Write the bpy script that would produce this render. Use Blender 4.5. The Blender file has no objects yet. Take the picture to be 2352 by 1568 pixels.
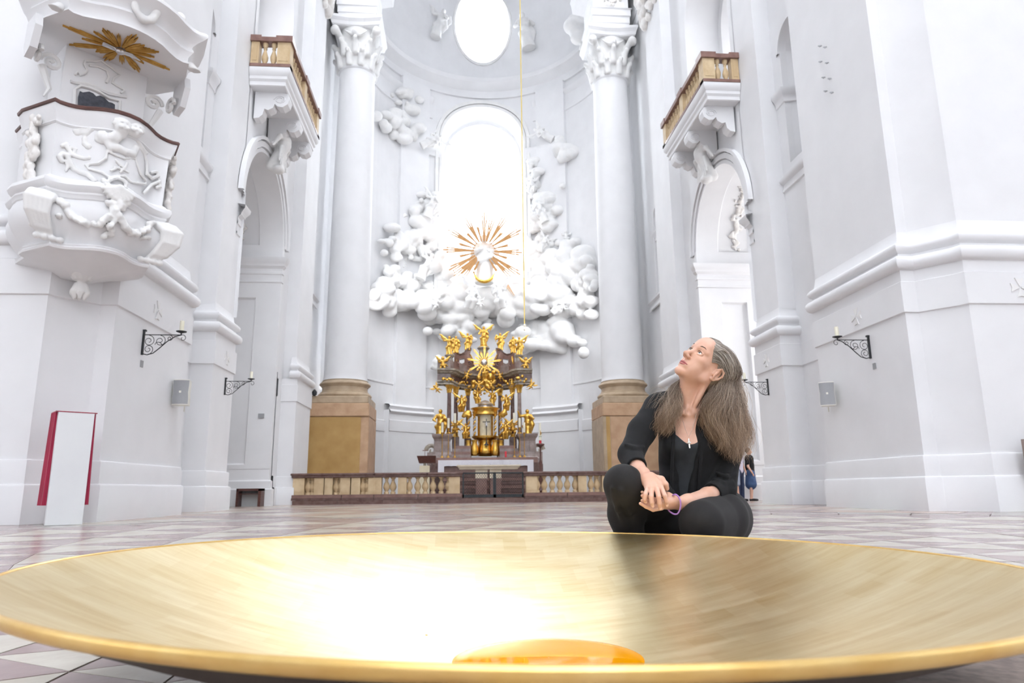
import bpy, math, random
import numpy as np
from mathutils import Vector, Matrix
R_ = math.radians
scene = bpy.context.scene
COL = scene.collection
# ------------------------------------------------------------------ camera (world units are metres, y runs towards the altar)
CAM = (-1.1352, 0.0, 0.42)
TILT, YAW, ROLL, FPX = 0.208773, 0.075834, -0.010246, 1604.84
cd = bpy.data.cameras.new('camera'); cam = bpy.data.objects.new('camera', cd); COL.objects.link(cam)
cd.sensor_width = 36.0; cd.lens = FPX / 2352 * 36.0; cd.clip_start = .05; cd.clip_end = 400
cam.matrix_world = (Matrix.Translation(CAM) @ Matrix.Rotation(-YAW, 4, 'Z') @ Matrix.Rotation(math.pi/2 + TILT, 4, 'X') @ Matrix.Rotation(ROLL, 4, 'Z'))
cd.dof.use_dof = True; cd.dof.focus_distance = 3.15; cd.dof.aperture_fstop = 5.6
scene.camera = cam
# ------------------------------------------------------------------ sky, light, exposure
scene.view_settings.view_transform = 'Standard'; scene.view_settings.look = 'None'
scene.view_settings.gamma = 1.0; scene.view_settings.use_curve_mapping = False
scene.view_settings.exposure = EXPOSURE = 0.76
w = bpy.data.worlds.new('overcast_sky'); scene.world = w; w.use_nodes = True
w.node_tree.nodes['Background'].inputs[0].default_value = (.92, .962, 1, 1)
w.node_tree.nodes['Background'].inputs[1].default_value = 10.0
LS = .22
def area(name, loc, target, sx, sy, power, col=(1, 1, 1)):
    l = bpy.data.lights.new(name, 'AREA'); l.shape = 'RECTANGLE'; l.size = sx; l.size_y = sy; l.energy = power*LS; l.color = col
    o = bpy.data.objects.new(name, l); COL.objects.link(o); o.location = loc
    o.rotation_euler = (Vector(target) - Vector(loc)).to_track_quat('-Z', 'Y').to_euler(); return o
# daylight through the windows the frame does not reach: dome drum, transept ends, west front, upper galleries
area('dome_window_light', (0, 2, 31), (0, 2.01, 0), 11, 11, 4300, (.91, .95, 1))
area('west_window_light', (0, -18.4, 12), (0, 20, 5), 13, 20, 7800, (.93, .965, 1))
area('transept_window_light', (-16.5, 0, 7), (0, 3, 2), 9, 11, 900, (.90, .945, 1))
area('transept_window_light', (16.5, 0, 7), (0, 3, 2), 9, 11, 900, (.90, .945, 1))
for s in (-1, 1):
    area('gallery_window_light', (s*10.2, 20.4, 15), (s*4, 20.4, 13), 3.6, 4.5, 300)
    area('chapel_fill_light', (s*13.4, 20.4, 5), (s*6, 20.4, 4), 3.6, 6, 230 if s < 0 else 1500)  # added light before the solid chapel wall, brightens the passage jambs
    c_ = area('apse_fill_light', (s*6.3, 25.5, 26.5), (-s*1.5, 38, 4), 4.5, 5, 1000, (.96, .98, 1)); c_.data.spread = R_(95)  # unseen light added above the frame to brighten the apse
for s in (-1, 1):
    area('choir_side_window_light', (s*6.15, 32.7, 8.2), (-s*2.5, 36.5, 3.5), 1.3, 12, 720, (.96, .98, 1))
for nm, loc, sx, sz in (('apse_window_portal', (0.2, 40.7, 17.5), 3.7, 11.4), ('oval_window_portal', (0.2, 40.5, 28.9), 3.2, 5.0)):
    o_ = area(nm, loc, (loc[0], 0, loc[2]), sx, sz, 1); o_.data.cycles.is_portal = True

# ------------------------------------------------------------------ helpers
def ray(px, py):
    a, b = px - 1176, py - 784
    cr, sr = math.cos(ROLL), math.sin(ROLL)
    xr, up = (a*cr + b*sr)/FPX, -(-a*sr + b*cr)/FPX
    ct, st = math.cos(TILT), math.sin(TILT)
    yf, z = ct - up*st, st + up*ct
    cy, sy = math.cos(YAW), math.sin(YAW)
    return Vector((xr*cy + yf*sy, -xr*sy + yf*cy, z))
def at(px, py, X=None, Y=None, Z=None):
    r = ray(px, py)
    s = (X - CAM[0])/r.x if X is not None else (Y - CAM[1])/r.y if Y is not None else (Z - CAM[2])/r.z
    return Vector(CAM) + r*s

def srgb(c):
    if isinstance(c, str): c = tuple(int(c[i:i+2], 16) for i in (0, 2, 4))
    return tuple(((x/255)/12.92 if x/255 <= .04045 else ((x/255 + .055)/1.055)**2.4) for x in c) + (1,)
def mat(name, c1, c2=None, scale=6.0, rough=.6, metal=0.0, bump=0.0, bscale=None, detail=4, spec=.5, coords='Object', lo=.35, hi=.65, sheen=0, dist=0.02, stretch=None, coat=0, sss=0):
    m = bpy.data.materials.new(name); m.use_nodes = True; nt = m.node_tree; b = nt.nodes['Principled BSDF']
    b.inputs['Roughness'].default_value = rough; b.inputs['Metallic'].default_value = metal
    b.inputs['Specular IOR Level'].default_value = spec
    if coat: b.inputs['Coat Weight'].default_value = coat; b.inputs['Coat Roughness'].default_value = .15
    if sheen: b.inputs['Sheen Weight'].default_value = sheen; b.inputs['Sheen Roughness'].default_value = .5
    if sss: b.inputs['Subsurface Weight'].default_value = sss; b.inputs['Subsurface Radius'].default_value = (.012, .005, .003); b.inputs['Subsurface Scale'].default_value = 1.0
    tc = nt.nodes.new('ShaderNodeTexCoord'); src = tc.outputs[coords]
    if stretch:
        mp = nt.nodes.new('ShaderNodeMapping'); mp.inputs['Scale'].default_value = stretch; nt.links.new(src, mp.inputs[0]); src = mp.outputs[0]
    n = nt.nodes.new('ShaderNodeTexNoise'); n.inputs['Scale'].default_value = scale; n.inputs['Detail'].default_value = detail
    nt.links.new(src, n.inputs['Vector'])
    r = nt.nodes.new('ShaderNodeValToRGB'); r.color_ramp.elements[0].position = lo; r.color_ramp.elements[1].position = hi
    r.color_ramp.elements[0].color = srgb(c1); r.color_ramp.elements[1].color = srgb(c2 or c1)
    nt.links.new(n.outputs['Fac'], r.inputs[0]); nt.links.new(r.outputs[0], b.inputs['Base Color'])
    if bump:
        n2 = nt.nodes.new('ShaderNodeTexNoise'); n2.inputs['Scale'].default_value = bscale or scale*4; n2.inputs['Detail'].default_value = 5
        nt.links.new(src, n2.inputs['Vector'])
        bp = nt.nodes.new('ShaderNodeBump'); bp.inputs['Strength'].default_value = bump; bp.inputs['Distance'].default_value = dist
        nt.links.new(n2.outputs['Fac'], bp.inputs['Height']); nt.links.new(bp.outputs[0], b.inputs['Normal'])
    return m
M = {}
M['plaster'] = mat('white_plaster', 'E6E6E8', 'EAEAEC', 1.2, .75, bump=.12, bscale=9, dist=.01)
M['stucco'] = mat('white_stucco', 'E4E4E4', 'EBEAE9', 3, .7, bump=.25, bscale=14, dist=.02)
M['relief'] = mat('aged_stucco', 'E2DEDA', 'F0EEEC', 5, .7, bump=.4, bscale=25, dist=.02)
M['sand'] = mat('sandstone', 'B08A4E', 'C29E62', 1.6, .55, bump=.1, detail=8, bscale=30, lo=.3, hi=.7)
M['sand_pink'] = mat('pink_sandstone', 'BC9878', 'CDAB8A', 2.5, .55, bump=.1, bscale=30)
M['sand_grey'] = mat('grey_sandstone', 'AF9A80', 'C2AE94', 3, .5, bump=.1, bscale=30)
M['sand_light'] = mat('pale_sandstone', 'C6AC86', 'D6C09C', 4, .55, bump=.1, bscale=40)
M['redmarble'] = mat('brown_red_marble', '7A5A52', '94746A', 5, .3, detail=9, lo=.3, hi=.72)
M['redmarble_dark'] = mat('dark_red_marble', '5C423C', '79605A', 7, .25, detail=9, lo=.3, hi=.72)
M['greymarble'] = mat('grey_violet_marble', '7C6C68', 'A3928C', 5, .3, detail=9, lo=.3, hi=.72)
M['cornmarble'] = mat('pale_grey_marble', '8D8478', 'BDB4A6', 7, .4, detail=6)
M['gold'] = mat('gilding', 'D8A546', 'EAC26A', 9, .3, metal=1.0, bump=.2, bscale=40, dist=.01)
M['goldflat'] = mat('old_gilding', 'B98A3C', 'D2A657', 8, .5, metal=.6, bump=.3, bscale=30, dist=.01)
M['silver'] = mat('silvering', 'C8C8CC', 'E6E6E8', 9, .3, metal=.85)
M['iron'] = mat('black_wrought_iron', '16181C', '22262B', 30, .5)
M['wax'] = mat('candle_wax', 'EFEBD6', 'F5F1E0', 6, .5)
M['darkred'] = mat('red_cloth', '8E0F33', 'A91B44', 12, .8, sheen=.4, bump=.2, bscale=8, stretch=(6, 6, .3))
M['red'] = mat('red_glass', 'C8202F', 'D83340', 6, .4)
M['whitecard'] = mat('white_lacquer', 'DCDDDF', 'E0E1E2', 2, .5)
M['spk'] = mat('speaker_grille', '9A9B9E', 'A6A7AA', 200, .6, bump=.3, bscale=400, dist=.002)
M['cream'] = mat('cream_casing', 'E4E2D8', 'EAE8E0', 4, .5)
M['wood'] = mat('dark_wood', '4A2D28', '643F37', 8, .4, stretch=(1, 1, 6))
M['lightmarble'] = mat('cream_marble', 'D9CBB2', 'E6DAC4', 4, .35)
M['lace'] = mat('white_lace', 'DEDDE6', 'F0F0F4', 60, .85, lo=.45, hi=.55)
M['slate'] = mat('dark_grey_curtain', '3E4048', '53565F', 14, .8)
M['gatemesh'] = mat('gate_ironwork', '1E2428', '2A3236', 20, .45)
M['beigepanel'] = mat('beige_panel', 'D2C6A8', 'E0D6BC', 5, .4)
def glassmat():
    m = bpy.data.materials.new('window_glass'); m.use_nodes = True; nt = m.node_tree
    for n in list(nt.nodes): nt.nodes.remove(n)
    o = nt.nodes.new('ShaderNodeOutputMaterial'); mx = nt.nodes.new('ShaderNodeMixShader'); t = nt.nodes.new('ShaderNodeBsdfTransparent'); g = nt.nodes.new('ShaderNodeBsdfGlossy')
    t.inputs[0].default_value = (.97, .985, 1, 1); g.inputs['Roughness'].default_value = .1
    f = nt.nodes.new('ShaderNodeFresnel'); f.inputs[0].default_value = 1.3
    nt.links.new(f.outputs[0], mx.inputs[0]); nt.links.new(t.outputs[0], mx.inputs[1]); nt.links.new(g.outputs[0], mx.inputs[2]); nt.links.new(mx.outputs[0], o.inputs[0]); return m
M['glass'] = glassmat()

def tag(o, label=None, cat=None, group=None, kind=None):
    if label: o['label'] = label
    if cat: o['category'] = cat
    if group: o['group'] = group
    if kind: o['kind'] = kind
    return o
def empty(name, loc=(0, 0, 0), label=None, cat=None, group=None, kind=None, parent=None, rz=0):
    o = bpy.data.objects.new(name, None); COL.objects.link(o); o.location = loc; o.rotation_euler = (0, 0, rz); o.empty_display_size = .1
    if parent: o.parent = parent
    return tag(o, label, cat, group, kind)
def copy_tree(o, parent=None):
    c = o.copy(); COL.objects.link(c)
    if parent is not None: c.parent = parent
    for ch in list(o.children):
        d = copy_tree(ch, c); d.matrix_parent_inverse = ch.matrix_parent_inverse
    return c
ROOTLOC = {}
def mkobj(name, verts, faces, m, parent=None, smooth=False, angle=40, world=True):
    """verts in world space when world is True: they are moved into the parent's frame"""
    verts = np.asarray(verts, dtype=float)
    if parent is not None and world:
        p, off, rz = parent, Vector((0, 0, 0)), 0
        chain = []
        while p is not None: chain.append(p); p = p.parent
        for q in reversed(chain):
            inv = (Matrix.Translation(q.location) @ q.rotation_euler.to_matrix().to_4x4()).inverted()
            A = np.array(inv)
            verts = verts @ A[:3, :3].T + A[:3, 3]
    me = bpy.data.meshes.new(name)
    me.from_pydata(verts.tolist(), [], faces if isinstance(faces, list) else faces.tolist())
    me.materials.append(m if not isinstance(m, str) else M[m])
    if smooth:
        me.polygons.foreach_set('use_smooth', [True]*len(me.polygons))
        if angle < 180: me.set_sharp_from_angle(angle=R_(angle))
    me.update()
    o = bpy.data.objects.new(name, me); COL.objects.link(o)
    if parent is not None: o.parent = parent
    return o
class MB:
    def __init__(s, T=None): s.v, s.f, s.T = [], [], T
    def add(s, v, f):
        n = len(s.v)
        if s.T is not None: v = [s.T(p) for p in v]
        s.v += [tuple(p) for p in v]; s.f += [tuple(i + n for i in q) for q in f]; return s
    def box(s, x0, x1, y0, y1, z0, z1, bev=0):
        if bev:
            b = bev; pl = [(x0+b, y0), (x1-b, y0), (x1, y0+b), (x1, y1-b), (x1-b, y1), (x0+b, y1), (x0, y1-b), (x0, y0+b)]
            return s.stack(pl, [(-b, z0), (0, z0+b), (0, z1-b), (-b, z1)], ((x0+x1)/2, (y0+y1)/2))
        v = [(x, y, z) for z in (z0, z1) for x, y in ((x0, y0), (x1, y0), (x1, y1), (x0, y1))]
        return s.add(v, [(3, 2, 1, 0), (4, 5, 6, 7), (0, 1, 5, 4), (1, 2, 6, 5), (2, 3, 7, 6), (3, 0, 4, 7)])
    def obox(s, c, size, mat3):
        v = []
        for dz in (-.5, .5):
            for dx, dy in ((-.5, -.5), (.5, -.5), (.5, .5), (-.5, .5)):
                v.append(Vector(c) + mat3 @ Vector((dx*size[0], dy*size[1], dz*size[2])))
        return s.add(v, [(3, 2, 1, 0), (4, 5, 6, 7), (0, 1, 5, 4), (1, 2, 6, 5), (2, 3, 7, 6), (3, 0, 4, 7)])
    def stack(s, poly, prof, c, cap=True):
        """convex-ish plan polygon offset outwards by prof (o, z)"""
        n = len(poly); v = []
        P = [Vector(p) for p in poly]
        nr = []
        for i in range(n):
            a, b, d = P[i-1], P[i], P[(i+1) % n]
            e1, e2 = (b-a).normalized(), (d-b).normalized()
            n1, n2 = Vector((e1.y, -e1.x)), Vector((e2.y, -e2.x)); m = (n1+n2)
            m = m.normalized()/max(.3, m.normalized().dot(n1)) if m.length > 1e-6 else n1
            if (b - Vector(c[:2])).dot(m) < 0 and False: m = -m
            nr.append(m)
        for o, z in prof:
            for i in range(n): q = P[i] + nr[i]*o; v.append((q.x, q.y, z))
        f = [(k*n+i, k*n+(i+1) % n, (k+1)*n+(i+1) % n, (k+1)*n+i) for k in range(len(prof)-1) for i in range(n)]
        if cap: f += [tuple(range(n-1, -1, -1)), tuple((len(prof)-1)*n+i for i in range(n))]
        return s.add(v, f)
    def lathe(s, prof, c=(0, 0, 0), n=24, a0=0, a1=360, sx=1, sy=1, wob=None):
        full = abs(a1-a0) >= 360; k = n if full else n+1; v = []
        for r, z in prof:
            for i in range(k):
                a = R_(a0 + (a1-a0)*i/n); q = r*(wob(a, z) if wob else 1)
                v.append((c[0] + q*math.cos(a)*sx, c[1] + q*math.sin(a)*sy, c[2] + z))
        f = [(j*k+i, j*k+(i+1) % k, (j+1)*k+(i+1) % k, (j+1)*k+i) for j in range(len(prof)-1) for i in range(n)]
        return s.add(v, f)
    def tube(s, pts, r, n=6, closed=False, cap=True, flat=None):
        P = [Vector(p) for p in pts]; m = len(P); rr = r if isinstance(r, (list, tuple)) else [r]*m; v = []
        up = Vector((0, 0, 1)); prev = None
        for i in range(m):
            t = (P[(i+1) % m]-P[i-1]) if closed else (P[min(i+1, m-1)]-P[max(i-1, 0)])
            t = t.normalized() if t.length > 1e-9 else Vector((0, 0, 1))
            if prev is None: a = t.cross(up) if abs(t.z) < .95 else t.cross(Vector((1, 0, 0)))
            else: a = prev - t*prev.dot(t)
            a.normalize(); prev = a; b = t.cross(a)
            for k in range(n):
                th = 2*math.pi*k/n; v.append(P[i] + (a*math.cos(th) + b*math.sin(th)*(flat or 1))*rr[i])
        L = m if closed else m-1
        f = [(i*n+k, i*n+(k+1) % n, ((i+1) % m)*n+(k+1) % n, ((i+1) % m)*n+k) for i in range(L) for k in range(n)]
        if cap and not closed: f += [tuple(range(n-1, -1, -1)), tuple((m-1)*n+k for k in range(n))]
        return s.add(v, f)
    def prism(s, poly, fn, t0, t1):
        """2d polygon extruded: fn(u, v, t) -> xyz"""
        n = len(poly); v = [fn(u, q, t0) for u, q in poly] + [fn(u, q, t1) for u, q in poly]
        return s.add(v, [tuple(range(n-1, -1, -1)), tuple(range(n, 2*n))] + [(i, (i+1) % n, n+(i+1) % n, n+i) for i in range(n)])
    def ell(s, c, r, n=12, m=8, rot=None):
        v = []
        for j in range(m+1):
            ph = math.pi*j/m
            for i in range(n):
                th = 2*math.pi*i/n; p = Vector((r[0]*math.sin(ph)*math.cos(th), r[1]*math.sin(ph)*math.sin(th), r[2]*math.cos(ph)))
                if rot: p = rot @ p
                v.append(Vector(c)+p)
        return s.add(v, [(j*n+i, j*n+(i+1) % n, (j+1)*n+(i+1) % n, (j+1)*n+i) for j in range(m) for i in range(n)])
    def sweep(s, plan, prof, closed=False):
        """plan polyline (x, y), profile (offset to the left of travel, z)"""
        P = [Vector(p) for p in plan]; n = len(P); nr = []
        for i in range(n):
            e1 = (P[i]-P[i-1]).normalized() if (i > 0 or closed) else None
            e2 = (P[(i+1) % n]-P[i]).normalized() if (i < n-1 or closed) else None
            e1 = e1 or e2; e2 = e2 or e1
            n1, n2 = Vector((-e1.y, e1.x)), Vector((-e2.y, e2.x)); m = n1+n2
            m = m.normalized()/max(.35, m.normalized().dot(n1)) if m.length > 1e-6 else n1
            nr.append(m)
        v = []
        for o, z in prof:
            for i in range(n): q = P[i]+nr[i]*o; v.append((q.x, q.y, z))
        L = n if closed else n-1
        return s.add(v, [(k*n+i, k*n+(i+1) % n, (k+1)*n+(i+1) % n, (k+1)*n+i) for k in range(len(prof)-1) for i in range(L)])
    def archwall(s, fn, u0, u1, z0, z1, uc, r, zs, zb, rz=None, n=20, hu=None):
        """wall (u, z) with a round-headed opening; returns outline points of the opening"""
        rz = rz or r; arc = [(uc - r*math.cos(math.pi*i/n), zs + rz*math.sin(math.pi*i/n)) for i in range(n+1)]
        def quad(a, b, c, d): s.add([fn(*a), fn(*b), fn(*c), fn(*d)], [(0, 1, 2, 3)])
        def grid(ua, ub, za, zb_, k):
            if ub-ua < 1e-6 or zb_-za < 1e-6: return
            for i in range(k):
                a, b = ua+(ub-ua)*i/k, ua+(ub-ua)*(i+1)/k; quad((a, za), (b, za), (b, zb_), (a, zb_))
        k = hu or 1
        grid(u0, uc-r, z0, z1, k); grid(uc+r, u1, z0, z1, k); grid(uc-r, uc+r, z0, zb, max(1, k))
        for i in range(n):
            a, b = arc[i], arc[i+1]; quad(a, b, (b[0], z1), (a[0], z1))
        return [(uc-r, zb)] + arc + [(uc+r, zb)]
    def strip(s, A, B, closed=False):
        n = len(A); v = list(A)+list(B); L = n if closed else n-1
        return s.add(v, [(i, (i+1) % n, n+(i+1) % n, n+i) for i in range(L)])
    def build(s, name, m, parent=None, smooth=False, angle=40, **k):
        return mkobj(name, s.v, s.f, m, parent, smooth, angle, **k)

# ------------------------------------------------------------------ signed-distance sculpting (smooth unions, meshed by surface nets)
class SDF:
    def __init__(s, lo, hi, res):
        s.lo = np.array(lo, float); s.res = res; s.n = np.ceil((np.array(hi)-s.lo)/res).astype(int)+1
        s.F = np.full(s.n, 1.0, dtype=np.float32)
    def _sub(s, lo, hi):
        a = np.clip(np.floor((lo-s.lo)/s.res).astype(int), 0, s.n); b = np.clip(np.ceil((hi-s.lo)/s.res).astype(int)+1, 0, s.n)
        if np.any(b <= a): return None, None
        sl = tuple(slice(a[i], b[i]) for i in range(3))
        g = [(s.lo[i]+s.res*np.arange(a[i], b[i])).astype(np.float32) for i in range(3)]
        return sl, np.meshgrid(*g, indexing='ij', sparse=True)
    def _op(s, sl, d, k, cut):
        f = s.F[sl]; k = max(k, 1e-6)
        if cut:
            d = -d; h = np.maximum(k-np.abs(f-d), 0)/k; s.F[sl] = np.maximum(f, d)+h*h*k*.25
        else:
            h = np.maximum(k-np.abs(f-d), 0)/k; s.F[sl] = np.minimum(f, d)-h*h*k*.25
    def ell(s, c, r, rot=None, k=.02, cut=False):
        c = np.array(c, float); r = np.array(r, float); m = r.max()+k+3*s.res
        if rot is None: ext = r+k+3*s.res
        else: ext = np.sqrt(((np.array(rot)*r[None, :])**2).sum(1))+k+3*s.res
        sl, g = s._sub(c-ext, c+ext)
        if sl is None: return s
        x, y, z = g[0]-c[0], g[1]-c[1], g[2]-c[2]
        if rot is not None:
            R = np.array(rot).T; x, y, z = (R[i, 0]*x+R[i, 1]*y+R[i, 2]*z for i in range(3))
        k0 = np.sqrt((x/r[0])**2+(y/r[1])**2+(z/r[2])**2); k1 = np.sqrt((x/r[0]**2)**2+(y/r[1]**2)**2+(z/r[2]**2)**2)
        s._op(sl, (k0*(k0-1)/np.maximum(k1, 1e-9)).astype(np.float32), k, cut); return s
    def cone(s, a, b, r1, r2, k=.02, cut=False, flat=None):
        """tapered capsule; flat = (axis vector, factor) squashes it along that axis"""
        a, b = np.array(a, float), np.array(b, float); m = max(r1, r2)+k+3*s.res
        sl, g = s._sub(np.minimum(a, b)-m, np.maximum(a, b)+m)
        if sl is None: return s
        ab = b-a; L = max((ab**2).sum(), 1e-12)
        x, y, z = g[0]-a[0], g[1]-a[1], g[2]-a[2]
        t = np.clip((x*ab[0]+y*ab[1]+z*ab[2])/L, 0, 1)
        x, y, z = x-t*ab[0], y-t*ab[1], z-t*ab[2]
        if flat:
            u = np.array(flat[0], float); u /= np.linalg.norm(u); d = x*u[0]+y*u[1]+z*u[2]; e = (1/flat[1]-1)
            x, y, z = x+u[0]*d*e, y+u[1]*d*e, z+u[2]*d*e
            dd = np.sqrt(x*x+y*y+z*z)-(r1+(r2-r1)*t); dd = dd*min(1, flat[1]*1.4)
        else: dd = np.sqrt(x*x+y*y+z*z)-(r1+(r2-r1)*t)
        s._op(sl, dd.astype(np.float32), k, cut); return s
    def chain(s, pts, rs, k=.02, cut=False, flat=None):
        for i in range(len(pts)-1): s.cone(pts[i], pts[i+1], rs[i], rs[i+1], k, cut, flat)
        return s
    def noise(s, amp, freq, seed=0):
        g = [(s.lo[i]+s.res*np.arange(s.n[i])).astype(np.float32) for i in range(3)]
        x, y, z = np.meshgrid(*g, indexing='ij', sparse=True); rg = np.random.RandomState(seed)
        for j in range(4):
            d = rg.normal(size=3); d /= np.linalg.norm(d); d *= freq*(1+.5*j); e = rg.normal(size=3); e /= np.linalg.norm(e); e *= freq*.6
            s.F += np.float32(amp/(1+j))*np.sin(x*d[0]+y*d[1]+z*d[2]+1.7*np.sin(x*e[0]+y*e[1]+z*e[2])+rg.rand()*6)
        return s
    def mesh(s):
        F = s.F; F[0] = F[-1] = 1; F[:, 0] = F[:, -1] = 1; F[:, :, 0] = F[:, :, -1] = 1
        ins = F < 0; nx, ny, nz = F.shape
        c = np.zeros((nx-1, ny-1, nz-1), np.int8)
        for dx in (0, 1):
            for dy in (0, 1):
                for dz in (0, 1): c += ins[dx:nx-1+dx, dy:ny-1+dy, dz:nz-1+dz]
        cell = np.argwhere((c > 0) & (c < 8)); idx = -np.ones(c.shape, np.int32); idx[tuple(cell.T)] = np.arange(len(cell))
        P = np.zeros((len(cell), 3)); W = np.zeros(len(cell)); i, j, k = cell.T
        for ax in range(3):
            o1, o2 = [q for q in range(3) if q != ax]
            for p in (0, 1):
                for q in (0, 1):
                    off = [0, 0, 0]; off[o1] = p; off[o2] = q; off2 = list(off); off2[ax] = 1
                    a = F[i+off[0], j+off[1], k+off[2]]; b = F[i+off2[0], j+off2[1], k+off2[2]]
                    m = (a < 0) != (b < 0); t = np.where(m, a/np.where(m, a-b, 1), 0)
                    v = np.array(off, float)[None, :].repeat(len(cell), 0); v[:, ax] = t
                    P[m] += v[m]; W[m] += 1
        V = s.lo+(cell+P/W[:, None])*s.res
        faces = []
        for ax in range(3):
            o1, o2 = (ax+1) % 3, (ax+2) % 3
            A = [slice(None)]*3; B = [slice(None)]*3; A[ax] = slice(0, -1); B[ax] = slice(1, None)
            e = ins[tuple(A)] != ins[tuple(B)]; pts = np.argwhere(e)
            pts = pts[(pts[:, o1] > 0) & (pts[:, o2] > 0)]
            if not len(pts): continue
            def id_(d1, d2):
                q = pts.copy(); q[:, o1] -= d1; q[:, o2] -= d2; return idx[tuple(q.T)]
            Q = np.stack([id_(1, 1), id_(0, 1), id_(0, 0), id_(1, 0)], 1)
            flip = ~ins[tuple(pts.T)]; Q[flip] = Q[flip][:, ::-1]; faces.append(Q)
        Fc = np.concatenate(faces); Fc = Fc[(Fc >= 0).all(1)]
        return V, Fc
def taubin(V, Fc, it=3, lam=.5, mu=-.52):
    n = len(V); e = np.concatenate([Fc[:, [0, 1]], Fc[:, [1, 2]], Fc[:, [2, 3]], Fc[:, [3, 0]]]); e = np.concatenate([e, e[:, ::-1]])
    deg = np.maximum(np.bincount(e[:, 0], minlength=n), 1)
    for _ in range(it):
        for f in (lam, mu):
            S = np.stack([np.bincount(e[:, 0], V[e[:, 1], q], minlength=n) for q in range(3)], 1)/deg[:, None]
            V = V+f*(S-V)
    return V
def sdfobj(name, s, m, parent=None, smooth_it=2, world=True):
    V, F = s.mesh()
    if smooth_it: V = taubin(V, F, smooth_it)
    return mkobj(name, V, F, m, parent, True, 180, world)
# ================================================================== setting: floor, walls, piers, apse, vault
rnd = random.Random(7)
def MX(s): return (lambda p: (p[0]*s, p[1], p[2]))
PLINTH = [(.10, 0), (.10, .53), (.085, .56), (.05, .57), (.05, .89), (.04, .915), (0, .925)]
PROF_LOW = PLINTH + [(0, 3.40), (.035, 3.415), (.035, 3.965), (.0, 3.985), (0, 4.19)]
PROF_MOULD = [(0, 4.19), (.05, 4.2), (.10, 4.24), (.125, 4.31), (.115, 4.38), (.07, 4.43), (.0, 4.45), (-.015, 4.5), (.03, 4.53), (.07, 4.58), (.07, 4.64), (.03, 4.69), (-.03, 4.71), (-.06, 4.76), (-.09, 4.95)]
H_TOP = 30.5
def wall_side(s, nm):
    T = MX(s); root = empty(nm, (s*7, 15, 0), kind='structure')
    def part(name, mb, m='plaster', sm=True): return mb.build(name, m, root, sm)
    A = [(14, 10.80), (7.42, 10.80), (7.38, 10.93), (6.95, 11.42), (6.70, 11.42), (6.70, 14.55), (7.5, 14.78)]
    A2 = A[:-1] + [(7.5, 14.70), (8.2, 14.74)]
    B = [(7.5, 16.80), (6.97, 16.80), (6.97, 18.34), (11.5, 18.34)]
    Bf = [(7.5, 16.80), (6.97, 16.80), (6.97, 18.34), (7.6, 18.34)]
    C = [(6.65, 23.95), (6.65, 26.3), (7.3, 26.3)]
    Cl = [(7.25, 23.7), (7.25, 23.95)] + C
    def wrap(plan, prof, name, m='plaster'):
        mb = MB(T); mb.sweep(plan, prof); return part(name, mb, m)
    wrap(A, PROF_LOW, 'pier_dado'); wrap(A, PROF_MOULD, 'pier_base_moulding'); wrap(A2, [(-.09, 4.9), (-.09, H_TOP)], 'pier_shaft')
    wrap([(7.5, 14.6), (7.5, 17.1)], PROF_LOW[:9]+[(0, 3.41), (.02, 3.42), (.02, 3.97), (0, 3.98), (0, 8.1)], 'recess_wall')
    wrap([(7.5, 14.6), (7.5, 17.1)], [(0, 8.08), (.05, 8.1), (.05, 8.17), (.02, 8.19), (.02, 8.30), (.09, 8.34), (.12, 8.42), (.12, 8.47), (0, 8.5)], 'string_course')
    # recess wall above the string course, with a round-headed niche
    mb = MB(T); fn = lambda u, z: (7.5, u, z)
    yc, r = 15.78, .62
    out = mb.archwall(fn, 14.5, 17.1, 8.5, H_TOP, yc, r, 11.95, 8.75, n=16)
    part('niche_wall', mb)
    mb = MB(T); n = len(out); rows = []
    for k in range(7):
        a = math.pi/2*k/6; row = []
        for u, z in out:
            du = (u-yc)*math.cos(a*.98); zz = z if z <= 11.95 else 11.95+(z-11.95)*math.cos(a*.98)
            row.append((7.5+.62*math.sin(a), yc+du, zz))
        rows.append(row)
    for a_, b_ in zip(rows, rows[1:]): mb.strip(a_, b_)
    part('niche', mb)
    mb = MB(T)
    for (o1, o2, d) in ((0, .1, .06), (.1, .16, .03)):
        pts1, pts2 = [], []
        for i in range(17):
            a = math.pi*i/16; pts1.append((yc-(r+o1)*math.cos(a), 11.95+(r+o1)*math.sin(a))); pts2.append((yc-(r+o2)*math.cos(a), 11.95+(r+o2)*math.sin(a)))
        f1, f2 = [(7.5-d, u, z) for u, z in pts1], [(7.5-d, u, z) for u, z in pts2]; mb.strip(f1, f2)
        mb.strip([(7.5, u, z) for u, z in pts1], f1); mb.strip(f2, [(7.5, u, z) for u, z in pts2])
    part('niche_archivolt', mb)
    wrap([(7.5, 14.72), (7.5, 15.16), (8.1, 15.3)], [(0, 10.5), (.03, 10.52), (.03, 10.62), (.06, 10.7), (.13, 10.8), (.13, 10.9), (0, 10.92)], 'niche_impost')
    wrap([(8.1, 16.26), (7.5, 16.40), (7.5, 16.85)], [(0, 10.5), (.03, 10.52), (.03, 10.62), (.06, 10.7), (.13, 10.8), (.13, 10.9), (0, 10.92)], 'niche_impost')
    wrap([(7.5, 14.72), (7.5, 16.85)], [(0, 14.2), (.03, 14.22), (.03, 14.5), (.2, 14.75), (.2, 14.9), (0, 14.95)], 'string_course')
    wrap(B, PROF_LOW, 'pilaster_dado'); wrap(Bf, PROF_MOULD, 'pilaster_base_moulding')
    wrap([(8.2, 16.76), (7.5, 16.78), (6.97, 16.80), (6.97, 18.34)], [(-.09, 4.9), (-.09, H_TOP)], 'pilaster_shaft')
    wrap([(6.97, 18.34), (11.5, 18.34)], [(-.09, 4.9), (-.09, 8.4)], 'passage_jamb')
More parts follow.
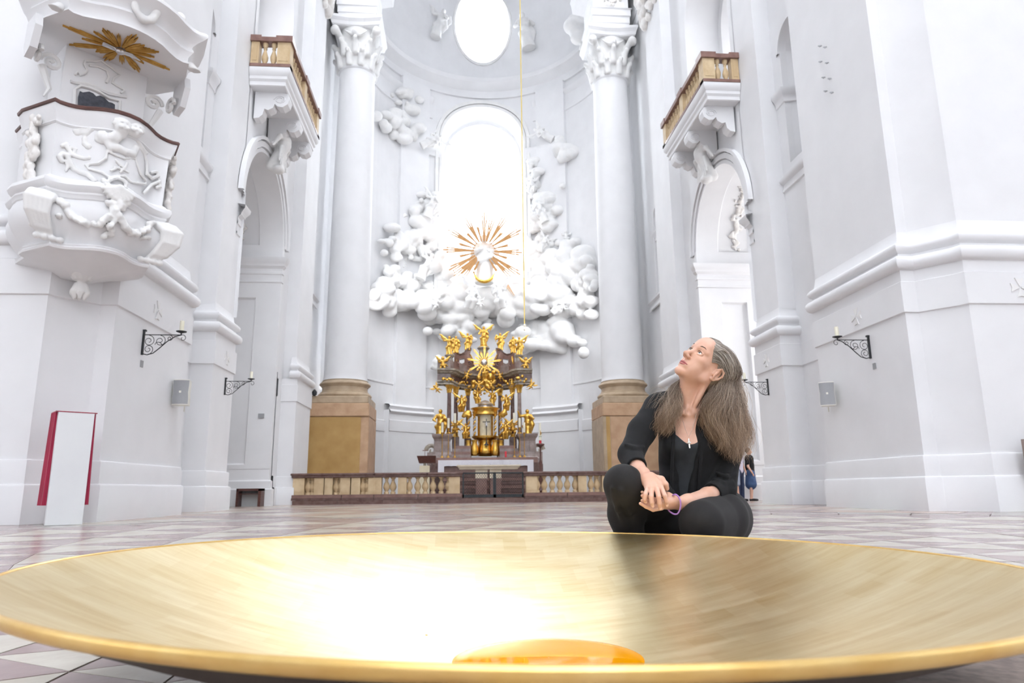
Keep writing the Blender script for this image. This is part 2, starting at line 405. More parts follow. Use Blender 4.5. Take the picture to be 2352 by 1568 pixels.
    wrap([(6.9, 24.0), (6.65, 24.0), (6.65, 26.3), (7.3, 26.3)], PROF_MOULD, 'pilaster_base_moulding')
    wrap([(6.95, 22.6), (7.2, 23.2), (7.2, 24.0), (6.65, 24.0), (6.65, 26.3), (7.3, 26.3), (7.3, 34)], PROF_LOW, 'pilaster_dado')
    wrap([(7.04, 22.45), (7.04, 23.1), (7.2, 23.2), (7.2, 24.0), (6.65, 24.0), (6.65, 26.3), (7.3, 26.3), (7.3, 34)], [(-.09, 4.1), (-.09, H_TOP)], 'pilaster_shaft')
    wrap([(7.3, 26.4), (7.3, 29.6)], [(0, 8.05), (.05, 8.07), (.05, 8.15), (.02, 8.2), (.02, 8.32), (.12, 8.4), (.12, 8.47), (0, 8.5)], 'string_course')
    # niche relief in the bay before the column
    mb = MB(T)
    for o1, o2, d in ((.5, .62, .10), (.62, .7, .05)):
        P1 = [(27.9-o1*math.cos(math.pi*i/14), 11.9+o1*math.sin(math.pi*i/14)) for i in range(15)]; P2 = [(27.9-o2*math.cos(math.pi*i/14), 11.9+o2*math.sin(math.pi*i/14)) for i in range(15)]
        P1 = [(27.9-o1, 8.6)]+P1+[(27.9+o1, 8.6)]; P2 = [(27.9-o2, 8.6)]+P2+[(27.9+o2, 8.6)]
        X0 = 7.39
        mb.strip([(X0-d, u, z) for u, z in P1], [(X0-d, u, z) for u, z in P2]); mb.strip([(X0, u, z) for u, z in P1], [(X0-d, u, z) for u, z in P1]); mb.strip([(X0-d, u, z) for u, z in P2], [(X0, u, z) for u, z in P2])
    part('niche_frame', mb)
    wrap([(7.39, 27.2), (7.39, 28.7)], [(0, 10.9), (.06, 10.95), (.06, 11.1), (.16, 11.25), (.16, 11.35), (0, 11.4)], 'niche_impost')
    # far jamb of the passage: plinth, panelled face, impost
    J = [(11.5, 22.45), (6.98, 22.45), (6.98, 22.62)]
    wrap(J, [(.12, 0), (.12, .50), (.06, .53), (.06, .75), (.006, .79), (-.01, 1.125)], 'passage_jamb')
    mb = MB(T); u0, u1, z0, z1 = 7.75, 8.65, 1.25, 6.6
    Y = 22.45
    for (a, b, c, d) in ((6.98, u0, 1.12, 8.4), (u1, 11.5, 1.12, 8.4), (u0, u1, 1.12, z0), (u0, u1, z1, 8.4)): mb.add([(a, Y, c), (b, Y, c), (b, Y, d), (a, Y, d)], [(0, 1, 2, 3)])
    mb.add([(u0, Y, z0), (u1, Y, z0), (u1, Y, z1), (u0, Y, z1), (u0+.05, Y+.09, z0+.05), (u1-.05, Y+.09, z0+.05), (u1-.05, Y+.09, z1-.05), (u0+.05, Y+.09, z1-.05)], [(0, 1, 5, 4), (1, 2, 6, 5), (2, 3, 7, 6), (3, 0, 4, 7), (4, 5, 6, 7)])
    mb.add([(6.98, Y, .7), (6.98, Y+.2, .7), (6.98, Y+.2, 8.4), (6.98, Y, 8.4)], [(0, 1, 2, 3)])
    part('jamb_panel', mb)
    IMP = [(-.01, 7.10), (.03, 7.12), (.03, 7.17), (.006, 7.19), (.006, 7.38), (.04, 7.40), (.04, 7.47), (.02, 7.49), (.02, 7.58), (.10, 7.66), (.10, 7.70), (.14, 7.76), (.19, 7.84), (.20, 7.93), (-.01, 7.97)]
    wrap(J, IMP, 'impost_cornice'); wrap([(6.97+.09, 17.95), (6.97+.09, 18.34-.09), (11.5, 18.25)], IMP, 'impost_cornice')
    # arcade wall with the big arch; barrel intrados
    yc, r, zs = 20.35, 2.10, 8.32; X0 = 7.04
    mb = MB(T); out = mb.archwall(lambda u, z: (X0, u, z), 18.2, 22.5, 8.2, 12.1, yc, r, zs, 8.2, n=28); part('arch_wall', mb)
    mb = MB(T); arc = [(yc-r*math.cos(math.pi*i/28), zs+r*math.sin(math.pi*i/28)) for i in range(29)]; 
    def off(k): return [(yc+(u-yc)*k, zs+(z-zs)*k if z > zs else z) for u, z in arc]
    xs = [(X0, 1), (7.75, 1), (7.8, 1.035), (8.9, 1.035), (8.95, 1), (11.5, 1)]
    for (x1, k1), (x2, k2) in zip(xs, xs[1:]): mb.strip([(x1, u, z) for u, z in off(k1)], [(x2, u, z) for u, z in off(k2)])
    part('arch_soffit', mb)
    mb = MB(T)
    for (a, b, d) in ((1.0, 1.05, .05), (1.07, 1.15, .09), (1.17, 1.22, .14)):
        mb.strip([(X0-d, u, z) for u, z in off(a)], [(X0-d, u, z) for u, z in off(b)]); mb.strip([(X0, u, z) for u, z in off(a)], [(X0-d, u, z) for u, z in off(a)]); mb.strip([(X0-d, u, z) for u, z in off(b)], [(X0, u, z) for u, z in off(b)])
    part('archivolt', mb)
    # keystone scroll with leaf ornament
    sd = SDF((s*6.4-.7 if s > 0 else -7.3, 19.6, 9.6), (s*6.4+.9 if s > 0 else -5.9, 21.1, 11.4), .035)
    k = lambda x, y, z: (s*x, y, z)
    sd.chain([k(6.95, 20.35, 10.2), k(6.75, 20.35, 10.5), k(6.6, 20.35, 10.9), k(6.75, 20.35, 11.2)], [.16, .18, .2, .15], .08)
    sd.ell(k(6.55, 20.35, 11.05), (.16, .3, .16), k=.04); sd.ell(k(6.72, 20.35, 10.1), (.18, .22, .14), k=.06)
    for a in range(-3, 4): sd.cone(k(6.62, 20.35+a*.08, 10.75), k(6.6, 20.35+a*.14, 10.2-.06*(3-abs(a))), .06, .03, .02)
    for dy in (-1, 1):
        sd.chain([k(6.7, 20.35+dy*.2, 11.1), k(6.6, 20.35+dy*.5, 10.95), k(6.75, 20.35+dy*.62, 10.6)], [.09, .08, .04], .04)
    V, F = sd.mesh(); mkobj('keystone_ornament', taubin(V, F, 1), F, 'stucco', root, True, 180)
    # garland relief under the arch
    sd = SDF((min(s*8.0, s*8.8), 21.2, 8.0), (max(s*8.0, s*8.8), 22.75, 10.9), .035); rg = random.Random(3)
    for i in range(150):
        t = rg.random(); a = .08+t*1.15; rr = 2.14
        u, z = yc+rr*math.cos(a), zs+rr*math.sin(a); x = 8.37+.09*math.sin(t*25)+rg.gauss(0, .07)
        e = rg.uniform(.03, .065); sd.ell(k(x, u, z), (e, e*.9, e*rg.uniform(.7, 1.3)), k=.02)
    V, F = sd.mesh(); mkobj('garland', taubin(V, F, 1), F, 'relief', root, True, 180)
    # chapel behind the passage
    mb = MB(T); mb.box(13.6, 13.7, 16, 26, 0, 11); mb.box(11.5, 13.7, 26, 26.1, 0, 11); mb.box(11.5, 13.7, 15.9, 16, 0, 11); mb.box(11.4, 13.7, 16, 26, 11, 11.1)
    mb.box(11.5, 11.6, 16, 18.3, 0, 11); mb.box(11.5, 11.6, 22.45, 26, 0, 11);
    part('chapel_wall', mb, sm=False)
    mb = MB(T); mb.box(7.6, 11.3, 22.7, 31.4, 0, H_TOP-.5); mb.box(7.16, 7.8, 22.66, 24.1, 0, H_TOP-.5); mb.box(8.4, 11.3, 11.2, 18.1, 0, 12); mb.box(7.0, 8.0, 17.0, 18.1, 0, H_TOP-.5) if 0 else None; part('wall_gap_filler', mb, sm=False)  # unseen filler boxes added behind the walls to cover bright gaps
    # gallery above the balcony
    mb = MB(T); out = mb.archwall(lambda u, z: (X0, u, z), 18.2, 22.5, 12.1, H_TOP, yc, 1.9, 16.6, 12.12, n=20); part('gallery_wall', mb)
    mb = MB(T); mb.strip([(X0, u, z) for u, z in out], [(8.3, u, z) for u, z in out]); mb.strip([(8.3, u, z) for u, z in out], [(8.3, yc+(u-yc)*.85, 16.6+(z-16.6)*.85 if z > 16.6 else z) for u, z in out]); mb.strip([(8.3, yc+(u-yc)*.85, 16.6+(z-16.6)*.85 if z > 16.6 else z) for u, z in out], [(10.3, yc+(u-yc)*.85, 16.6+(z-16.6)*.85 if z > 16.6 else z) for u, z in out])
    mb.box(10.35, 10.45, 18.0, 22.7, 12.0, 20); mb.box(7.04, 10.4, 18.2, 22.5, 12.0, 12.12); part('gallery_jamb', mb)
    # main entablature high up
    wrap([(14, 10.80), (7.42, 10.80), (6.95, 11.42), (6.70, 11.42), (6.70, 14.55), (7.5, 14.78), (7.5, 16.80), (6.97, 16.80), (6.97, 18.34), (7.04, 18.34), (7.04, 22.5), (7.2, 23.9), (6.65, 24.0), (6.65, 26.3), (7.3, 26.3), (7.3, 34)],
         [(0, 22.2), (.06, 22.25), (.06, 22.7), (.12, 22.75), (.12, 23.1), (.05, 23.15), (.05, 24.4), (.25, 24.6), (.6, 24.9), (.62, 25.3), (0, 25.35)], 'entablature')
    # capitals of the flat pilasters
    for (xa, ya, yb, zz) in ((6.74, 24.1, 26.2, 19.6), (7.06, 16.95, 18.2, 19.6)):
        sd = SDF((min(s*(xa-.6), s*(xa+.2)), ya-.4, zz-.1), (max(s*(xa-.6), s*(xa+.2)), yb+.4, zz+2.1), .06); rg = random.Random(5)
        for i in range(60):
            u = rg.uniform(ya-.05, yb+.05); z = zz+rg.uniform(.1, 1.7); e = rg.uniform(.1, .2); sd.ell(k(xa-.05-.1*(z-zz), u, z), (e, e, e*1.2), k=.03)
        for u in (ya, yb): sd.ell(k(xa-.2, u, zz+1.5), (.24, .24, .24), k=.05)
        V, F = sd.mesh(); mkobj('pilaster_capital', V, F, 'relief', root, True, 180)
    # Greek cross reliefs in the band
    def cross(c, tdir, sz=.17):
        mb = MB(T)
        t = Vector(tdir).normalized(); nrm = Vector((-1, 0, 0)) if abs(t.y) > .5 else Vector((0, -1, 0)); U = Vector((0, 0, 1))
        for q in range(4):
            a = q*math.pi/2
            d1 = t*math.cos(a)+U*math.sin(a); d2 = -t*math.sin(a)+U*math.cos(a)
            pl = [(.02, .012), (.02, -.012), (sz, -.075), (sz*.88, 0), (sz, .075)]
            vv = [Vector(c)+d1*x+d2*y+nrm*h for h in (0, .02) for x, y in pl]
            mb.add(vv, [(5, 6, 7, 8, 9)]+[(i, (i+1) % 5, 5+(i+1) % 5, 5+i) for i in range(5)])
        return part('cross_relief', mb, 'stucco', False)
    cross((6.665, 12.85, 3.69), (0, 1, 0)); cross((6.935, 17.6, 3.69), (0, 1, 0))
    if s > 0: cross((8.35, 10.765, 3.69), (1, 0, 0))
    # nave / transept walls behind the camera so that the room closes (never seen directly)
    mb = MB(T); mb.add([(14, 10.8, 0), (19, 10.8, 0), (19, 10.8, H_TOP), (14, 10.8, H_TOP)], [(0, 1, 2, 3)])
    mb.add([(19, 10.8, 0), (19, -7, 0), (19, -7, H_TOP), (19, 10.8, H_TOP)], [(0, 1, 2, 3)])
    mb.add([(19, -7, 0), (7.4, -7, 0), (7.4, -7, H_TOP), (19, -7, H_TOP)], [(0, 1, 2, 3)])
    mb.add([(7.4, -7, 0), (7.4, -19, 0), (7.4, -19, H_TOP), (7.4, -7, H_TOP)], [(0, 1, 2, 3)]); part('transept_wall', mb)
    return root
wall_right = wall_side(1, 'wall_right'); wall_left = wall_side(-1, 'wall_left')
mb = MB(); mb.add([(-7.4, -19, 0), (7.4, -19, 0), (7.4, -19, H_TOP), (-7.4, -19, H_TOP)], [(0, 1, 2, 3)]); tag(mb.build('wall_back', 'plaster'), kind='structure')

# barrel vault over nave and choir, domed drum over the crossing
root = empty('ceiling', (0, 0, H_TOP), kind='structure')
def vault(y0, y1):
    mb = MB(); A = [(7.45*math.cos(math.pi*i/24), 26.2+7.3*math.sin(math.pi*i/24)) for i in range(25)]
    mb.strip([(x, y0, z) for x, z in A], [(x, y1, z) for x, z in A]); return mb.build('vault', 'plaster', root, True)
vault(-19, -7); vault(9.5, 33.5)
mb = MB(); 
for a, b, c, d in ((-19, -7, -7, 10.8), (7, 19, -7, 10.8)): mb.add([(a, c, H_TOP), (b, c, H_TOP), (b, d, H_TOP), (a, d, H_TOP)], [(0, 1, 2, 3)])
mb.lathe([(7.0, H_TOP-3), (6.6, H_TOP-2), (6.6, H_TOP+2), (6.0, H_TOP+4.5), (3.5, H_TOP+6.6), (.01, H_TOP+7.2)], (0, 2, 0), 40); mb.build('dome_drum', 'plaster', root, True)

# ------------------------------------------------------------------ apse
AC = (0.15, 32.5); AR = 6.4
def apse(u, z, o=0): a = u/AR; return (AC[0]+(AR-o)*math.sin(a), AC[1]+(AR-o)*math.cos(a), z)
root = empty('wall_apse', (0, 38.9, 0), kind='structure')
hw = 2.45; ua = AR*math.asin(hw/AR)
mb = MB()
zt = 34
o1 = mb.archwall(lambda u, z: apse(u, z), -ua-.01, ua+.01, 0, 24.3, 0, ua, 20.85, 10.5, rz=2.45, n=32, hu=1)
# oval opening
uo = 1.72; N = 40; zc, hz = 28.9, 2.52
ov = [(uo*math.cos(2*math.pi*i/N), zc+hz*math.sin(2*math.pi*i/N)) for i in range(N)]
for i in range(N):
    a, b = ov[i], ov[(i+1) % N]
    def ext(p):
        th = math.atan2((p[1]-zc)/hz, p[0]/uo); c, s_ = math.cos(th), math.sin(th); m = max(abs(c), abs(s_)); return (ua*c/m, zc+(zt-zc if s_ > 0 else zc-24.3)*s_/m)
    A_, B_ = ext(a), ext(b); mb.add([apse(*a), apse(*A_), apse(*B_), apse(*b)], [(0, 1, 2, 3)])
for sg in (-1, 1):
    n = 24; U = [sg*(ua+(AR*1.75-ua)*i/n) for i in range(n+1)]
    for i in range(n): mb.add([apse(U[i], 0), apse(U[i+1], 0), apse(U[i+1], zt), apse(U[i], zt)], [(0, 1, 2, 3)])
mb.build('apse_wall', 'plaster', root, True, 30)
mb = MB()
mb.strip([apse(u, 24.3) for u in np.linspace(-ua, ua, 12)], [apse(u*1.0, 24.3) for u in np.linspace(-ua, ua, 12)])
# splayed reveals
def inner(u, z, k=.78, y=40.55, zc_=None): return (AC[0]+.05+(u/ua)*hw*k, y, z)
O = [apse(u, z) for u, z in o1]; I1 = []
for u, z in o1:
    zz = z if z <= 20.85 else 20.85+(z-20.85)*.92
    I1.append((AC[0]+.05+(u/ua)*hw*.965, 39.9, zz-.25 if z > 20 else z))
I2 = [(AC[0]+.05+(x-AC[0]-.05)*.975, 39.9, z-.12 if z > 20 else z) for x, y, z in I1]
I3 = []
for u, z in o1: 
    zz = z if z <= 20.85 else 20.85+(z-20.85)*.78
    I3.append((AC[0]+.05+(u/ua)*hw*.84, 40.6, zz-.35 if z > 20 else z))
mb.strip(O, I1); mb.strip(I1, I2); mb.strip(I2, I3)
mb.add([(-2.3, 38.8, 10.5), (2.6, 38.8, 10.5), (2.6, 40.6, 10.5), (-2.3, 40.6, 10.5)], [(0, 1, 2, 3)])
OO = [apse(u, z) for u, z in ov]; OI = [(AC[0]+(u/uo)*1.55, 40.3, 28.9+(z-28.9)*.93) for u, z in ov]
mb.strip(OO, OI, True); mb.build('window_reveal', 'plaster', root, True, 50)
mb = MB()   # raised window surrounds
def band(pts, k0, k1, d, cx, cz, closed=False):
    def sc(k, o): return [apse(u*k if True else u, (cz+(z-cz)*k if z > cz or closed else z), o) for u, z in pts]
    a, b = sc(k0, d), sc(k1, d); mb.strip(a, b, closed); mb.strip(sc(k0, -.02), a, closed); mb.strip(b, sc(k1, -.02), closed)
sub = [p for p in o1]
band(sub, 1.0, 1.07, .10, 0, 20.85); band(sub, 1.09, 1.17, .16, 0, 20.85)
band(ov, 1.03, 1.10, .1, 0, 28.9, True)
mb.build('window_surround', 'stucco', root, True, 40)
arcw = lambda u0, u1, n, o=0: [apse(u0+(u1-u0)*i/n, 0, o)[:2] for i in range(n+1)]
def asweep(name, u0, u1, prof, m='plaster', n=None, ends=False):
    n = n or max(4, int(abs(u1-u0)*3)); P = arcw(u1, u0, n); mb = MB(); mb.sweep([(p[0], p[1]) for p in P], [(-o, z) for o, z in prof] if False else prof)
    return mb.build(name, m, root, True, 35)
umax = AR*1.65
asweep('entablature', umax, -umax, [(0, 21.9)] and [(-.0, 23.85), (-.12, 23.87), (-.12, 24.0), (-.06, 24.03), (-.06, 24.35), (-.25, 24.5), (-.55, 24.7), (-.6, 24.95), (-.45, 25.0), (0, 25.3)])
asweep('lower_cornice', umax, ua*1.25, [(0, 22.0), (-.08, 22.03), (-.08, 22.3), (-.03, 22.33), (-.03, 23.0), (-.18, 23.2), (-.2, 23.35), (0, 23.4)])
asweep('lower_cornice', -ua*1.25, -umax, [(0, 22.0), (-.08, 22.03), (-.08, 22.3), (-.03, 22.33), (-.03, 23.0), (-.18, 23.2), (-.2, 23.35), (0, 23.4)])
asweep('window_impost', ua*1.5, ua*1.02, [(0, 19.6), (-.1, 19.65), (-.1, 19.9), (-.2, 20.1), (-.2, 20.3), (0, 20.35)]); asweep('window_impost', -ua*1.02, -ua*1.5, [(0, 19.6), (-.1, 19.65), (-.1, 19.9), (-.2, 20.1), (-.2, 20.3), (0, 20.35)])
asweep('apse_dado', umax, -umax, [(-.05, 0), (-.05, 3.38), (-.09, 3.40), (-.09, 3.95), (0, 3.98)])
asweep('apse_band', umax, -umax, [(0, 5.86), (-.045, 5.88), (-.045, 5.95), (0, 5.97)])
for sg in (-1, 1):
    u0, u1 = sorted((sg*2.95, sg*6.0))
    asweep('apse_pilaster_dado', u1, u0, [(0, 0), (-.35, 0), (-.35, 3.40), (-.39, 3.42), (-.39, 3.97), (-.33, 4.0), (-.33, 4.3), (-.4, 4.34), (-.46, 4.42), (-.4, 4.5), (-.3, 4.55), (-.36, 4.62), (-.4, 4.7), (-.34, 4.78), (-.24, 4.82), (0, 4.83)])
    u0, u1 = sorted((sg*3.4, sg*5.4)); asweep('apse_pilaster', u1, u0, [(0, 4.8), (-.2, 4.82), (-.2, 23.9), (0, 23.95)])
    for uu in (u0, u1):
        mb = MB(); mb.add([apse(uu, 4.8), apse(uu, 4.8, .2), apse(uu, 23.9, .2), apse(uu, 23.9)], [(0, 1, 2, 3)]); mb.build('pilaster_edge', 'plaster', root)
    for uu in (sg*2.95, sg*6.0):
        mb = MB(); mb.add([apse(uu, 0), apse(uu, 0, .35), apse(uu, 4.5, .35), apse(uu, 4.5)], [(0, 1, 2, 3)]); mb.build('pilaster_edge', 'plaster', root)
# half dome above
mb = MB(); rows = [[apse(AR*1.7*(i/20*2-1), 0) for i in range(21)]]
for k in range(9):
    a = math.pi/2*k/8; rows.append([(AC[0]+(p[0]-AC[0])*math.cos(a), AC[1]+(p[1]-AC[1])*math.cos(a), 33.9+4*math.sin(a)) for p in rows[0]])
for a, b in zip(rows[1:], rows[2:]): mb.strip(a, b)
mb.build('half_dome', 'plaster', root, True)

A = [(7.46*math.cos(math.pi*i/24), 26.2+7.3*math.sin(math.pi*i/24)) for i in range(25)]
mb = MB(); mb.strip([(x, 33.45, z-.05) for x, z in A], [(x, 33.45, 42) for x, z in A]); mb.build('apse_light_blocker', 'plaster', root)  # unseen strip added above the vault to stop sky light leaking in
# windows with bars and panes
win = empty('window_1', (.2, 40.5, 10.5), kind='structure')
P = [(x, y, z) for x, y, z in I3]; xs0, xs1 = P[0][0], P[-1][0]
mb = MB(); mb.v = [(x, 40.62, z) for x, y, z in P]; mb.f = [tuple(range(len(P)))]; mb.build('pane', 'glass', win)
for i in range(1, 5):
    x = xs0+(xs1-xs0)*i/5; zz = 20.85+1.35*math.sqrt(max(0, 1-((x-.2)/1.72)**2)) - .1
    MB().box(x-.012, x+.012, 40.54, 40.58, 10.6, zz+.1).build('mullion', 'iron', win)
for z in (12.6, 14.6, 16.6, 18.6, 20.6): MB().box(xs0, xs1, 40.53, 40.56, z-(.02 if z == 18.6 else .008), z+(.02 if z == 18.6 else .008)).build('glazing_bar', 'iron', win)
win = empty('window_2', (.2, 40.3, 26.4), kind='structure')
mb = MB(); mb.v = [(x, 40.4, z) for x, y, z in OI]; mb.f = [tuple(range(len(OI)))]; mb.build('pane', 'glass', win)
mb = MB(); mb.tube([(.2+(x-.2)*.93, 40.36, 28.9+(z-28.9)*.93) for x, y, z in OI], .02, 4, True); mb.build('glazing_ring', 'iron', win)
for x in (-.55, .2, .95): MB().box(x-.01, x+.01, 40.34, 40.37, 26.9, 30.9).build('mullion', 'iron', win)

# ------------------------------------------------------------------ floor: marble rosette under the crossing
def marble(name, c1, c2, vein, sc=3):
    m = mat(name, c1, c2, sc, .22, bump=.05, bscale=18, detail=10, lo=.3, hi=.7); nt = m.node_tree; b = nt.nodes['Principled BSDF']
    ramp = [n for n in nt.nodes if n.type == 'VALTORGB'][0]; tc = [n for n in nt.nodes if n.type == 'TEX_COORD'][0]
    v = nt.nodes.new('ShaderNodeTexNoise'); v.inputs['Scale'].default_value = 9; v.inputs['Detail'].default_value = 12; v.inputs['Distortion'].default_value = 2.5; v.inputs['Roughness'].default_value = .75
    mp = nt.nodes.new('ShaderNodeMapping'); mp.inputs['Scale'].default_value = (1, 2.6, 1); mp.inputs['Rotation'].default_value = (0, 0, .4)
    nt.links.new(tc.outputs['Object'], mp.inputs[0]); nt.links.new(mp.outputs[0], v.inputs['Vector'])
    r = nt.nodes.new('ShaderNodeValToRGB'); r.color_ramp.elements[0].position = .655; r.color_ramp.elements[1].position = .69; r.color_ramp.elements[0].color = (0, 0, 0, 1); r.color_ramp.elements[1].color = (1, 1, 1, 1)
    mx = nt.nodes.new('ShaderNodeMix'); mx.data_type = 'RGBA'
    nt.links.new(v.outputs['Fac'], r.inputs[0]); nt.links.new(r.outputs[0], mx.inputs['Factor']); nt.links.new(ramp.outputs[0], mx.inputs[6]); mx.inputs[7].default_value = srgb(vein)
    nt.links.new(mx.outputs[2], b.inputs['Base Color'])
    geo = nt.nodes.new('ShaderNodeObjectInfo'); return m
M['tile_light'] = marble('cream_floor_marble', 'B9B1A4', 'CFC9BE', '8A7B72'); M['tile_dark'] = marble('mauve_floor_marble', '94807F', 'AD9A97', '6B5754'); M['tile_pink'] = marble('pink_floor_marble', 'B09A90', 'C8B4A8', '7C675F')
M['tile_grey'] = marble('grey_floor_marble', 'A59E9A', 'B9B2AD', '7C7470')
M['joint'] = mat('floor_joint', '6A5C56', '84766E', 30, .7)
floor = empty('floor', (0, 0, 0), kind='structure')
mb = MB(); mb.add([(-20, -20, -.012), (20, -20, -.012), (20, 42, -.012), (-20, 42, -.012)], [(0, 1, 2, 3)]); mb.build('floor_bed', 'joint', floor)
FC = Vector((0.0, 1.9)); NS = 40
def proj_ok(p):
    v = p-Vector(CAM); c, s_ = math.cos(YAW), math.sin(YAW); xf = v.x*c-v.y*s_; yf = v.x*s_+v.y*c
    if yf < .3: return 0
    d = yf*math.cos(TILT)+v.z*math.sin(TILT); u = -yf*math.sin(TILT)+v.z*math.cos(TILT)
    px, py = 1176+FPX*xf/d, 784-FPX*u/d
    if px < -80 or px > 2430 or py > 1680: return 0
    bx, by = p.x+.97, p.y-1.75
    if bx*bx+by*by < .7: return 0
    return 1/(yf*yf*yf)
ring = [.55]
while ring[-1] < 9.2: ring.append(ring[-1]*1.0+max(.16, ring[-1]*2*math.pi/NS*.95))
cand = []; protos = {}
g = .004
for k in range(len(ring)-1):
    r0, r1 = ring[k]+g, ring[k+1]-g; da = 2*math.pi/NS; tw = (k*.5) % 1
    def pt(r, t): return (r*math.cos(t), r*math.sin(t))
    ga = g/r0
    up = [pt(r0, ga), pt(r0, da-ga)] + [pt(r1, da*.5)]
    nseg = 3
    dn = [pt(r0, da-ga*0)] + [pt(r1, da*.5+ga+(da-2*ga)*i/nseg) for i in range(nseg, -1, -1)][::-1]
    lt = [pt(r0, ga+(da-2*ga)*i/nseg) for i in range(nseg+1)]+[pt(r1, da*.5)]
    # light triangle points outwards, dark triangle inwards
    for typ, pl, mm in (('l', lt, 'tile_light'), ('d', [dn[0]]+dn[1:], 'tile_dark')):
        m = len(pl); v = [(x, y, -.012) for x, y in pl]+[(x*.9995, y*.9995, 0) for x, y in pl]
        me = bpy.data.meshes.new('floor_tile'); me.from_pydata(v, [], [tuple(range(m, 2*m))]+[(i, (i+1) % m, m+(i+1) % m, m+i) for i in range(m)])
        me.materials.append(M[mm]); me.update(); protos[(k, typ)] = me
        cx, cy = sum(p[0] for p in pl)/m, sum(p[1] for p in pl)/m
        for j in range(NS):
            a = (j+tw)*da; p = Vector((FC.x+cx*math.cos(a)-cy*math.sin(a), FC.y+cx*math.sin(a)+cy*math.cos(a), 0))
            sc = proj_ok(p)*(r1-r0)**2
            cand.append((sc, k, typ, a, p))
cand.sort(key=lambda t: -t[0])
rest = {'tile_light': MB(), 'tile_dark': MB()}; cnt = 0
for sc, k, typ, a, p in cand:
    if abs(p.x) > 14: continue
    me = protos[(k, typ)]
    if cnt < 298 and sc > 0:
        o = bpy.data.objects.new('floor_tile', me); COL.objects.link(o); o.parent = floor; o.location = (FC.x, FC.y, rnd.uniform(-.0012, .0012)); o.rotation_euler = (0, 0, a); cnt += 1
    else:
        c, s_ = math.cos(a), math.sin(a); b = rest['tile_light' if typ == 'l' else 'tile_dark']
        b.add([(FC.x+v.co.x*c-v.co.y*s_, FC.y+v.co.x*s_+v.co.y*c, v.co.z) for v in me.vertices], [tuple(q.vertices) for q in me.polygons])
for mm, b in rest.items(): tag(b.build('tile_field', mm, floor), kind='stuff')
# border ring and lozenge paving beyond
R1 = ring[-1]
for (ra, rb, mm) in ((R1+.01, R1+.42, 'tile_dark'), (R1+.43, R1+.75, 'tile_grey')):
    b = MB(); n = 64
    for i in range(n):
        a0, a1 = 2*math.pi*i/n+.0008, 2*math.pi*(i+1)/n-.0008
        b.add([(FC.x+r*math.cos(a), FC.y+r*math.sin(a), 0) for r, a in ((ra, a0), (rb, a0), (rb, a1), (ra, a1))], [(0, 1, 2, 3)])
    tag(b.build('tile_border', mm, floor), kind='stuff')
bs = {'tile_light': MB(), 'tile_dark': MB(), 'tile_pink': MB(), 'tile_grey': MB()}
S = 1.05
for i in range(-18, 19):
    for j in range(-12, 40):
        cx, cy = (i+.5*(j % 2))*S*1.5, j*S*.75
        if math.hypot(cx-FC.x, cy-FC.y) < R1+.75+S*.6: continue
        mm = ('tile_light' if (i+(j//2)) % 3 == 0 else 'tile_dark' if (i+j) % 2 else 'tile_pink')
        q = .49
        bs[mm].add([(cx-S*1.5*q, cy, 0), (cx, cy-S*1.5*q, 0), (cx+S*1.5*q, cy, 0), (cx, cy+S*1.5*q, 0)], [(0, 1, 2, 3)])
for i in range(64):
    a0, a1 = 2*math.pi*i/64, 2*math.pi*(i+1)/64; ra, rb = R1+.76, R1+.75+S*1.4
    bs['tile_dark' if i % 2 else 'tile_grey'].add([(FC.x+r*math.cos(a), FC.y+r*math.sin(a), -.002) for r, a in ((ra, a0), (rb, a0), (rb, a1), (ra, a1))], [(0, 1, 2, 3)])
for mm, b in bs.items(): tag(b.build('tile_field', mm, floor), kind='stuff')
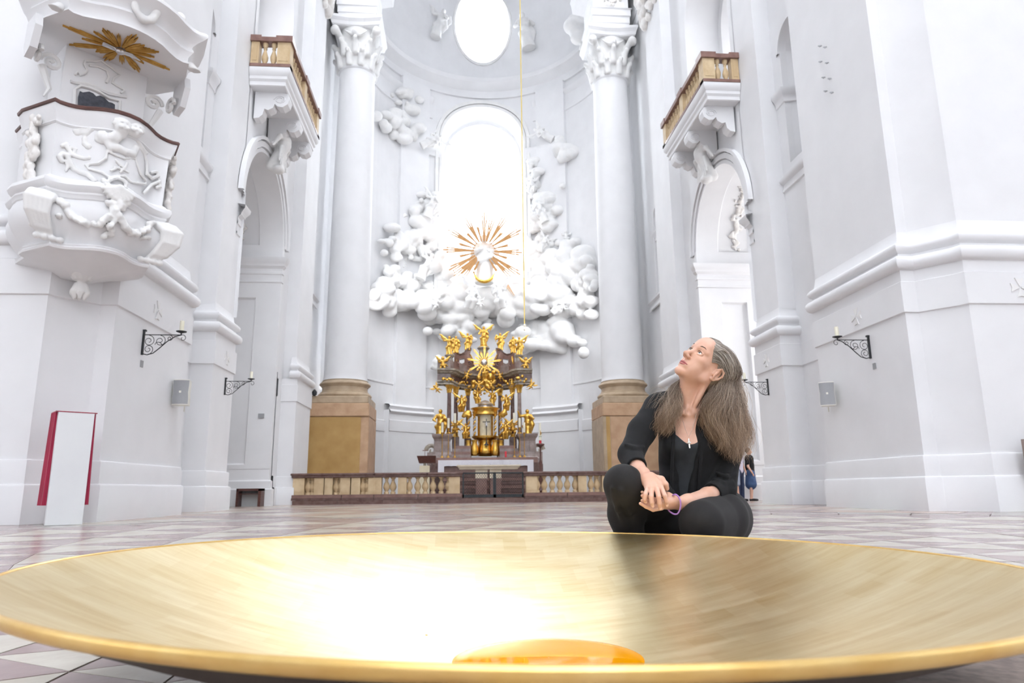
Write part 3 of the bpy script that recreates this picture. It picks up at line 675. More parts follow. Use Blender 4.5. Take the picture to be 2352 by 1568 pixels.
# ================================================================== the gilded bowl and the thread above it
BC = Vector((-.969, 1.752, 0)); BR = 1.073; BZ = .26; BS = 2.52
def goldleaf():
    m = bpy.data.materials.new('brushed_gold_leaf'); m.use_nodes = True; nt = m.node_tree; b = nt.nodes['Principled BSDF']
    L = nt.links.new; N = nt.nodes.new
    b.inputs['Metallic'].default_value = 1
    tc = N('ShaderNodeTexCoord'); mp = N('ShaderNodeMapping'); mp.inputs['Scale'].default_value = (2.2, 16, 2.2); mp.inputs['Rotation'].default_value = (0, 0, .12)
    L(tc.outputs['Object'], mp.inputs[0]); n = N('ShaderNodeTexNoise'); n.inputs['Scale'].default_value = 1.6; n.inputs['Detail'].default_value = 8; n.inputs['Roughness'].default_value = .65; L(mp.outputs[0], n.inputs['Vector'])
    br = N('ShaderNodeTexBrick'); br.inputs['Scale'].default_value = 1; br.inputs['Brick Width'].default_value = .085; br.inputs['Row Height'].default_value = .085; br.inputs['Mortar Size'].default_value = .0012; br.offset = .3
    br.inputs['Color1'].default_value = (.0, .0, .0, 1); br.inputs['Color2'].default_value = (1, 1, 1, 1); br.inputs['Mortar'].default_value = (.5, .5, .5, 1); L(tc.outputs['Object'], br.inputs['Vector'])
    r = N('ShaderNodeValToRGB'); r.color_ramp.elements[0].position = .3; r.color_ramp.elements[1].position = .7
    r.color_ramp.elements[0].color = (.77, .58, .27, 1); r.color_ramp.elements[1].color = (.94, .81, .53, 1)
    mx = N('ShaderNodeMix'); mx.data_type = 'FLOAT'; mx.inputs[0].default_value = .14; L(n.outputs['Fac'], mx.inputs[2]); L(br.outputs['Color'], mx.inputs[3]); L(mx.outputs[0], r.inputs[0]); L(r.outputs[0], b.inputs['Base Color'])
    mr = N('ShaderNodeMapRange'); mr.inputs['To Min'].default_value = .29; mr.inputs['To Max'].default_value = .40; L(n.outputs['Fac'], mr.inputs['Value']); L(mr.outputs[0], b.inputs['Roughness'])
    bp = N('ShaderNodeBump'); bp.inputs['Strength'].default_value = .25; bp.inputs['Distance'].default_value = .0012; L(n.outputs['Fac'], bp.inputs['Height']); L(bp.outputs[0], b.inputs['Normal']); return m
M['leaf'] = goldleaf()
M['rimgold'] = mat('rim_gold', 'E6BE72', 'F0D08C', 12, .35, metal=.95, bump=.15, bscale=30, dist=.002)
M['underside_shade'] = mat('shaded_underside', '3E342E', '4F443C', 8, .45, metal=.3)  # shade under the bowl painted in as a dark brown colour
bowl = empty('gilded_bowl', (BC.x, BC.y, .0), 'huge shallow round bowl lined with brushed gold leaf on the marble floor', 'bowl')
TB = Matrix.Rotation(.0135, 3, 'Y')
def bowlT(p):
    q = TB @ Vector((p[0], p[1], p[2]-BZ)); return Vector((BC.x, BC.y, BZ)) + q
zin = lambda r: BZ - (math.sqrt(BS*BS-r*r) - math.sqrt(BS*BS-BR*BR))
mb = MB(bowlT); mb.lathe([(max(r, .001), zin(r)) for r in np.linspace(0, BR-.004, 60)], n=160); mb.build('bowl_interior', 'leaf', bowl, True, 180)
mb = MB(bowlT); mb.lathe([(BR-.0045, zin(BR-.0045)), (BR-.003, BZ+.0015), (BR, BZ+.002), (BR+.004, BZ), (BR+.006, BZ-.004), (BR+.003, BZ-.014), (BR-.004, BZ-.018)], n=160); mb.build('rim', 'rimgold', bowl, True, 180)
mb = MB(bowlT); mb.lathe([(BR-.003, BZ-.017)]+[(r, zin(r)-.017+.006*(r/BR)) for r in np.linspace(BR-.02, .25, 40)]+[(.25, .012), (.001, .012)], n=120); mb.build('bowl_underside', 'underside_shade', bowl, True, 180)
def honeymat():
    m = bpy.data.materials.new('honey'); m.use_nodes = True; b = m.node_tree.nodes['Principled BSDF']
    b.inputs['Base Color'].default_value = srgb('EE9D04'); b.inputs['Roughness'].default_value = .03; b.inputs['Specular IOR Level'].default_value = .4
    b.inputs['IOR'].default_value = 1.38
    return m
M['honey'] = honeymat()
mb = MB(); hc = (BC.x+.046, BC.y, 0); mb.lathe([(.228, .0265), (.226, .0300), (.220, .0318), (.19, .0322), (.001, .0322)], hc, n=96)
tag(mb.build('honey_pool', 'honey', None, True, 180), 'round pool of amber honey lying in the bottom of the gold bowl', 'honey')
th = empty('golden_thread', (BC.x, BC.y, .83), 'thin golden thread hanging down in front of the apse above the bowl', 'thread')
MB().tube([(BC.x, BC.y, .835), (BC.x, BC.y, 6), (BC.x, BC.y, 31)], .0017, 6).build('cord', mat('thread_gold', 'E6CF7C', 'EED98C', 10, .5), th)
for z, r in ((.835, .0035), (.824, .0028)): MB().ell((BC.x, BC.y, z), (r, r, r*1.2), 10, 8).build('bead', mat('clear_bead', 'E8E8E4', 'F5F5F2', 5, .1), th, True, 180)
MB().ell((-1.22, 1.98, zin(math.hypot(.25, .23))+.003), (.004, .003, .0016), 8, 5).build('honey_drop', 'honey', None, True, 180)
tag(bpy.data.objects['honey_drop'], 'tiny dried amber drop on the bright gold leaf', 'drop')

# ================================================================== white information stand with red cloth behind
st = empty('draped_stand', (-6.6, 10.42, 0), 'tall white panel stand with crimson cloth down its back, before the left pier', 'stand')
T = lambda p: Matrix.Translation((-6.6, 10.42, 0)) @ Matrix.Rotation(R_(38), 4, 'Z') @ Vector(p)
mb = MB(T); mb.box(-.225, .225, -.03, .03, 0, 1.56, .006); mb.build('panel', 'whitecard', st)
mb = MB(T); mb.box(-.2, .2, .03, .12, 0, .3, .004); mb.build('foot', 'whitecard', st)
pl = [(-.25, .035)]
for i in range(14): pl.append((-.25-(.012 if i % 2 else 0), .05+i*.018))
pl += [(-.2, .3), (.2, .3)]
for i in range(13, -1, -1): pl.append((.25+(.012 if i % 2 else 0), .05+i*.018))
pl += [(.25, .035)]
mb = MB(T); n = len(pl)
mb.add([(x*(1 if z > 1 else 1.12), y, z) for z in (.27, 1.555) for x, y in pl], [(i, (i+1) % n, n+(i+1) % n, n+i) for i in range(n)]+[tuple(range(n, 2*n))])
mb.build('cloth', 'darkred', st)
MB(T).box(-.258, .258, -.034, .3, 1.556, 1.568).build('cloth_top', 'darkred', st)

# ================================================================== wall sconces with candles
def sconce(s, X0, Y, z0, L, lab, clab, k=1.0):
    t = empty('wall_sconce', (s*X0, Y, z0), lab, 'sconce', 'wrought iron candle brackets on the piers')
    f = lambda x, z: (s*(X0-x*k), Y, z0+z*k)
    MB().box(min(s*(X0-.03*k), s*X0), max(s*(X0-.03*k), s*X0), Y-.02, Y+.02, z0, z0+.43*k).build('wall_plate', 'iron', t)
    MB().box(min(s*(X0-.05*k), s*X0), max(s*(X0-.05*k), s*X0), Y-.028, Y+.028, z0+.42*k, z0+.45*k).build('plate_finial', 'iron', t)
    MB().tube([f(0, .36), f(L/k-.02, .36)], .0085, 6).build('arm', 'iron', t)
    S = L/k
    curve = [(.02, .02), (.1, -.0), (.2, .03), (.3, .12), (.42, .24), (.55, .33), (S-.02, .36)]
    MB().tube([f(x, z) for x, z in curve], .009, 5).build('brace', 'iron', t)
    def spiral(cx, cz, r, a0, turns, sg):
        P = []
        for i in range(26):
            q = i/25; a = a0+sg*turns*2*math.pi*q; rr = r*(1-.78*q); P.append(f(cx+rr*math.cos(a), cz+rr*math.sin(a)))
        MB().tube(P, .0055, 4).build('scroll', 'iron', t)
    spiral(.11, .25, .10, math.pi/2, 1.5, -1); spiral(.11, .10, .09, -math.pi/2, 1.5, 1); spiral(.30, .25, .10, math.pi/2, 1.5, -1)
    spiral(.24, .17, .1, 0, .4, 1); spiral(.46, .30, .055, math.pi/2, 1.3, -1); spiral(S-.0, .30, .065, math.pi*.6, .95, -1)
    c = f(S-.03, .36)
    MB().lathe([(.012, 0), (.012, .03), (.03, .035), (.085*k, .055), (.09*k, .065), (.03, .065), (.001, .066)], c, n=20).build('drip_dish', 'iron', t, True)
    cd_ = MB().lathe([(.001, 0), (.036*k, 0), (.036*k, .185*k), (.03*k, .19*k), (.001, .188*k)], (c[0], c[1], c[2]+.066), n=16).build('candle', 'wax', None, True)
    cd_.location = (0, 0, 0); MB().tube([(c[0], c[1], c[2]+.066+.188*k), (c[0], c[1], c[2]+.27*k)], .002, 4).build('wick', 'iron', cd_)
    tag(cd_, clab, 'candle', 'thick ivory candles on the wall sconces')
sconce(-1, 6.70, 12.45, 2.79, .68, 'black scrolled iron sconce on the pier beside the white stand', 'ivory candle on the sconce nearest the pulpit')
sconce(-1, 6.97, 17.72, 2.79, .66, 'black scrolled iron sconce near the left arched passage', 'ivory candle on the sconce beside the left passage', .95)
sconce(1, 6.70, 12.58, 2.80, .66, 'black scrolled iron sconce above the right wall plaque', 'ivory candle on the sconce above the right loudspeaker')
sconce(1, 6.97, 17.7, 2.78, .66, 'black scrolled iron sconce just behind the long grey hair', 'ivory candle hidden by the hair on the far right sconce', .95)
for s, x, y, z, l in ((-1, 6.70, 12.5, 2.64, 'small grey plaque under the left near sconce'), (1, 6.70, 12.5, 2.64, 'small grey plaque under the right near sconce')):
    p = empty('wall_plaque', (s*x, y, z), l, 'plaque'); MB().box(min(s*(x-.012), s*x), max(s*(x-.012), s*x), y-.05, y+.05, z-.06, z+.06).build('plate', 'cornmarble' if 0 else 'spk', p); MB().box(min(s*(x-.02), s*x), max(s*(x-.02), s*x), y-.055, y+.055, z+.055, z+.065).build('ledge', 'plaster', p)
p = empty('wall_plaque', (-7.34, 22.45, 2.76), 'small grey box on the panelled left passage jamb', 'plaque'); MB().box(-7.43, -7.25, 22.41, 22.45, 2.69, 2.83).build('plate', 'spk', p)

# ================================================================== loudspeakers
def speaker(s, X, Y, z0, ang, lab, tilt=0):
    t = empty('loudspeaker', (X, Y, z0), lab, 'speaker', 'grey wall loudspeakers')
    MT = Matrix.Translation((X, Y, z0)) @ Matrix.Rotation(R_(ang), 4, 'Z') @ Matrix.Rotation(R_(tilt), 4, 'Y'); T = lambda p: MT @ Vector(p)
    w = .15; n = 10
    P = [(w*(-1+2*i/n)*(1-.0), -.11-.035*math.sin(math.pi*i/n)) for i in range(n+1)]
    pl = P+[(w*.8, .12), (-w*.8, .12)]; m = len(pl)
    mb = MB(T); rows = [(0, .97), (.012, 1), (.12, 1), (.25, .93), (.38, 1), (.478, 1), (.49, .97)]
    mb.add([(x*k, y, z) for z, k in rows for x, y in pl], [(j*m+i, j*m+(i+1) % m, (j+1)*m+(i+1) % m, (j+1)*m+i) for j in range(len(rows)-1) for i in range(m)]+[tuple(range(m-1, -1, -1)), tuple((len(rows)-1)*m+i for i in range(m))]); mb.build('cabinet', 'cream', t, True, 30)
    mb = MB(T); k_ = n+1
    mb.add([(x*k*.97, y-.004, z) for z, k in [(.015, 1), (.12, 1), (.25, .93), (.38, 1), (.475, 1)] for x, y in P], [(j*k_+i, j*k_+i+1, (j+1)*k_+i+1, (j+1)*k_+i) for j in range(4) for i in range(n)]); mb.build('grille', 'spk', t, True, 60)
    mb = MB(T); mb.box(-.02, .02, -.152, -.147, .23, .27); mb.build('badge', 'cream', t)
    mb = MB(T); mb.tube([(0, .1, .2), (0, .2, .2), (0, .2, -.1)], .012, 6); mb.build('bracket', 'cream', t)
speaker(-1, -6.52, 13.95, 2.08, 4, 'grey loudspeaker on the left pier below the far edge of the dado line')
speaker(1, 6.50, 13.95, 2.05, -28, 'grey loudspeaker turned inwards on the right pier')

# low dark niche cupboard
t = empty('kneeler_box', (-7.4, 22.1, 0), 'low dark wooden box tucked into the left passage', 'box')
for a, b, c, d in ((-7.78, -7.72, 0, .52), (-7.14, -7.06, 0, .52), (-7.78, -7.06, .46, .53)): MB().box(a, b, 21.9, 22.32, c, d).build('board', 'wood', t)
MB().box(-7.72, -7.14, 22.28, 22.32, 0, .46).build('back_board', 'whitecard', t); MB().box(-7.72, -7.14, 21.95, 22.28, .36, .38).build('shelf', 'wood', t)
t = empty('display_board', (8.02, 10.5, 0), 'blurred brown edge of a board against the right frontal wall', 'board'); MB().box(7.76, 8.5, 10.5, 10.56, .55, 1.12).build('board_panel', mat('brown_board', '8E7C76', 'A08E88', 6, .6), t); MB().box(7.9, 7.96, 10.5, 10.56, 0, .56).build('leg', 'wood', t); MB().box(8.3, 8.36, 10.5, 10.56, 0, .56).build('leg', 'wood', t)
t = empty('wall_hooks', (6.79, 13.1, 9.3), 'row of small paired grey hooks high on the right pier', 'hooks')
for y, z in ((13.2, 9.91), (13.01, 9.75), (13.25, 9.56), (13.01, 9.37), (13.2, 9.14), (12.98, 8.97), (13.18, 8.8), (12.96, 8.63)): MB().tube([(6.79, y, z+.03), (6.72, y, z+.02), (6.72, y-.05, z-.03), (6.75, y-.08, z-.02)], .014, 5).build('hook', 'spk', t)

# ================================================================== balconies
def balcony(s, lab):
    t = empty('balcony', (s*6.9, 20.1, 12), lab, 'balcony', 'marble balconies over the two arches')
    T = MX(s)
    def bx(nm, m, *a, par=t, bev=0): return MB(T).box(*a, bev).build(nm, m, par)
    y0, y1, xf = 18.0, 22.12, 5.96
    SL = [(0, 11.55), (.03, 11.57), (.03, 11.68), (.08, 11.74), (.08, 11.83), (.14, 11.9), (.16, 11.98), (.16, 12.06), (0, 12.08)]
    plan = [(7.05, y0+.14), (xf+.14, y0+.14), (xf+.14, y1-.14), (7.05, y1-.14)]
    mb = MB(T); mb.sweep(plan, [(-o, z) for o, z in SL] if False else SL)
    # the slab mouldings are offset outwards from the slab
    mb2 = MB(T); mb2.sweep(plan, SL); mb2.box(xf+.14, 7.05, y0+.14, y1-.14, 11.56, 12.07); mb2.build('slab', 'plaster', t, True, 35)
    for yy in (y0+.62, (y0+y1)/2, y1-.62):     # scrolled consoles
        pts = []
        for i in range(9): a = math.pi*.5-i*math.pi*1.3/8; pts.append((6.28+.26*math.cos(a), 11.28+.25*math.sin(a)))
        prof = [(6.98, 11.56), (6.2, 11.56), (6.06, 11.5), (6.02, 11.36), (6.06, 11.2), (6.2, 11.1), (6.34, 11.12), (6.42, 11.2), (6.46, 11.08), (6.6, 11.0), (6.7, 11.04), (6.74, 10.85), (6.84, 10.76), (6.98, 10.74)]
        b = MB(T); b.prism(prof, lambda u, v, tt: (u, tt, v), yy-.17, yy+.17); c = b.build('console', 'plaster', t)
        for dy in (-.175, .175):
            b = MB(T); P = [(6.28+(.17-.1*i/16)*math.cos(i*.65), yy+dy, 11.33+(.13-.08*i/16)*math.sin(i*.65)) for i in range(17)]; b.tube(P, .022, 5); b.build('volute', 'plaster', c, True)
    zb, zt = 12.1, 12.83
    bx('bottom_rail', 'redmarble', xf-.03, 7.05, y0-.03, y0+.25, 12.07, 12.16); bx('bottom_rail', 'redmarble', xf-.03, xf+.27, y0, y1+.03, 12.07, 12.16)
    for (ya, yb) in ((y0, y1),):
        bx('handrail', 'redmarble', xf-.04, 7.05, y0-.04, y0+.28, 12.86, 12.99, bev=.0); bx('handrail', 'redmarble', xf-.04, xf+.29, y0, y1+.04, 12.86, 12.99); bx('handrail', 'redmarble', xf-.04, 7.05, y1-.28, y1+.04, 12.86, 12.99)
    bx('bottom_rail', 'redmarble', xf-.03, 7.05, y1-.25, y1+.03, 12.07, 12.16)
    for (xa, xb, ya, yb) in ((xf, xf+.36, y0, y0+.36), (xf, xf+.25, 19.92, 20.24), (xf, xf+.30, y1-.3, y1), (6.82, 7.04, y0, y0+.25)):
        p = bx('pedestal', 'sand_light', xa, xb, ya, yb, 12.16, 12.86); MB(T).box(xa+.05, xb-.05, ya-.012, ya, 12.26, 12.76).build('raised_panel', 'sand_light', p)
        bx('pedestal_cap', 'redmarble', xa-.06, xb+.04, ya-.06, yb+.06, 12.85, 13.03)
    prof = [(.075, 0), (.075, .05), (.05, .06), (.055, .10), (.09, .2), (.095, .27), (.07, .36), (.04, .46), (.038, .5), (.055, .53), (.04, .56), (.06, .6), (.075, .62), (.075, .70)]
    me = None
    spots = [(6.44, y0+.12), (6.68, y0+.12)] + [(xf+.13, y0+.55+i*.235) for i in range(6)] + [(xf+.13, 20.42+i*.235) for i in range(7)]
    for x, y in spots:
        if me is None:
            b0 = MB().lathe(prof, (0, 0, 0), n=10); o = mkobj('baluster', b0.v, b0.f, 'sand_light', t, True, 40, world=False); me = o.data
        else: o = bpy.data.objects.new('baluster', me); COL.objects.link(o); o.parent = t
        o.location = Vector((s*x, y, 12.16)) - t.location
balcony(-1, 'balcony with red marble rail over the left arch'); balcony(1, 'balcony with red marble rail over the right arch')

# ================================================================== giant columns on sandstone pedestals
def column(s, lab):
    t = empty('giant_column', (s*6.02, 30.05, 0), lab, 'column')
    cx, cy = s*6.02, 30.05; H = 1.21
    front = 'sand' if s < 0 else 'sand_pink'
    MB().box(cx-H, cx+H, cy-H-.04, cy+H, 0, 3.39, .02).build('pedestal_die', 'sand_pink' if s < 0 else 'sand_grey', t)
    MB().box(cx-H+(.02 if s < 0 else .32), cx+H-(.32 if s < 0 else .02), cy-H-.06, cy-H-.03, 0, 3.37).build('front_panel', front, t)
    if s > 0:
        MB().box(cx-H+.14, cx-H+.30, cy-H-.055, cy-H-.03, 0, 3.37).build('corner_strip', 'sand', t)
    MB().box(cx-H-.0, cx+H, cy-H-.11, cy+H, 3.39, 3.93, .03).build('pedestal_cornice', 'sand_pink', t)
    MB().box(cx-H+.05, cx+H-.05, cy-H-.04, cy+H, 3.93, 4.24, .03).build('plinth', 'sand_grey', t)
    TP = []
    def torus(z0, z1, r, d): return [(r+d*math.sin(math.pi*i/8), z0+(z1-z0)*i/8) for i in range(9)]
    prof = [(1.0, 4.2)]+torus(4.22, 4.47, 1.02, .11)+[(1.02, 4.49), (.97, 4.52), (.945, 4.6), (.95, 4.7), (.99, 4.74)]+torus(4.75, 4.92, .99, .08)+[(.98, 4.95), (.94, 4.96), (.93, 5.02)]
    MB().lathe(prof, (cx, cy-.0, 0), n=48).build('base_mouldings', 'sand_grey', t, True)
    sh = [(.955, 5.0), (.93, 5.06), (.905, 5.25)]+[(.905-.10*(i/10)**1.6, 5.25+14.2*i/10) for i in range(1, 11)]+[(.83, 19.48), (.86, 19.52), (.86, 19.58), (.80, 19.62)]
    MB().lathe(sh, (cx, cy, 0), n=56).build('shaft', 'plaster', t, True)
    # capital sculpted with leaves, volutes and a cherub head
    sd = SDF((cx-1.5, cy-1.5, 19.5), (cx+1.5, cy+.6, 21.75), .045); sd.cone((cx, cy, 19.5), (cx, cy, 21.4), .80, .95, .05)
    for row, (z, r, nn, h) in enumerate(((19.65, .84, 10, .6), (20.2, .9, 10, .6))):
        for i in range(nn):
            a = 2*math.pi*(i+.5*row)/nn; c_, s_ = math.cos(a), math.sin(a)
            sd.chain([(cx+r*c_, cy+r*s_, z), (cx+(r+.08)*c_, cy+(r+.08)*s_, z+h*.7), (cx+(r+.24)*c_, cy+(r+.24)*s_, z+h), (cx+(r+.28)*c_, cy+(r+.28)*s_, z+h*.85)], [.16, .15, .10, .05], .04)
    for q in range(4):
        a = math.pi/4+q*math.pi/2; c_, s_ = math.cos(a), math.sin(a)
        sd.chain([(cx+.85*c_, cy+.85*s_, 20.7), (cx+1.1*c_, cy+1.1*s_, 21.1), (cx+1.32*c_, cy+1.32*s_, 21.35)], [.1, .13, .17], .06); sd.ell((cx+1.36*c_, cy+1.36*s_, 21.25), (.2, .2, .23), k=.04)
    sd.ell((cx, cy-1.05, 21.1), (.17, .17, .21), k=.03)
    for q in (-1, 1): sd.cone((cx+q*.15, cy-1.02, 21.0), (cx+q*.5, cy-.98, 21.25), .09, .04, .03)
    V, F = sd.mesh(); mkobj('capital', taubin(V, F, 1), F, 'stucco', t, True, 180)
    H2 = 1.1
    plan = [(cx-H2, cy-H2), (cx-.35, cy-H2+.12), (cx+.35, cy-H2+.12), (cx+H2, cy-H2), (cx+H2, cy+H2), (cx-H2, cy+H2)]
    mb = MB(); mb.stack(plan, [(-.05, 21.5), (.0, 21.55), (.03, 21.7), (.10, 21.85), (.10, 21.98)], (cx, cy)); mb.build('abacus', 'plaster', t)
    H3 = .86; plan = [(cx-H3, cy-H3), (cx+H3, cy-H3), (cx+H3, cy+H3+.6), (cx-H3, cy+H3+.6)]
    mb = MB(); mb.stack(plan, [(0, 21.98), (0, 22.25), (.04, 22.28), (.04, 22.6), (.09, 22.64), (.09, 22.95), (.14, 23.02), (.0, 23.1), (0, 24.3), (.2, 24.5), (.5, 24.8), (.55, 25.3), (.6, 25.5)], (cx, cy)); mb.build('entablature_block', 'plaster', t)
    rg = random.Random(4+s); sd = SDF((cx-.9, cy-1.15, 23.05), (cx+.9, cy-.7, 24.35), .04)
    for i in range(46):
        a = i*.55; r = .12+.55*((i*7) % 11)/11; sd.ell((cx+r*math.cos(a)*1.1, cy-.88, 23.68+r*.85*math.sin(a)), (.08, .08, .08), k=.03)
    V, F = sd.mesh(); mkobj('frieze_relief', V, F, 'relief', t, True, 180)
    return t
column(-1, 'giant white column on a yellow sandstone pedestal left of the altar'); column(1, 'giant white column on a pinkish sandstone pedestal right of the altar')
for s in (-1, 1):   # wall closing the side of the apse behind the column
    mb = MB(MX(s)); mb.add([(6.5, 31.6, 0), (7.45, 31.6, 0), (7.45, 31.6, 34), (6.5, 31.6, 34)], [(0, 1, 2, 3)]); mb.build('return_wall', 'plaster', wall_left if s < 0 else wall_right)
mb = MB(); sp = empty('small_lamp', (-6.95, 29.35, 4.6), 'small dark lamp beside the left column base', 'lamp'); MB().lathe([(.001, 0), (.09, .02), (.1, .14), (.06, .2), (.02, .24), (.001, .25)], (-7.02, 28.72, 4.24), 14).build('lamp_body', 'iron', sp, True); MB().tube([(-7.02, 28.72, 4.22), (-7.02, 28.72, 4.26)], .05, 8).build('foot', 'iron', sp)

# ================================================================== communion rail with gate
px2x = lambda p: -1.1+(p-1057)*.014275
def rail(s, lab):
    t = empty('communion_rail', (s*3.9, 24.05, 0), lab, 'railing', 'two halves of the communion rail')
    T = MX(-s); xa, xb = -6.6, -1.1
    def bx(nm, m, *a): return MB(T).box(*a).build(nm, m, t)
    # red marble step and base in separate blocks
    cuts = [-6.62, -5.0, -3.95, -2.5, -1.06]
    for a, b in zip(cuts, cuts[1:]): bx('base_block', 'redmarble_dark', a+.004, b-.004, 23.86, 24.3, .135, .21); bx('base_block', 'redmarble', a+.012, b-.012, 23.88, 24.28, .21, .31)
    for a, b in zip([-6.64, -5.3, -3.95, -2.2, -1.04], [-5.3, -3.95, -2.2, -1.04]): 
        mb = MB(T); mb.stack([(a+.003, 23.86), (b-.003, 23.86), (b-.003, 24.3), (a+.003, 24.3)], [(-.02, .86), (.0, .89), (.0, .93), (.03, .95), (.03, .985), (.01, 1.01)], ((a+b)/2, 24)); mb.build('handrail', 'redmarble_dark', t)
    for c, wd in ((685, 26), (731, 22), (753, 18), (791, 22), (815, 20), (853, 19), (868, 12), (922, 20), (1043, 26)):
        x, h = px2x(c), wd*.0143/2; p = bx('pier', 'sand_light', x-h, x+h, 23.92, 24.24, .31, .87); mb = MB(T); mb.box(x-h+.05, x+h-.05, 23.905, 23.92, .40, .78); mb.build('raised_panel', 'sand_light', p)
    prof = [(.085, 0), (.085, .07), (.055, .085), (.06, .11), (.105, .19), (.115, .25), (.09, .33), (.05, .41), (.045, .44), (.06, .46), (.045, .48), (.06, .5), (.085, .52), (.085, .56)]
    me = None
    for c in (705, 715, 769, 779, 830, 840, 885, 900, 938, 957, 975, 993, 1012, 1029):
        if me is None: b0 = MB().lathe(prof, n=16); o = mkobj('baluster', b0.v, b0.f, 'sand_light', t, True, 40, world=False); me = o.data
        else: o = bpy.data.objects.new('baluster', me); COL.objects.link(o); o.parent = t
        o.location = Vector((-s*px2x(c), 24.08, .31)) - t.location
    # solid back behind the blind bays
    bx('back_slab', 'sand_light', px2x(690), px2x(862), 24.12, 24.24, .31, .87)
    bx('sockle', 'redmarble', xa, -1.1, 23.92, 24.24, .29, .315)
rail(-1, 'sandstone baluster rail left of the altar gate'); rail(1, 'sandstone baluster rail right of the altar gate')
t = empty('choir_step', (0, 23.9, 0), 'long dark red marble step below the communion rail', 'step')
for i in range(9):
    a, b = -6.54+i*13.08/9, -6.54+(i+1)*13.08/9; MB().box(a+.003, b-.003, 23.68, 24.5, 0, .13).build('step_block', 'redmarble_dark', t)
t = empty('altar_gate', (0, 24, .13), 'low iron mesh gate in the middle of the communion rail', 'gate')
def bar(nm, a, b, c, d, par=t): return MB().box(a, b, 23.97, 24.03, c, d).build(nm, 'gatemesh', par)
for sg, nm in ((-1, 'left'), (1, 'right')):
    lf = bar('gate_leaf', *((-1.03, -.98) if sg < 0 else (.045, .10)), .16, 1.0)
    for a, b, c, d in (((-1.03, .05, .955, 1.0), (-1.03, .05, .17, .27), (0.0, .05, .16, 1.0)) if sg < 0 else ((.05, 1.03, .955, 1.0), (.05, 1.03, .17, .27), (.98, 1.03, .16, 1.0))): bar('frame_bar', a, b, c, d, lf)
    mb = MB(); xa, xb = (-.98, 0) if sg < 0 else (.1, .98)
    n = 12
    for i in range(n+7):
        for dr in (-1, 1):
            x0 = xa+(xb-xa)*(i-6 if dr > 0 else i)/n; x1 = x0+dr*.55
            P0, P1 = Vector((x0, 24, .27)), Vector((x1, 24, .955))
            # clip to the leaf
            def clip(P0, P1):
                d = P1-P0; t0, t1 = 0, 1
                for lim, sg2 in ((xa, 1), (xb, -1)):
                    f0, f1 = sg2*(P0.x-lim), sg2*(P1.x-lim)
                    if f0 < 0 and f1 < 0: return None
                    if f0 < 0: t0 = max(t0, f0/(f0-f1))
                    if f1 < 0: t1 = min(t1, f0/(f0-f1))
                return (P0+d*t0, P0+d*t1) if t1 > t0+.02 else None
            c = clip(P0, P1)
            if c: mb.tube([c[0], c[1]], .004, 4)
    tag(mb.build('wire_lattice', 'gatemesh', lf), kind=None)
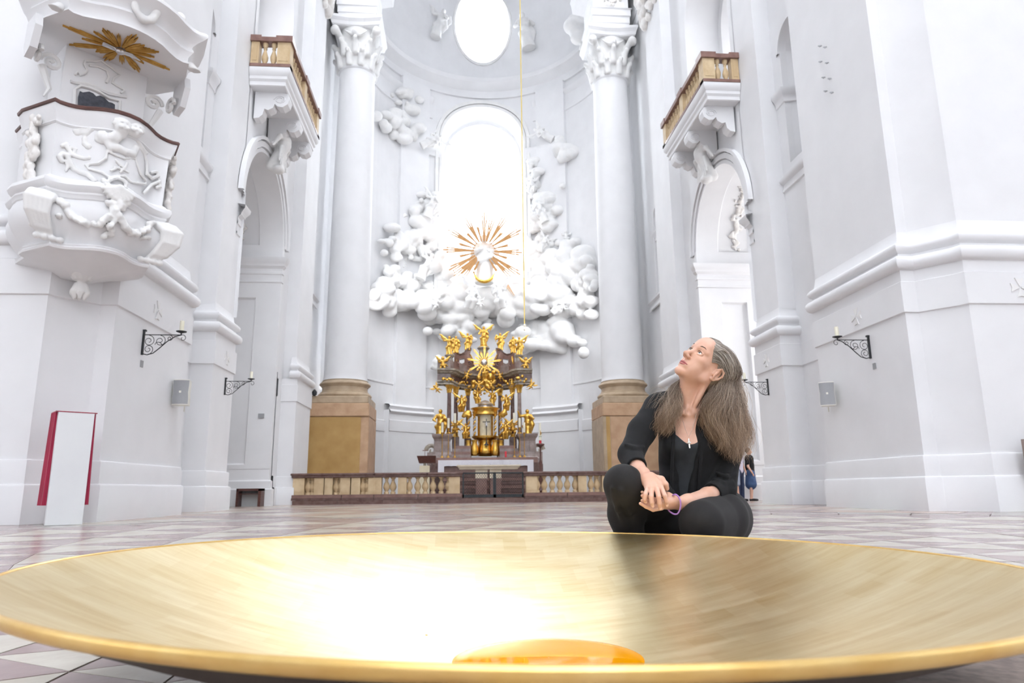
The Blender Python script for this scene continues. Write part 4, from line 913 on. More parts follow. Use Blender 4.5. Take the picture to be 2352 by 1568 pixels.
# ================================================================== sculpted figures (unit height, facing -y), shared meshes
def figure_mesh(name, seed, wings=0, nude=False, arms=0, sit=False, res=.02):
    rg = random.Random(seed); s = SDF((-.62, -.36, -.03), (.62, .36, 1.3), res)
    sway = rg.uniform(-.04, .04)
    if nude:      # putto
        s.cone((0, 0, .48), (0, 0, .68), .13, .12, .05); s.ell((0, -.02, .9), (.125, .125, .14), k=.03)
        s.chain([(.07, 0, .45), (.12, -.12, .25), (.1, 0, .03)], [.1, .075, .04], .03); s.chain([(-.07, 0, .45), (-.14, .0, .24), (-.22, .05, .06)], [.1, .07, .04], .03)
        s.chain([(.12, 0, .7), (.28, -.06, .72), (.38, -.1, .88)], [.06, .05, .035], .03); s.chain([(-.12, 0, .7), (-.26, -.1, .62), (-.32, -.16, .78)], [.06, .05, .035], .03)
        s.chain([(-.16, -.1, .42), (.0, -.15, .38), (.2, -.05, .45), (.34, .05, .36)], [.05, .07, .06, .03], .03)
    else:
        if sit:
            s.chain([(0, .05, .35), (.02, -.02, .55)], [.16, .13], .05); s.chain([(.07, .03, .33), (.1, -.2, .34), (.08, -.14, .05)], [.11, .1, .09], .05); s.chain([(-.07, .03, .33), (-.12, -.18, .30), (-.1, -.1, .02)], [.11, .1, .09], .05); top = .55
        else:
            s.chain([(0, 0, .03), (sway, 0, .3), (0, 0, .48), (0, 0, .58)], [.17, .135, .125, .10], .05); top = .58
            for i in range(9):
                a = i*.7; s.cone((.15*math.cos(a), .13*math.sin(a), .02), (.09*math.cos(a+.3)+sway, .08*math.sin(a+.3), .42), .035, .02, .02)
        s.chain([(0, 0, top), (0, -.01, top+.16)], [.10, .125], .05); s.cone((-.11, 0, top+.2), (.11, 0, top+.2), .055, .055, .04)
        s.cone((0, -.01, top+.22), (0, -.02, top+.3), .04, .045, .02); s.ell((0, -.025, top+.35), (.062, .072, .08), k=.02); s.ell((0, .02, top+.37), (.072, .07, .075), k=.02)
        z = top+.2
        A = {0: [((.13, 0, z), (.22, -.06, z-.16), (.12, -.18, z-.12)), ((-.13, 0, z), (-.24, -.04, z-.15), (-.16, -.16, z-.22))],
             1: [((.13, 0, z), (.26, -.05, z-.08), (.38, -.1, z+.06)), ((-.13, 0, z), (-.2, -.1, z-.14), (-.05, -.2, z-.08))],
             2: [((.13, 0, z), (.2, -.12, z-.12), (.04, -.2, z-.02)), ((-.13, 0, z), (-.28, -.02, z-.02), (-.36, -.08, z+.16))]}[arms]
        for a in A: s.chain(a, [.055, .045, .028], .03)
        s.chain([(.12, -.02, top+.1), (0, -.12, top-.08), (-.14, -.06, top-.2), (-.12, .04, top-.32)], [.05, .06, .065, .04], .03)
        s.chain([(.14, .04, top+.1), (.2, .05, top-.12), (.16, .03, top-.35)], [.05, .07, .03], .04)
    if wings:
        z = .78 if not nude else .72
        for sg, up in ((-1, wings in (1, 3)), (1, wings in (2, 3))):
            if up: pts = [(.06*sg, .08, z), (.25*sg, .12, z+.16), (.42*sg, .12, z+.30), (.54*sg, .1, z+.36)]
            else: pts = [(.06*sg, .08, z), (.2*sg, .13, z+.12), (.27*sg, .14, z-.02), (.24*sg, .12, z-.25)]
            s.chain(pts, [.05, .055, .05, .02], .02, flat=((0, 1, 0), .5))
            for j in range(4):
                t = .3+.2*j; p = Vector(pts[1])*(1-t)+Vector(pts[2])*t; s.cone(p, p+Vector((.05*sg, 0, -.2+.03*j)), .035, .012, .015, flat=((0, 1, 0), .5))
    V, F = s.mesh(); V = taubin(V, F, 1)
    me = bpy.data.meshes.new(name); me.from_pydata(V.tolist(), [], F.tolist()); me.polygons.foreach_set('use_smooth', [True]*len(F)); me.update(); return me
FIG = {'robeL': figure_mesh('angel_a', 1, 1, arms=2), 'robeR': figure_mesh('angel_b', 2, 2, arms=1), 'robe0': figure_mesh('angel_c', 3, 0, arms=0), 'both': figure_mesh('angel_d', 4, 3, arms=0), 'sit': figure_mesh('angel_e', 5, 1, sit=True, arms=0), 'sitR': figure_mesh('angel_f', 6, 2, sit=True, arms=1), 'putto': figure_mesh('putto', 7, 0, nude=True), 'puttow': figure_mesh('putto_winged', 8, 3, nude=True), 'saint': figure_mesh('saint', 9, 0, arms=0, res=.015), 'saintR': figure_mesh('saint_b', 10, 0, arms=2, res=.015)}
FM = {}
def place_fig(kind, name, m, loc, h, lab=None, cat='statue', group=None, rot=(0, 0, 0), parent=None, sx=1):
    if (kind, m) not in FM:
        me = FIG[kind].copy(); me.materials.clear(); me.materials.append(M[m]); FM[(kind, m)] = me
    o = bpy.data.objects.new(name, FM[(kind, m)]); COL.objects.link(o)
    o.scale = (h*sx, h, h); o.rotation_euler = tuple(R_(a) for a in rot)
    if parent is not None: o.parent = parent; o.location = Vector(loc)-parent.location
    else: o.location = loc
    return tag(o, lab, cat if lab else None, group)

# ================================================================== high altar
def yc(x): return 32.5 + (1.75*math.sqrt(max(0, 1-(x/1.48)**2)) if abs(x) < 1.48 else 0)
xm = lambda px: at(px, 850, Y=33).x
alt = empty('high_altar', (.03, 33, 0), 'dark marble high altar with ring of columns under white stucco clouds', 'altar')
def ab(nm, m, *a, par=None, bev=0): return MB().box(*a, bev).build(nm, m, par or alt)
# substructure and steps
ab('altar_base', 'redmarble_dark', -2.55, 2.65, 32.0, 35.2, 0, 1.55); ab('altar_base_ledge', 'redmarble', -2.3, 2.4, 31.9, 32.1, 1.55, 1.85)
for i in range(6): ab('altar_step', 'redmarble_dark' if i % 2 else 'redmarble', -1.9+.02*i, 1.95-.02*i, 29.4+.28*i, 31.3, .15+.16*i, .29+.16*i)
for i in range(4): ab('gradine', 'redmarble' if i % 2 else 'greymarble', -1.75+.14*i, -.62, 32.05+.12*i, 34.5, 1.85+.14*i, 1.99+.14*i); ab('gradine', 'redmarble' if i % 2 else 'greymarble', .70, 1.85-.14*i, 32.05+.12*i, 34.5, 1.85+.14*i, 1.99+.14*i)
for s in (-1, 1):
    c = .03+s*1.95
    mb = MB(); mb.stack([(c-.42, 32.1), (c+.42, 32.1), (c+.42, 33.0), (c-.42, 33.0)], [(.1, 1.6), (.1, 1.8), (.03, 1.9), (-.02, 2.1), (-.06, 2.6), (-.04, 2.7), (.03, 2.8), (.05, 2.88), (.05, 2.93)], (c, 32.5)); p = mb.build('statue_pedestal', 'greymarble', alt)
    for dx in (-.2, .2): MB().box(c+dx-.13, c+dx+.13, 32.10, 32.16, 2.15, 2.6).build('pedestal_panel', 'greymarble', p)
    # outer scroll
    pts = []; 
    for i in range(14): a = i*.55; r = .26*(1-i/16); pts.append((.03+s*2.42+s*r*math.cos(a), 32.3, 2.2+r*math.sin(a)))
    MB().tube(pts, [.12*(1-i/18) for i in range(14)], 6).build('volute', 'cornmarble', alt, True); MB().box(*(sorted((.03+s*2.25, .03+s*2.62))), 32.1, 32.7, 1.55, 2.1).build('volute_block', 'greymarble', alt)
# columns
for px, Y, yt, yb in ((1031, 32.55, 902, 999), (1046.5, 33.3, 905, 1002), (1074.5, 34.1, 909, 1006), (1149, 34.1, 909, 1006), (1178, 33.3, 905, 1002), (1194, 32.55, 902, 999)):
    a, b = at(px, yb, Y=Y), at(px, yt, Y=Y); r = .105
    col = MB().lathe([(r*1.0, a.z+.06), (r, a.z+.3), (r*.82, b.z)], (a.x, Y, 0), 16).build('column_shaft', 'redmarble_dark' if px != 1194 else 'greymarble', alt, True)
    MB().lathe([(r*1.35, a.z-.04), (r*1.4, a.z), (r*1.1, a.z+.05), (r*1.2, a.z+.09), (r, a.z+.12)], (a.x, Y, 0), 14).build('column_base', 'gold', col, True)
    MB().lathe([(r*.85, b.z), (r*1.0, b.z+.02), (r*.9, b.z+.06), (r*1.2, b.z+.18), (r*1.05, b.z+.2), (r*1.6, b.z+.33), (r*1.7, b.z+.37)], (a.x, Y, 0), 20, wob=lambda an, z: 1+.12*math.cos(an*8)).build('capital', 'gold', col, True)
    MB().box(a.x-.17, a.x+.17, Y-.17, Y+.17, 1.9 if Y > 33 else 2.9, a.z-.03).build('column_plinth', 'redmarble_dark', col)
    if Y < 33:   # entablature block
        mb = MB(); mb.lathe([(.14, b.z+.37), (.2, b.z+.42), (.16, b.z+.5), (.2, b.z+.62), (.25, b.z+.68), (.17, b.z+.74), (.2, b.z+.84)], (a.x, Y, 0), 12); mb.build('impost_block', 'cornmarble', alt, True)
# curved entablature
N = 36; XS = [-2.18+4.42*i/N for i in range(N+1)]
plan = [(x, yc(x-.03)-.25) for x in XS]
def ent(nm, m, prof):
    mb = MB(); mb.sweep(plan, prof); mb.sweep(plan[::-1], [(-.0-.5, z) for o, z in (prof[0], prof[-1])]); 
    for e in (0, -1):
        x, y = plan[e]; mb.add([(x, y-o*0-(.0), z) for o, z in prof]+[(x, y+.5, prof[-1][1]), (x, y+.5, prof[0][1])], [tuple(range(len(prof)+2))])
    return mb.build(nm, m, alt, True, 30)
zb = at(1031, 902, Y=32.55).z+.36
ent('architrave', 'cornmarble', [(.1, zb+.12), (0, zb+.12), (0, zb+.22), (-.03, zb+.24), (-.03, zb+.30)] and [(0, zb), (-.0, zb+.1), (-.05, zb+.12), (-.05, zb+.2)])
ent('frieze', 'redmarble_dark', [(0, zb+.2), (0, zb+.52)])
ent('cornice', 'cornmarble', [(0, zb+.5), (-.1, zb+.54), (-.12, zb+.6), (-.24, zb+.64), (-.25, zb+.72), (0, zb+.73)])
ent('attic', 'greymarble', [(.05, zb+.72), (.05, zb+1.15)])
mb = MB(); mb.add([(x, yc(x-.03)-.3, zb+.55) for x in XS]+[(x, yc(x-.03)+.55, zb+.55) for x in XS], [(i, i+1, N+2+i, N+1+i) for i in range(N)]); mb.build('entablature_top', 'redmarble_dark', alt)
mb = MB(); mb.add([(x, yc(x-.03)-.3, zb+.1) for x in XS]+[(x, yc(x-.03)+.55, zb+.1) for x in XS], [(i, i+1, N+2+i, N+1+i) for i in range(N)]); mb.build('entablature_soffit', 'redmarble_dark', alt)
# attic wings with their opening
for s in (-1, 1):
    L = lambda px, py: (at(1112+(px-1112)*(-s), py, Y=yc(abs(px-1112)/48)+.0))
    def P(px, py):
        x = .03+s*(1112-px)/48.6; Y = yc(x-.03); return (x, at(1112, py, Y=Y).z)
    out = [(1042, 850), (1042, 812), (1046, 812), (1050, 815), (1058, 816), (1064, 813), (1070, 806), (1074, 803), (1082, 803), (1080, 812), (1080, 822), (1086, 830), (1090, 842), (1088, 850)]
    hole = [(1054, 826), (1064, 824), (1066, 833), (1060, 836), (1055, 833)]
    top = out[1:9]; 
    def pc(poly, nm, m, d=.16, par=None):
        q = [P(*p) for p in poly]; b = MB(); b.prism(q, lambda u, v, t: (u, yc(u-.03)+t, v), -d, d); return b.build(nm, m, par or alt)
    w_ = pc([(1042, 850), (1042, 812), (1054, 815), (1054, 835), (1054, 850)], 'scroll_wing', 'redmarble')
    pc([(1054, 815), (1059, 816), (1066, 812), (1066, 824), (1054, 826)], 'wing_arch', 'redmarble', par=w_); pc([(1054, 834), (1060, 836.5), (1067, 833), (1067, 850), (1054, 850)], 'wing_base', 'greymarble', par=w_)
    pc([(1066, 812), (1070, 806), (1074, 803), (1082, 803), (1080, 812), (1080, 822), (1086, 830), (1091, 842), (1090, 850), (1066, 850)], 'wing_inner', 'redmarble', par=w_)
    pc([(1045, 809), (1050, 813), (1058, 814), (1064, 811), (1070, 804), (1074, 801), (1083, 801), (1083, 803), (1075, 804), (1070, 808), (1064, 814.5), (1058, 817), (1050, 816), (1045, 813)], 'wing_cap', 'redmarble_dark', .24, w_)
    for cx, cy, r in ((1050, 839, .11), (1077, 838, .16)):
        x, z = P(cx, cy); Y = yc(x-.03)-.2; MB().tube([(x+r*(1-i/18)*math.cos(i*.6)*s, Y, z+r*(1-i/18)*math.sin(i*.6)) for i in range(16)], .03, 5).build('wing_volute', 'redmarble', w_, True)
    for a_, b_ in (((1047, 820), (1045, 838)), ((1080, 815), (1088, 835))):
        x, z = P(*a_); x2, z2 = P(*b_); MB().tube([(x, yc(x)-.2, z), ((x+x2)/2, yc((x+x2)/2)-.22, (z+z2)/2), (x2, yc(x2)-.2, z2)], [.02, .045, .015], 6).build('gold_leaf', 'gold', w_, True)
    x, z = P(1032, 852); _, z2 = P(1032, 819); mb = MB(); mb.lathe([(.2, z), (.2, z+.1), (.16, z+.15), (.15, z2-.3), (.17, z2-.25), (.14, z2-.05), (.2, z2), (.24, z2+.05), (.24, z2+.09)], (x, 32.6, 0), 14); mb.build('attic_pier', 'cornmarble', alt, True); MB().lathe([(.001, z2+.09), (.17, z2+.09), (.17, z2+.14), (.001, z2+.15)], (x, 32.6, 0), 14).build('gilt_disc', 'gold', alt, True)
Y = 34.2; z0, z1 = at(1112, 835, Y=Y).z, at(1112, 800, Y=Y).z
mb = MB(); mb.lathe([(.22, z0-.3), (.22, z1-.1), (.28, z1-.05), (.32, z1), (.26, z1+.08), (.1, z1+.13)], (.03, Y, 0), 16); mb.build('centre_pedestal', 'cornmarble', alt, True)
MB().lathe([(.3, z1), (.27, z1+.08), (.14, z1+.15), (.001, z1+.16)], (.03, Y, 0), 16).build('gilt_cushion', 'gold', alt, True)
# glory of rays on the attic
def raystar(nm, c, rays, m, par, thick=.02):
    for ang, r0, r1, wd in rays:
        a = R_(ang); d = Vector((math.cos(a), 0, math.sin(a))); n = Vector((-math.sin(a), 0, math.cos(a))); C0 = Vector(c)
        b = MB()
        for k in (-1, 0, 1):
            rr = r1*(1-.08*abs(k)) ; e = n*k*wd*.9
            q = [C0+d*r0+e*.3-n*wd*.15, C0+d*r0+e*.3+n*wd*.15, C0+d*(r0+(r1-r0)*.6)+e+n*wd*.42, C0+d*rr+e*1.5+n*wd*.28, C0+d*rr+e*1.5-n*wd*.28, C0+d*(r0+(r1-r0)*.6)+e-n*wd*.42]
            b.add([p-Vector((0, thick*(1-.3*abs(k)), 0)) for p in q]+[p+Vector((0, thick, 0)) for p in q], [(0, 1, 2, 3, 4, 5), (11, 10, 9, 8, 7, 6)]+[(i, (i+1) % 6, 6+(i+1) % 6, 6+i) for i in range(6)])
        b.build(nm, m, par)
gc = at(1112, 832, Y=33.6)
raystar('gilded_ray', gc, [(i*20+8, .16, .55 if i % 2 else .86, .032) for i in range(18)], 'gold', alt)
MB().ell(gc, (.13, .08, .17), 12, 8).build('glory_centre', 'silver', alt, True)
# tabernacle temple in the centre
tb = empty('tabernacle', (.05, 32.6, 1.85), 'round gold and silver tabernacle temple with twisted columns and white niche', 'tabernacle')
zz = lambda py, Y=32.3: at(1112, py, Y=Y).z
def lath(nm, m, prof, c=(.06, 32.75, 0), n=28, par=tb, **k): return MB().lathe(prof, c, n, **k).build(nm, m, par, True, 50)
lath('bombe_base', 'gold', [(.30, zz(1046)), (.40, zz(1040)), (.38, zz(1030)), (.30, zz(1018)), (.34, zz(1010)), (.5, zz(1007)), (.6, zz(1003)), (.6, zz(1000)), (.3, zz(999))], wob=lambda a, z: 1+.05*math.cos(a*10))
lath('niche_shell', 'beigepanel', [(.36, zz(1000)), (.36, zz(958)), (.33, zz(950)), (.2, zz(944)), (.001, zz(942))])
lath('niche_frame', 'gold', [(.40, zz(1000)), (.40, zz(955))], a0=205, a1=228); lath('niche_frame', 'gold', [(.40, zz(1000)), (.40, zz(955))], a0=312, a1=335)
lath('entablature', 'gold', [(.5, zz(952)), (.6, zz(950)), (.56, zz(946)), (.58, zz(940)), (.66, zz(937)), (.66, zz(935)), (.5, zz(933))], wob=lambda a, z: 1+.03*math.cos(a*14))
lath('silver_band', 'silver', [(.38, zz(938)), (.42, zz(936)), (.34, zz(931)), (.38, zz(926)), (.30, zz(922)), (.15, zz(918)), (.001, zz(916))])
for x in (-.80, -.50, .56, .86):
    cx, cy = x*.9, 32.4+(.25 if abs(x) > .6 else 0)
    for ph in (0, math.pi): MB().tube([(cx+.035*math.cos(i*.8+ph), cy+.035*math.sin(i*.8+ph), zz(1000)+(zz(955)-zz(1000))*i/26) for i in range(27)], .038, 6).build('twisted_column', 'gold' if ph else 'silver', tb, True)
    MB().lathe([(.06, 0), (.09, .03), (.05, .08), (.11, .18), (.12, .2)], (cx, cy, zz(955)), 12).build('column_capital', 'gold', tb, True)
    MB().lathe([(.13, 0), (.17, .1), (.16, .35), (.1, .6), (.12, .65), (.13, .72)], (cx, cy, zz(1046)), 14, wob=lambda a, z: 1+.06*math.cos(a*6)).build('column_foot', 'gold', tb, True)
cz = empty('altar_crucifix', (.08, 32.2, zz(1022)), 'slim black crucifix standing in the tabernacle niche', 'crucifix'); x, Y = .09, 32.2
MB().box(x-.014, x+.014, Y-.012, Y+.012, zz(1018), zz(962)).build('upright', 'iron', cz); MB().box(x-.17, x+.17, Y-.012, Y+.012, zz(970), zz(968)).build('crossbar', 'iron', cz)
MB().lathe([(.12, 0), (.11, .04), (.05, .09), (.03, .16), (.012, .2)], (x, Y, zz(1023)), 12).build('foot', 'iron', cz, True); place_fig('putto', 'corpus', 'silver', (x, Y-.03, zz(982)), .26, parent=cz)
# gold statues
G = 'gold'
def gfig(kind, px, pyb, pyt, Y, lab, name='gilded_angel', grp='gilded figures of the high altar', sx=1, rot=(0, 0, 0)):
    a, b = at(px, pyb, Y=Y), at(px, pyt, Y=Y); place_fig(kind, name, G, a, (b.z-a.z)/1.0*1.02, lab, 'statue', grp, rot, sx=sx)
gfig('robeL', 1032, 815, 773, 32.55, 'gilded angel with raised wing, leftmost on the altar top')
gfig('robe0', 1047, 811, 773, 33.1, 'gilded angel without raised wing, second from left on the altar top')
gfig('robeL', 1074, 804, 766, 33.9, 'gilded angel on the left scroll beside the centre angel')
gfig('both', 1111, 794, 751, 34.2, 'topmost gilded angel on the centre pedestal of the altar')
gfig('robeR', 1149, 804, 766, 33.9, 'gilded angel on the right scroll beside the centre angel')
gfig('robe0', 1179, 811, 774, 33.1, 'gilded angel second from right on the altar top', sx=-1)
gfig('robeR', 1193, 815, 775, 32.55, 'gilded angel with raised wing, rightmost on the altar top')
gfig('saint', 1011, 1004, 942, 32.35, 'big gilded saint on the left altar pedestal', 'gilded_saint', sx=1)
gfig('saintR', 1212, 1003, 942, 32.35, 'big gilded saint on the right altar pedestal', 'gilded_saint')
gfig('puttow', 1017, 852, 820, 32.2, 'gilded cherub waving on the left end of the cornice', 'gilded_cherub')
gfig('puttow', 1208, 852, 822, 32.2, 'gilded cherub waving on the right end of the cornice', 'gilded_cherub', sx=-1)
gfig('putto', 1067, 873, 850, 32.9, 'gilded cherub climbing the curved cornice left of the glory', 'gilded_cherub', rot=(0, 25, 0))
gfig('putto', 1153, 875, 852, 32.9, 'gilded cherub climbing the curved cornice right of the glory', 'gilded_cherub', sx=-1, rot=(0, -20, 0))
gfig('putto', 1176, 890, 870, 32.6, 'gilded cherub with raised arms beneath the right cornice', 'gilded_cherub')
gfig('puttow', 1212, 893, 872, 32.1, 'gilded cherub flying out right of the altar columns', 'gilded_cherub', rot=(0, 45, 0))
gfig('puttow', 1013, 900, 878, 32.1, 'gilded cherub flying out left of the altar columns', 'gilded_cherub', rot=(0, -50, 0), sx=-1)
gfig('sit', 1060, 946, 907, 32.8, 'gilded angel seated on cloud between the left columns')
gfig('sitR', 1163, 943, 906, 32.8, 'gilded angel seated on cloud between the right columns')
gfig('sit', 1097, 927, 893, 32.9, 'gilded angel just above the tabernacle on its left', sx=-1)
gfig('both', 1131, 931, 897, 32.9, 'gilded angel just above the tabernacle on its right')
gfig('sit', 1069, 1007, 972, 32.6, 'gilded angel kneeling low at the left of the tabernacle')
gfig('sitR', 1161, 1008, 968, 32.6, 'gilded angel kneeling low at the right of the tabernacle')
gfig('puttow', 1045, 1002, 965, 32.9, 'gilded cherub behind the left altar candles', 'gilded_cherub')
gfig('puttow', 1178, 1002, 964, 32.9, 'gilded cherub behind the right altar candles', 'gilded_cherub')
# gilded cloud group in the middle and clouds under the angels
def blobs(nm, m, items, par, res, k=.05, it=1):
    P = np.array([i[0] for i in items]); r = max(max(i[1]) for i in items); s = SDF(P.min(0)-r*1.4, P.max(0)+r*1.4, res)
    for c, rr in items: s.ell(c, rr, k=k)
    V, F = s.mesh(); return mkobj(nm, taubin(V, F, it), F, m, par, True, 180)
rg = random.Random(12); it = []
for i in range(40):
    p = at(1115+rg.gauss(0, 11), 872+rg.gauss(0, 13), Y=33.0+rg.uniform(-.2, .3)); e = rg.uniform(.06, .15); it.append((tuple(p), (e, e*.8, e*rg.uniform(.6, 1.2))))
blobs('gilded_cloud', G, it, alt, .035)
gfig('sit', 1113, 866, 838, 32.7, 'gilded seated father figure in the glory below the rays', 'gilded_figure')
for px, py in ((1100, 890), (1128, 888)): gfig('puttow', px, py+8, py-14, 32.7, 'gilded cherub %s of the gold cloud group' % ('left' if px < 1110 else 'right'), 'gilded_cherub')
for px, py in ((1073, 950), (1153, 948)):
    it = [(tuple(at(px+rg.gauss(0, 5), py+rg.gauss(0, 4), Y=32.6)), (e, e*.8, e*.8)) for e in [rg.uniform(.06, .13) for _ in range(12)]]; blobs('gilded_cloud', G, it, alt, .03)
it = []
for x in np.linspace(-1.9, 1.95, 46):
    if abs(x) < .3: continue
    e = rg.uniform(.04, .09); it.append(((x, yc(x)-.33, zb+rg.uniform(.05, .38)), (e, e*.6, e)))
blobs('frieze_foliage', G, it, alt, .03, .02)
ab('red_lamp', 'red', .92, 1.0, 31.98, 32.06, 1.86, 2.12)
# altar candles on tall sticks
cs = 0
for px, yt, yb, Y in ((1016, 970, 993, 31.95), (1030, 960, 983, 31.95), (1045, 949, 971, 32.0), (1181, 948, 971, 32.0), (1193.5, 960, 981, 31.95), (1204, 970, 993, 31.95)):
    a, b = at(px, yb, Y=Y), at(px, yt, Y=Y); side = 'left' if px < 1112 else 'right'; wh = {1016: 'outermost', 1030: 'middle', 1045: 'tallest inner', 1181: 'tallest inner', 1193.5: 'middle', 1204: 'outermost'}[px]
    c = empty('altar_candle', (a.x, Y, a.z), '%s ivory altar candle on the %s side of the tabernacle' % (wh, side), 'candle', 'altar candles')
    MB().lathe([(.001, 0), (.055, 0), (.055, b.z-a.z), (.001, b.z-a.z+.01)], (a.x, Y, a.z), 10).build('wax_body', 'wax', c, True)
    z1 = a.z; z0 = 1.85
    k = empty('candlestick', (a.x, Y, z0), 'slender gilt candlestick of the %s %s altar candle' % (wh, side), 'candlestick', 'altar candlesticks')
    MB().lathe([(.08, 0), (.06, .05), (.014, .1), (.02, .25), (.01, .35), (.02, .5), (.01, (z1-z0)*.8), (.06, z1-z0-.02), (.07, z1-z0)], (a.x, Y, z0), 12).build('stem', 'goldflat', k, True)
# mensa with lace cloth
al = empty('altar_table', (.1, 31.55, 0), 'dark red marble altar table under the white lace cloth', 'altar table')
MB().box(-1.95, 2.1, 31.35, 31.95, .15+.98, 1.68).build('table_body', 'redmarble', al); MB().box(-2.25, 2.45, 31.6, 31.95, 1.1, 1.6).build('side_wing', 'redmarble_dark', al)
cl = empty('altar_cloth', (.1, 31.5, 1.7), 'white lace altar cloth with deep scalloped border', 'altar cloth')
MB().box(-2.05, 2.12, 31.18, 31.97, 1.69, 1.71).build('cloth_top', 'lace', cl)
n = 60; mb = MB(); T_ = [(-2.06+4.19*i/n) for i in range(n+1)]
mb.add([(x, 31.17, 1.71) for x in T_]+[(x, 31.165+.01*math.sin(i*1.3), 1.44+.018*abs(math.sin(i*.78))) for i, x in enumerate(T_)], [(i, i+1, n+2+i, n+1+i) for i in range(n)]); mb.build('lace_border', 'lace', cl)
for xa, xb in ((-2.07, -1.80), (1.86, 2.13)): MB().box(xa, xb, 31.15, 31.18, 1.0, 1.71).build('lace_drop', 'lace', cl)
# free-standing front altar
fa = empty('people_altar', (.03, 27.6, 0), 'cream stone altar slab on brown lattice pillars behind the gate', 'altar table')
Y = 27.4; a, b = at(1049, 1068, Y=Y), at(1196, 1076.5, Y=Y); h1, h2 = a.z, b.z
for i, (d, za, zc) in enumerate(((0, h1-.05, h1), (.05, h1-.10, h1-.05), (.10, h2, h1-.10))): MB().box(a.x+d, b.x-d, 27.3+d, 28.4-d, za, zc).build('slab_step', 'lightmarble', fa)
for xa, xb in ((1092, 1120), (1125, 1152)):
    x1, x2 = at(xa, 1090, Y=Y).x, at(xb, 1090, Y=Y).x; zt = at(1112, 1098, Y=Y).z
    MB().box(x1, x2, 27.5, 28.2, zt, h2).build('pillar_head', 'lightmarble', fa); MB().box(x1+.02, x2-.02, 27.52, 28.18, .15, zt).build('pillar', 'redmarble', fa)
MB().box(-1.6, 1.65, 27.0, 29.3, 0, .15).build('dais', 'redmarble_dark', fa)
# ambo
am = empty('ambo', (-2.4, 27, 0), 'dark tray on a beige pillar left of the altar with small red cross', 'lectern'); a, b = at(958, 1047, Y=27), at(1001, 1066, Y=27)
MB().add([(a.x, 26.8, a.z), (b.x, 26.8, a.z), (b.x, 27.4, a.z), (a.x, 27.4, a.z), (a.x+.08, 26.9, b.z+.05), (b.x-.0, 26.9, b.z+.05), (b.x, 27.4, b.z+.05), (a.x+.08, 27.4, b.z+.05)], [(3, 2, 1, 0), (4, 5, 6, 7), (0, 1, 5, 4), (1, 2, 6, 5), (2, 3, 7, 6), (3, 0, 4, 7)]).build('tray', 'wood', am)
a = at(964, 1066, Y=27); b = at(987, 1066, Y=27); MB().box(a.x, b.x, 26.9, 27.25, 0, a.z-.05).build('pillar', 'beigepanel', am); m_ = (a.x+b.x)/2; MB().box(m_-.05, m_+.05, 27.0, 27.1, a.z-.06, a.z+.3).build('neck', 'cornmarble', am); MB().box(m_-.008, m_+.008, 27.0, 27.02, a.z+.3, a.z+.56).build('cross_upright', 'redmarble', am); MB().box(m_-.09, m_+.09, 27.0, 27.02, a.z+.50, a.z+.53).build('cross_arm', 'redmarble', am)
# paschal candle
Y = 26.2; f = lambda py: at(1242, py, Y=Y).z; x = at(1241.5, 1050, Y=Y).x
ps = empty('paschal_candlestick', (x, Y, 0), 'tall turned dark red candle stand right of the altar', 'candlestick')
MB().lathe([(.22, 0), (.2, .06), (.08, .14), (.05, .25), (.13, .38), (.05, .5), (.035, .6), (.08, .72), (.04, .85), (.06, .95), (.085, 1.02), (.05, 1.1), (.03, 1.25), (.06, 1.38), (.03, 1.5), (.03, f(1030)), (.05, f(1026)), (.16, f(1022)), (.15, f(1019)), (.06, f(1018)), (.001, f(1018))], (x, Y, 0), 20).build('turned_stem', 'wood', ps, True)
pc_ = empty('paschal_candle', (x, Y, f(1018)), 'tall white candle with red foot and painted decoration', 'candle')
for za, zb_, m in ((1018, 1011, 'red'), (1011, 986, 'wax'), (986, 971, 'wax')): MB().lathe([(.001, f(za)), (.048 if za > 990 else .04, f(za)), (.048 if za > 990 else .04, f(zb_)), (.001, f(zb_))], (x, Y, 0), 14).build('candle_section', m, pc_, True)
MB().lathe([(.05, f(1003)), (.05, f(1002))], (x, Y, 0), 14).build('green_ring', mat('green_ring', '4E7A52', '4E7A52', 3), pc_); MB().tube([(x, Y-.05, f(1000)), (x+.02, Y-.052, f(995)), (x, Y-.05, f(988))], [.01, .03, .004], 6).build('painted_flame', 'goldflat', pc_, True)

# ================================================================== stucco heaven: clouds, Madonna in rays
rg = random.Random(21)
clusters = [(1112, 690, 95, 34, 60, .35, .75), (1000, 690, 55, 28, 26, .3, .6), (905, 690, 42, 22, 24, .3, .6), (945, 650, 30, 20, 12, .25, .45), (1230, 690, 55, 35, 34, .3, .65), (1310, 705, 48, 22, 26, .3, .6),
            (1262, 770, 48, 30, 34, .35, .7), (1200, 790, 32, 22, 16, .3, .5), (1050, 745, 55, 25, 24, .3, .55), (1300, 610, 50, 45, 40, .35, .8), (1345, 640, 24, 34, 14, .3, .5), (1245, 600, 25, 50, 22, .3, .55), (1255, 500, 25, 50, 18, .25, .5),
            (980, 520, 28, 45, 26, .3, .6), (1010, 610, 24, 28, 16, .3, .5), (930, 560, 45, 35, 24, .25, .5), (900, 640, 28, 25, 12, .25, .4), (985, 470, 18, 20, 8, .25, .4), (900, 275, 26, 34, 14, .3, .6), (945, 300, 25, 18, 9, .25, .45), (1292, 350, 24, 22, 10, .3, .55), (1225, 400, 12, 40, 10, .2, .4),
            (1010, 835, 16, 14, 6, .25, .4), (930, 220, 30, 14, 8, .2, .4), (1225, 560, 20, 26, 10, .25, .4)]
items = []
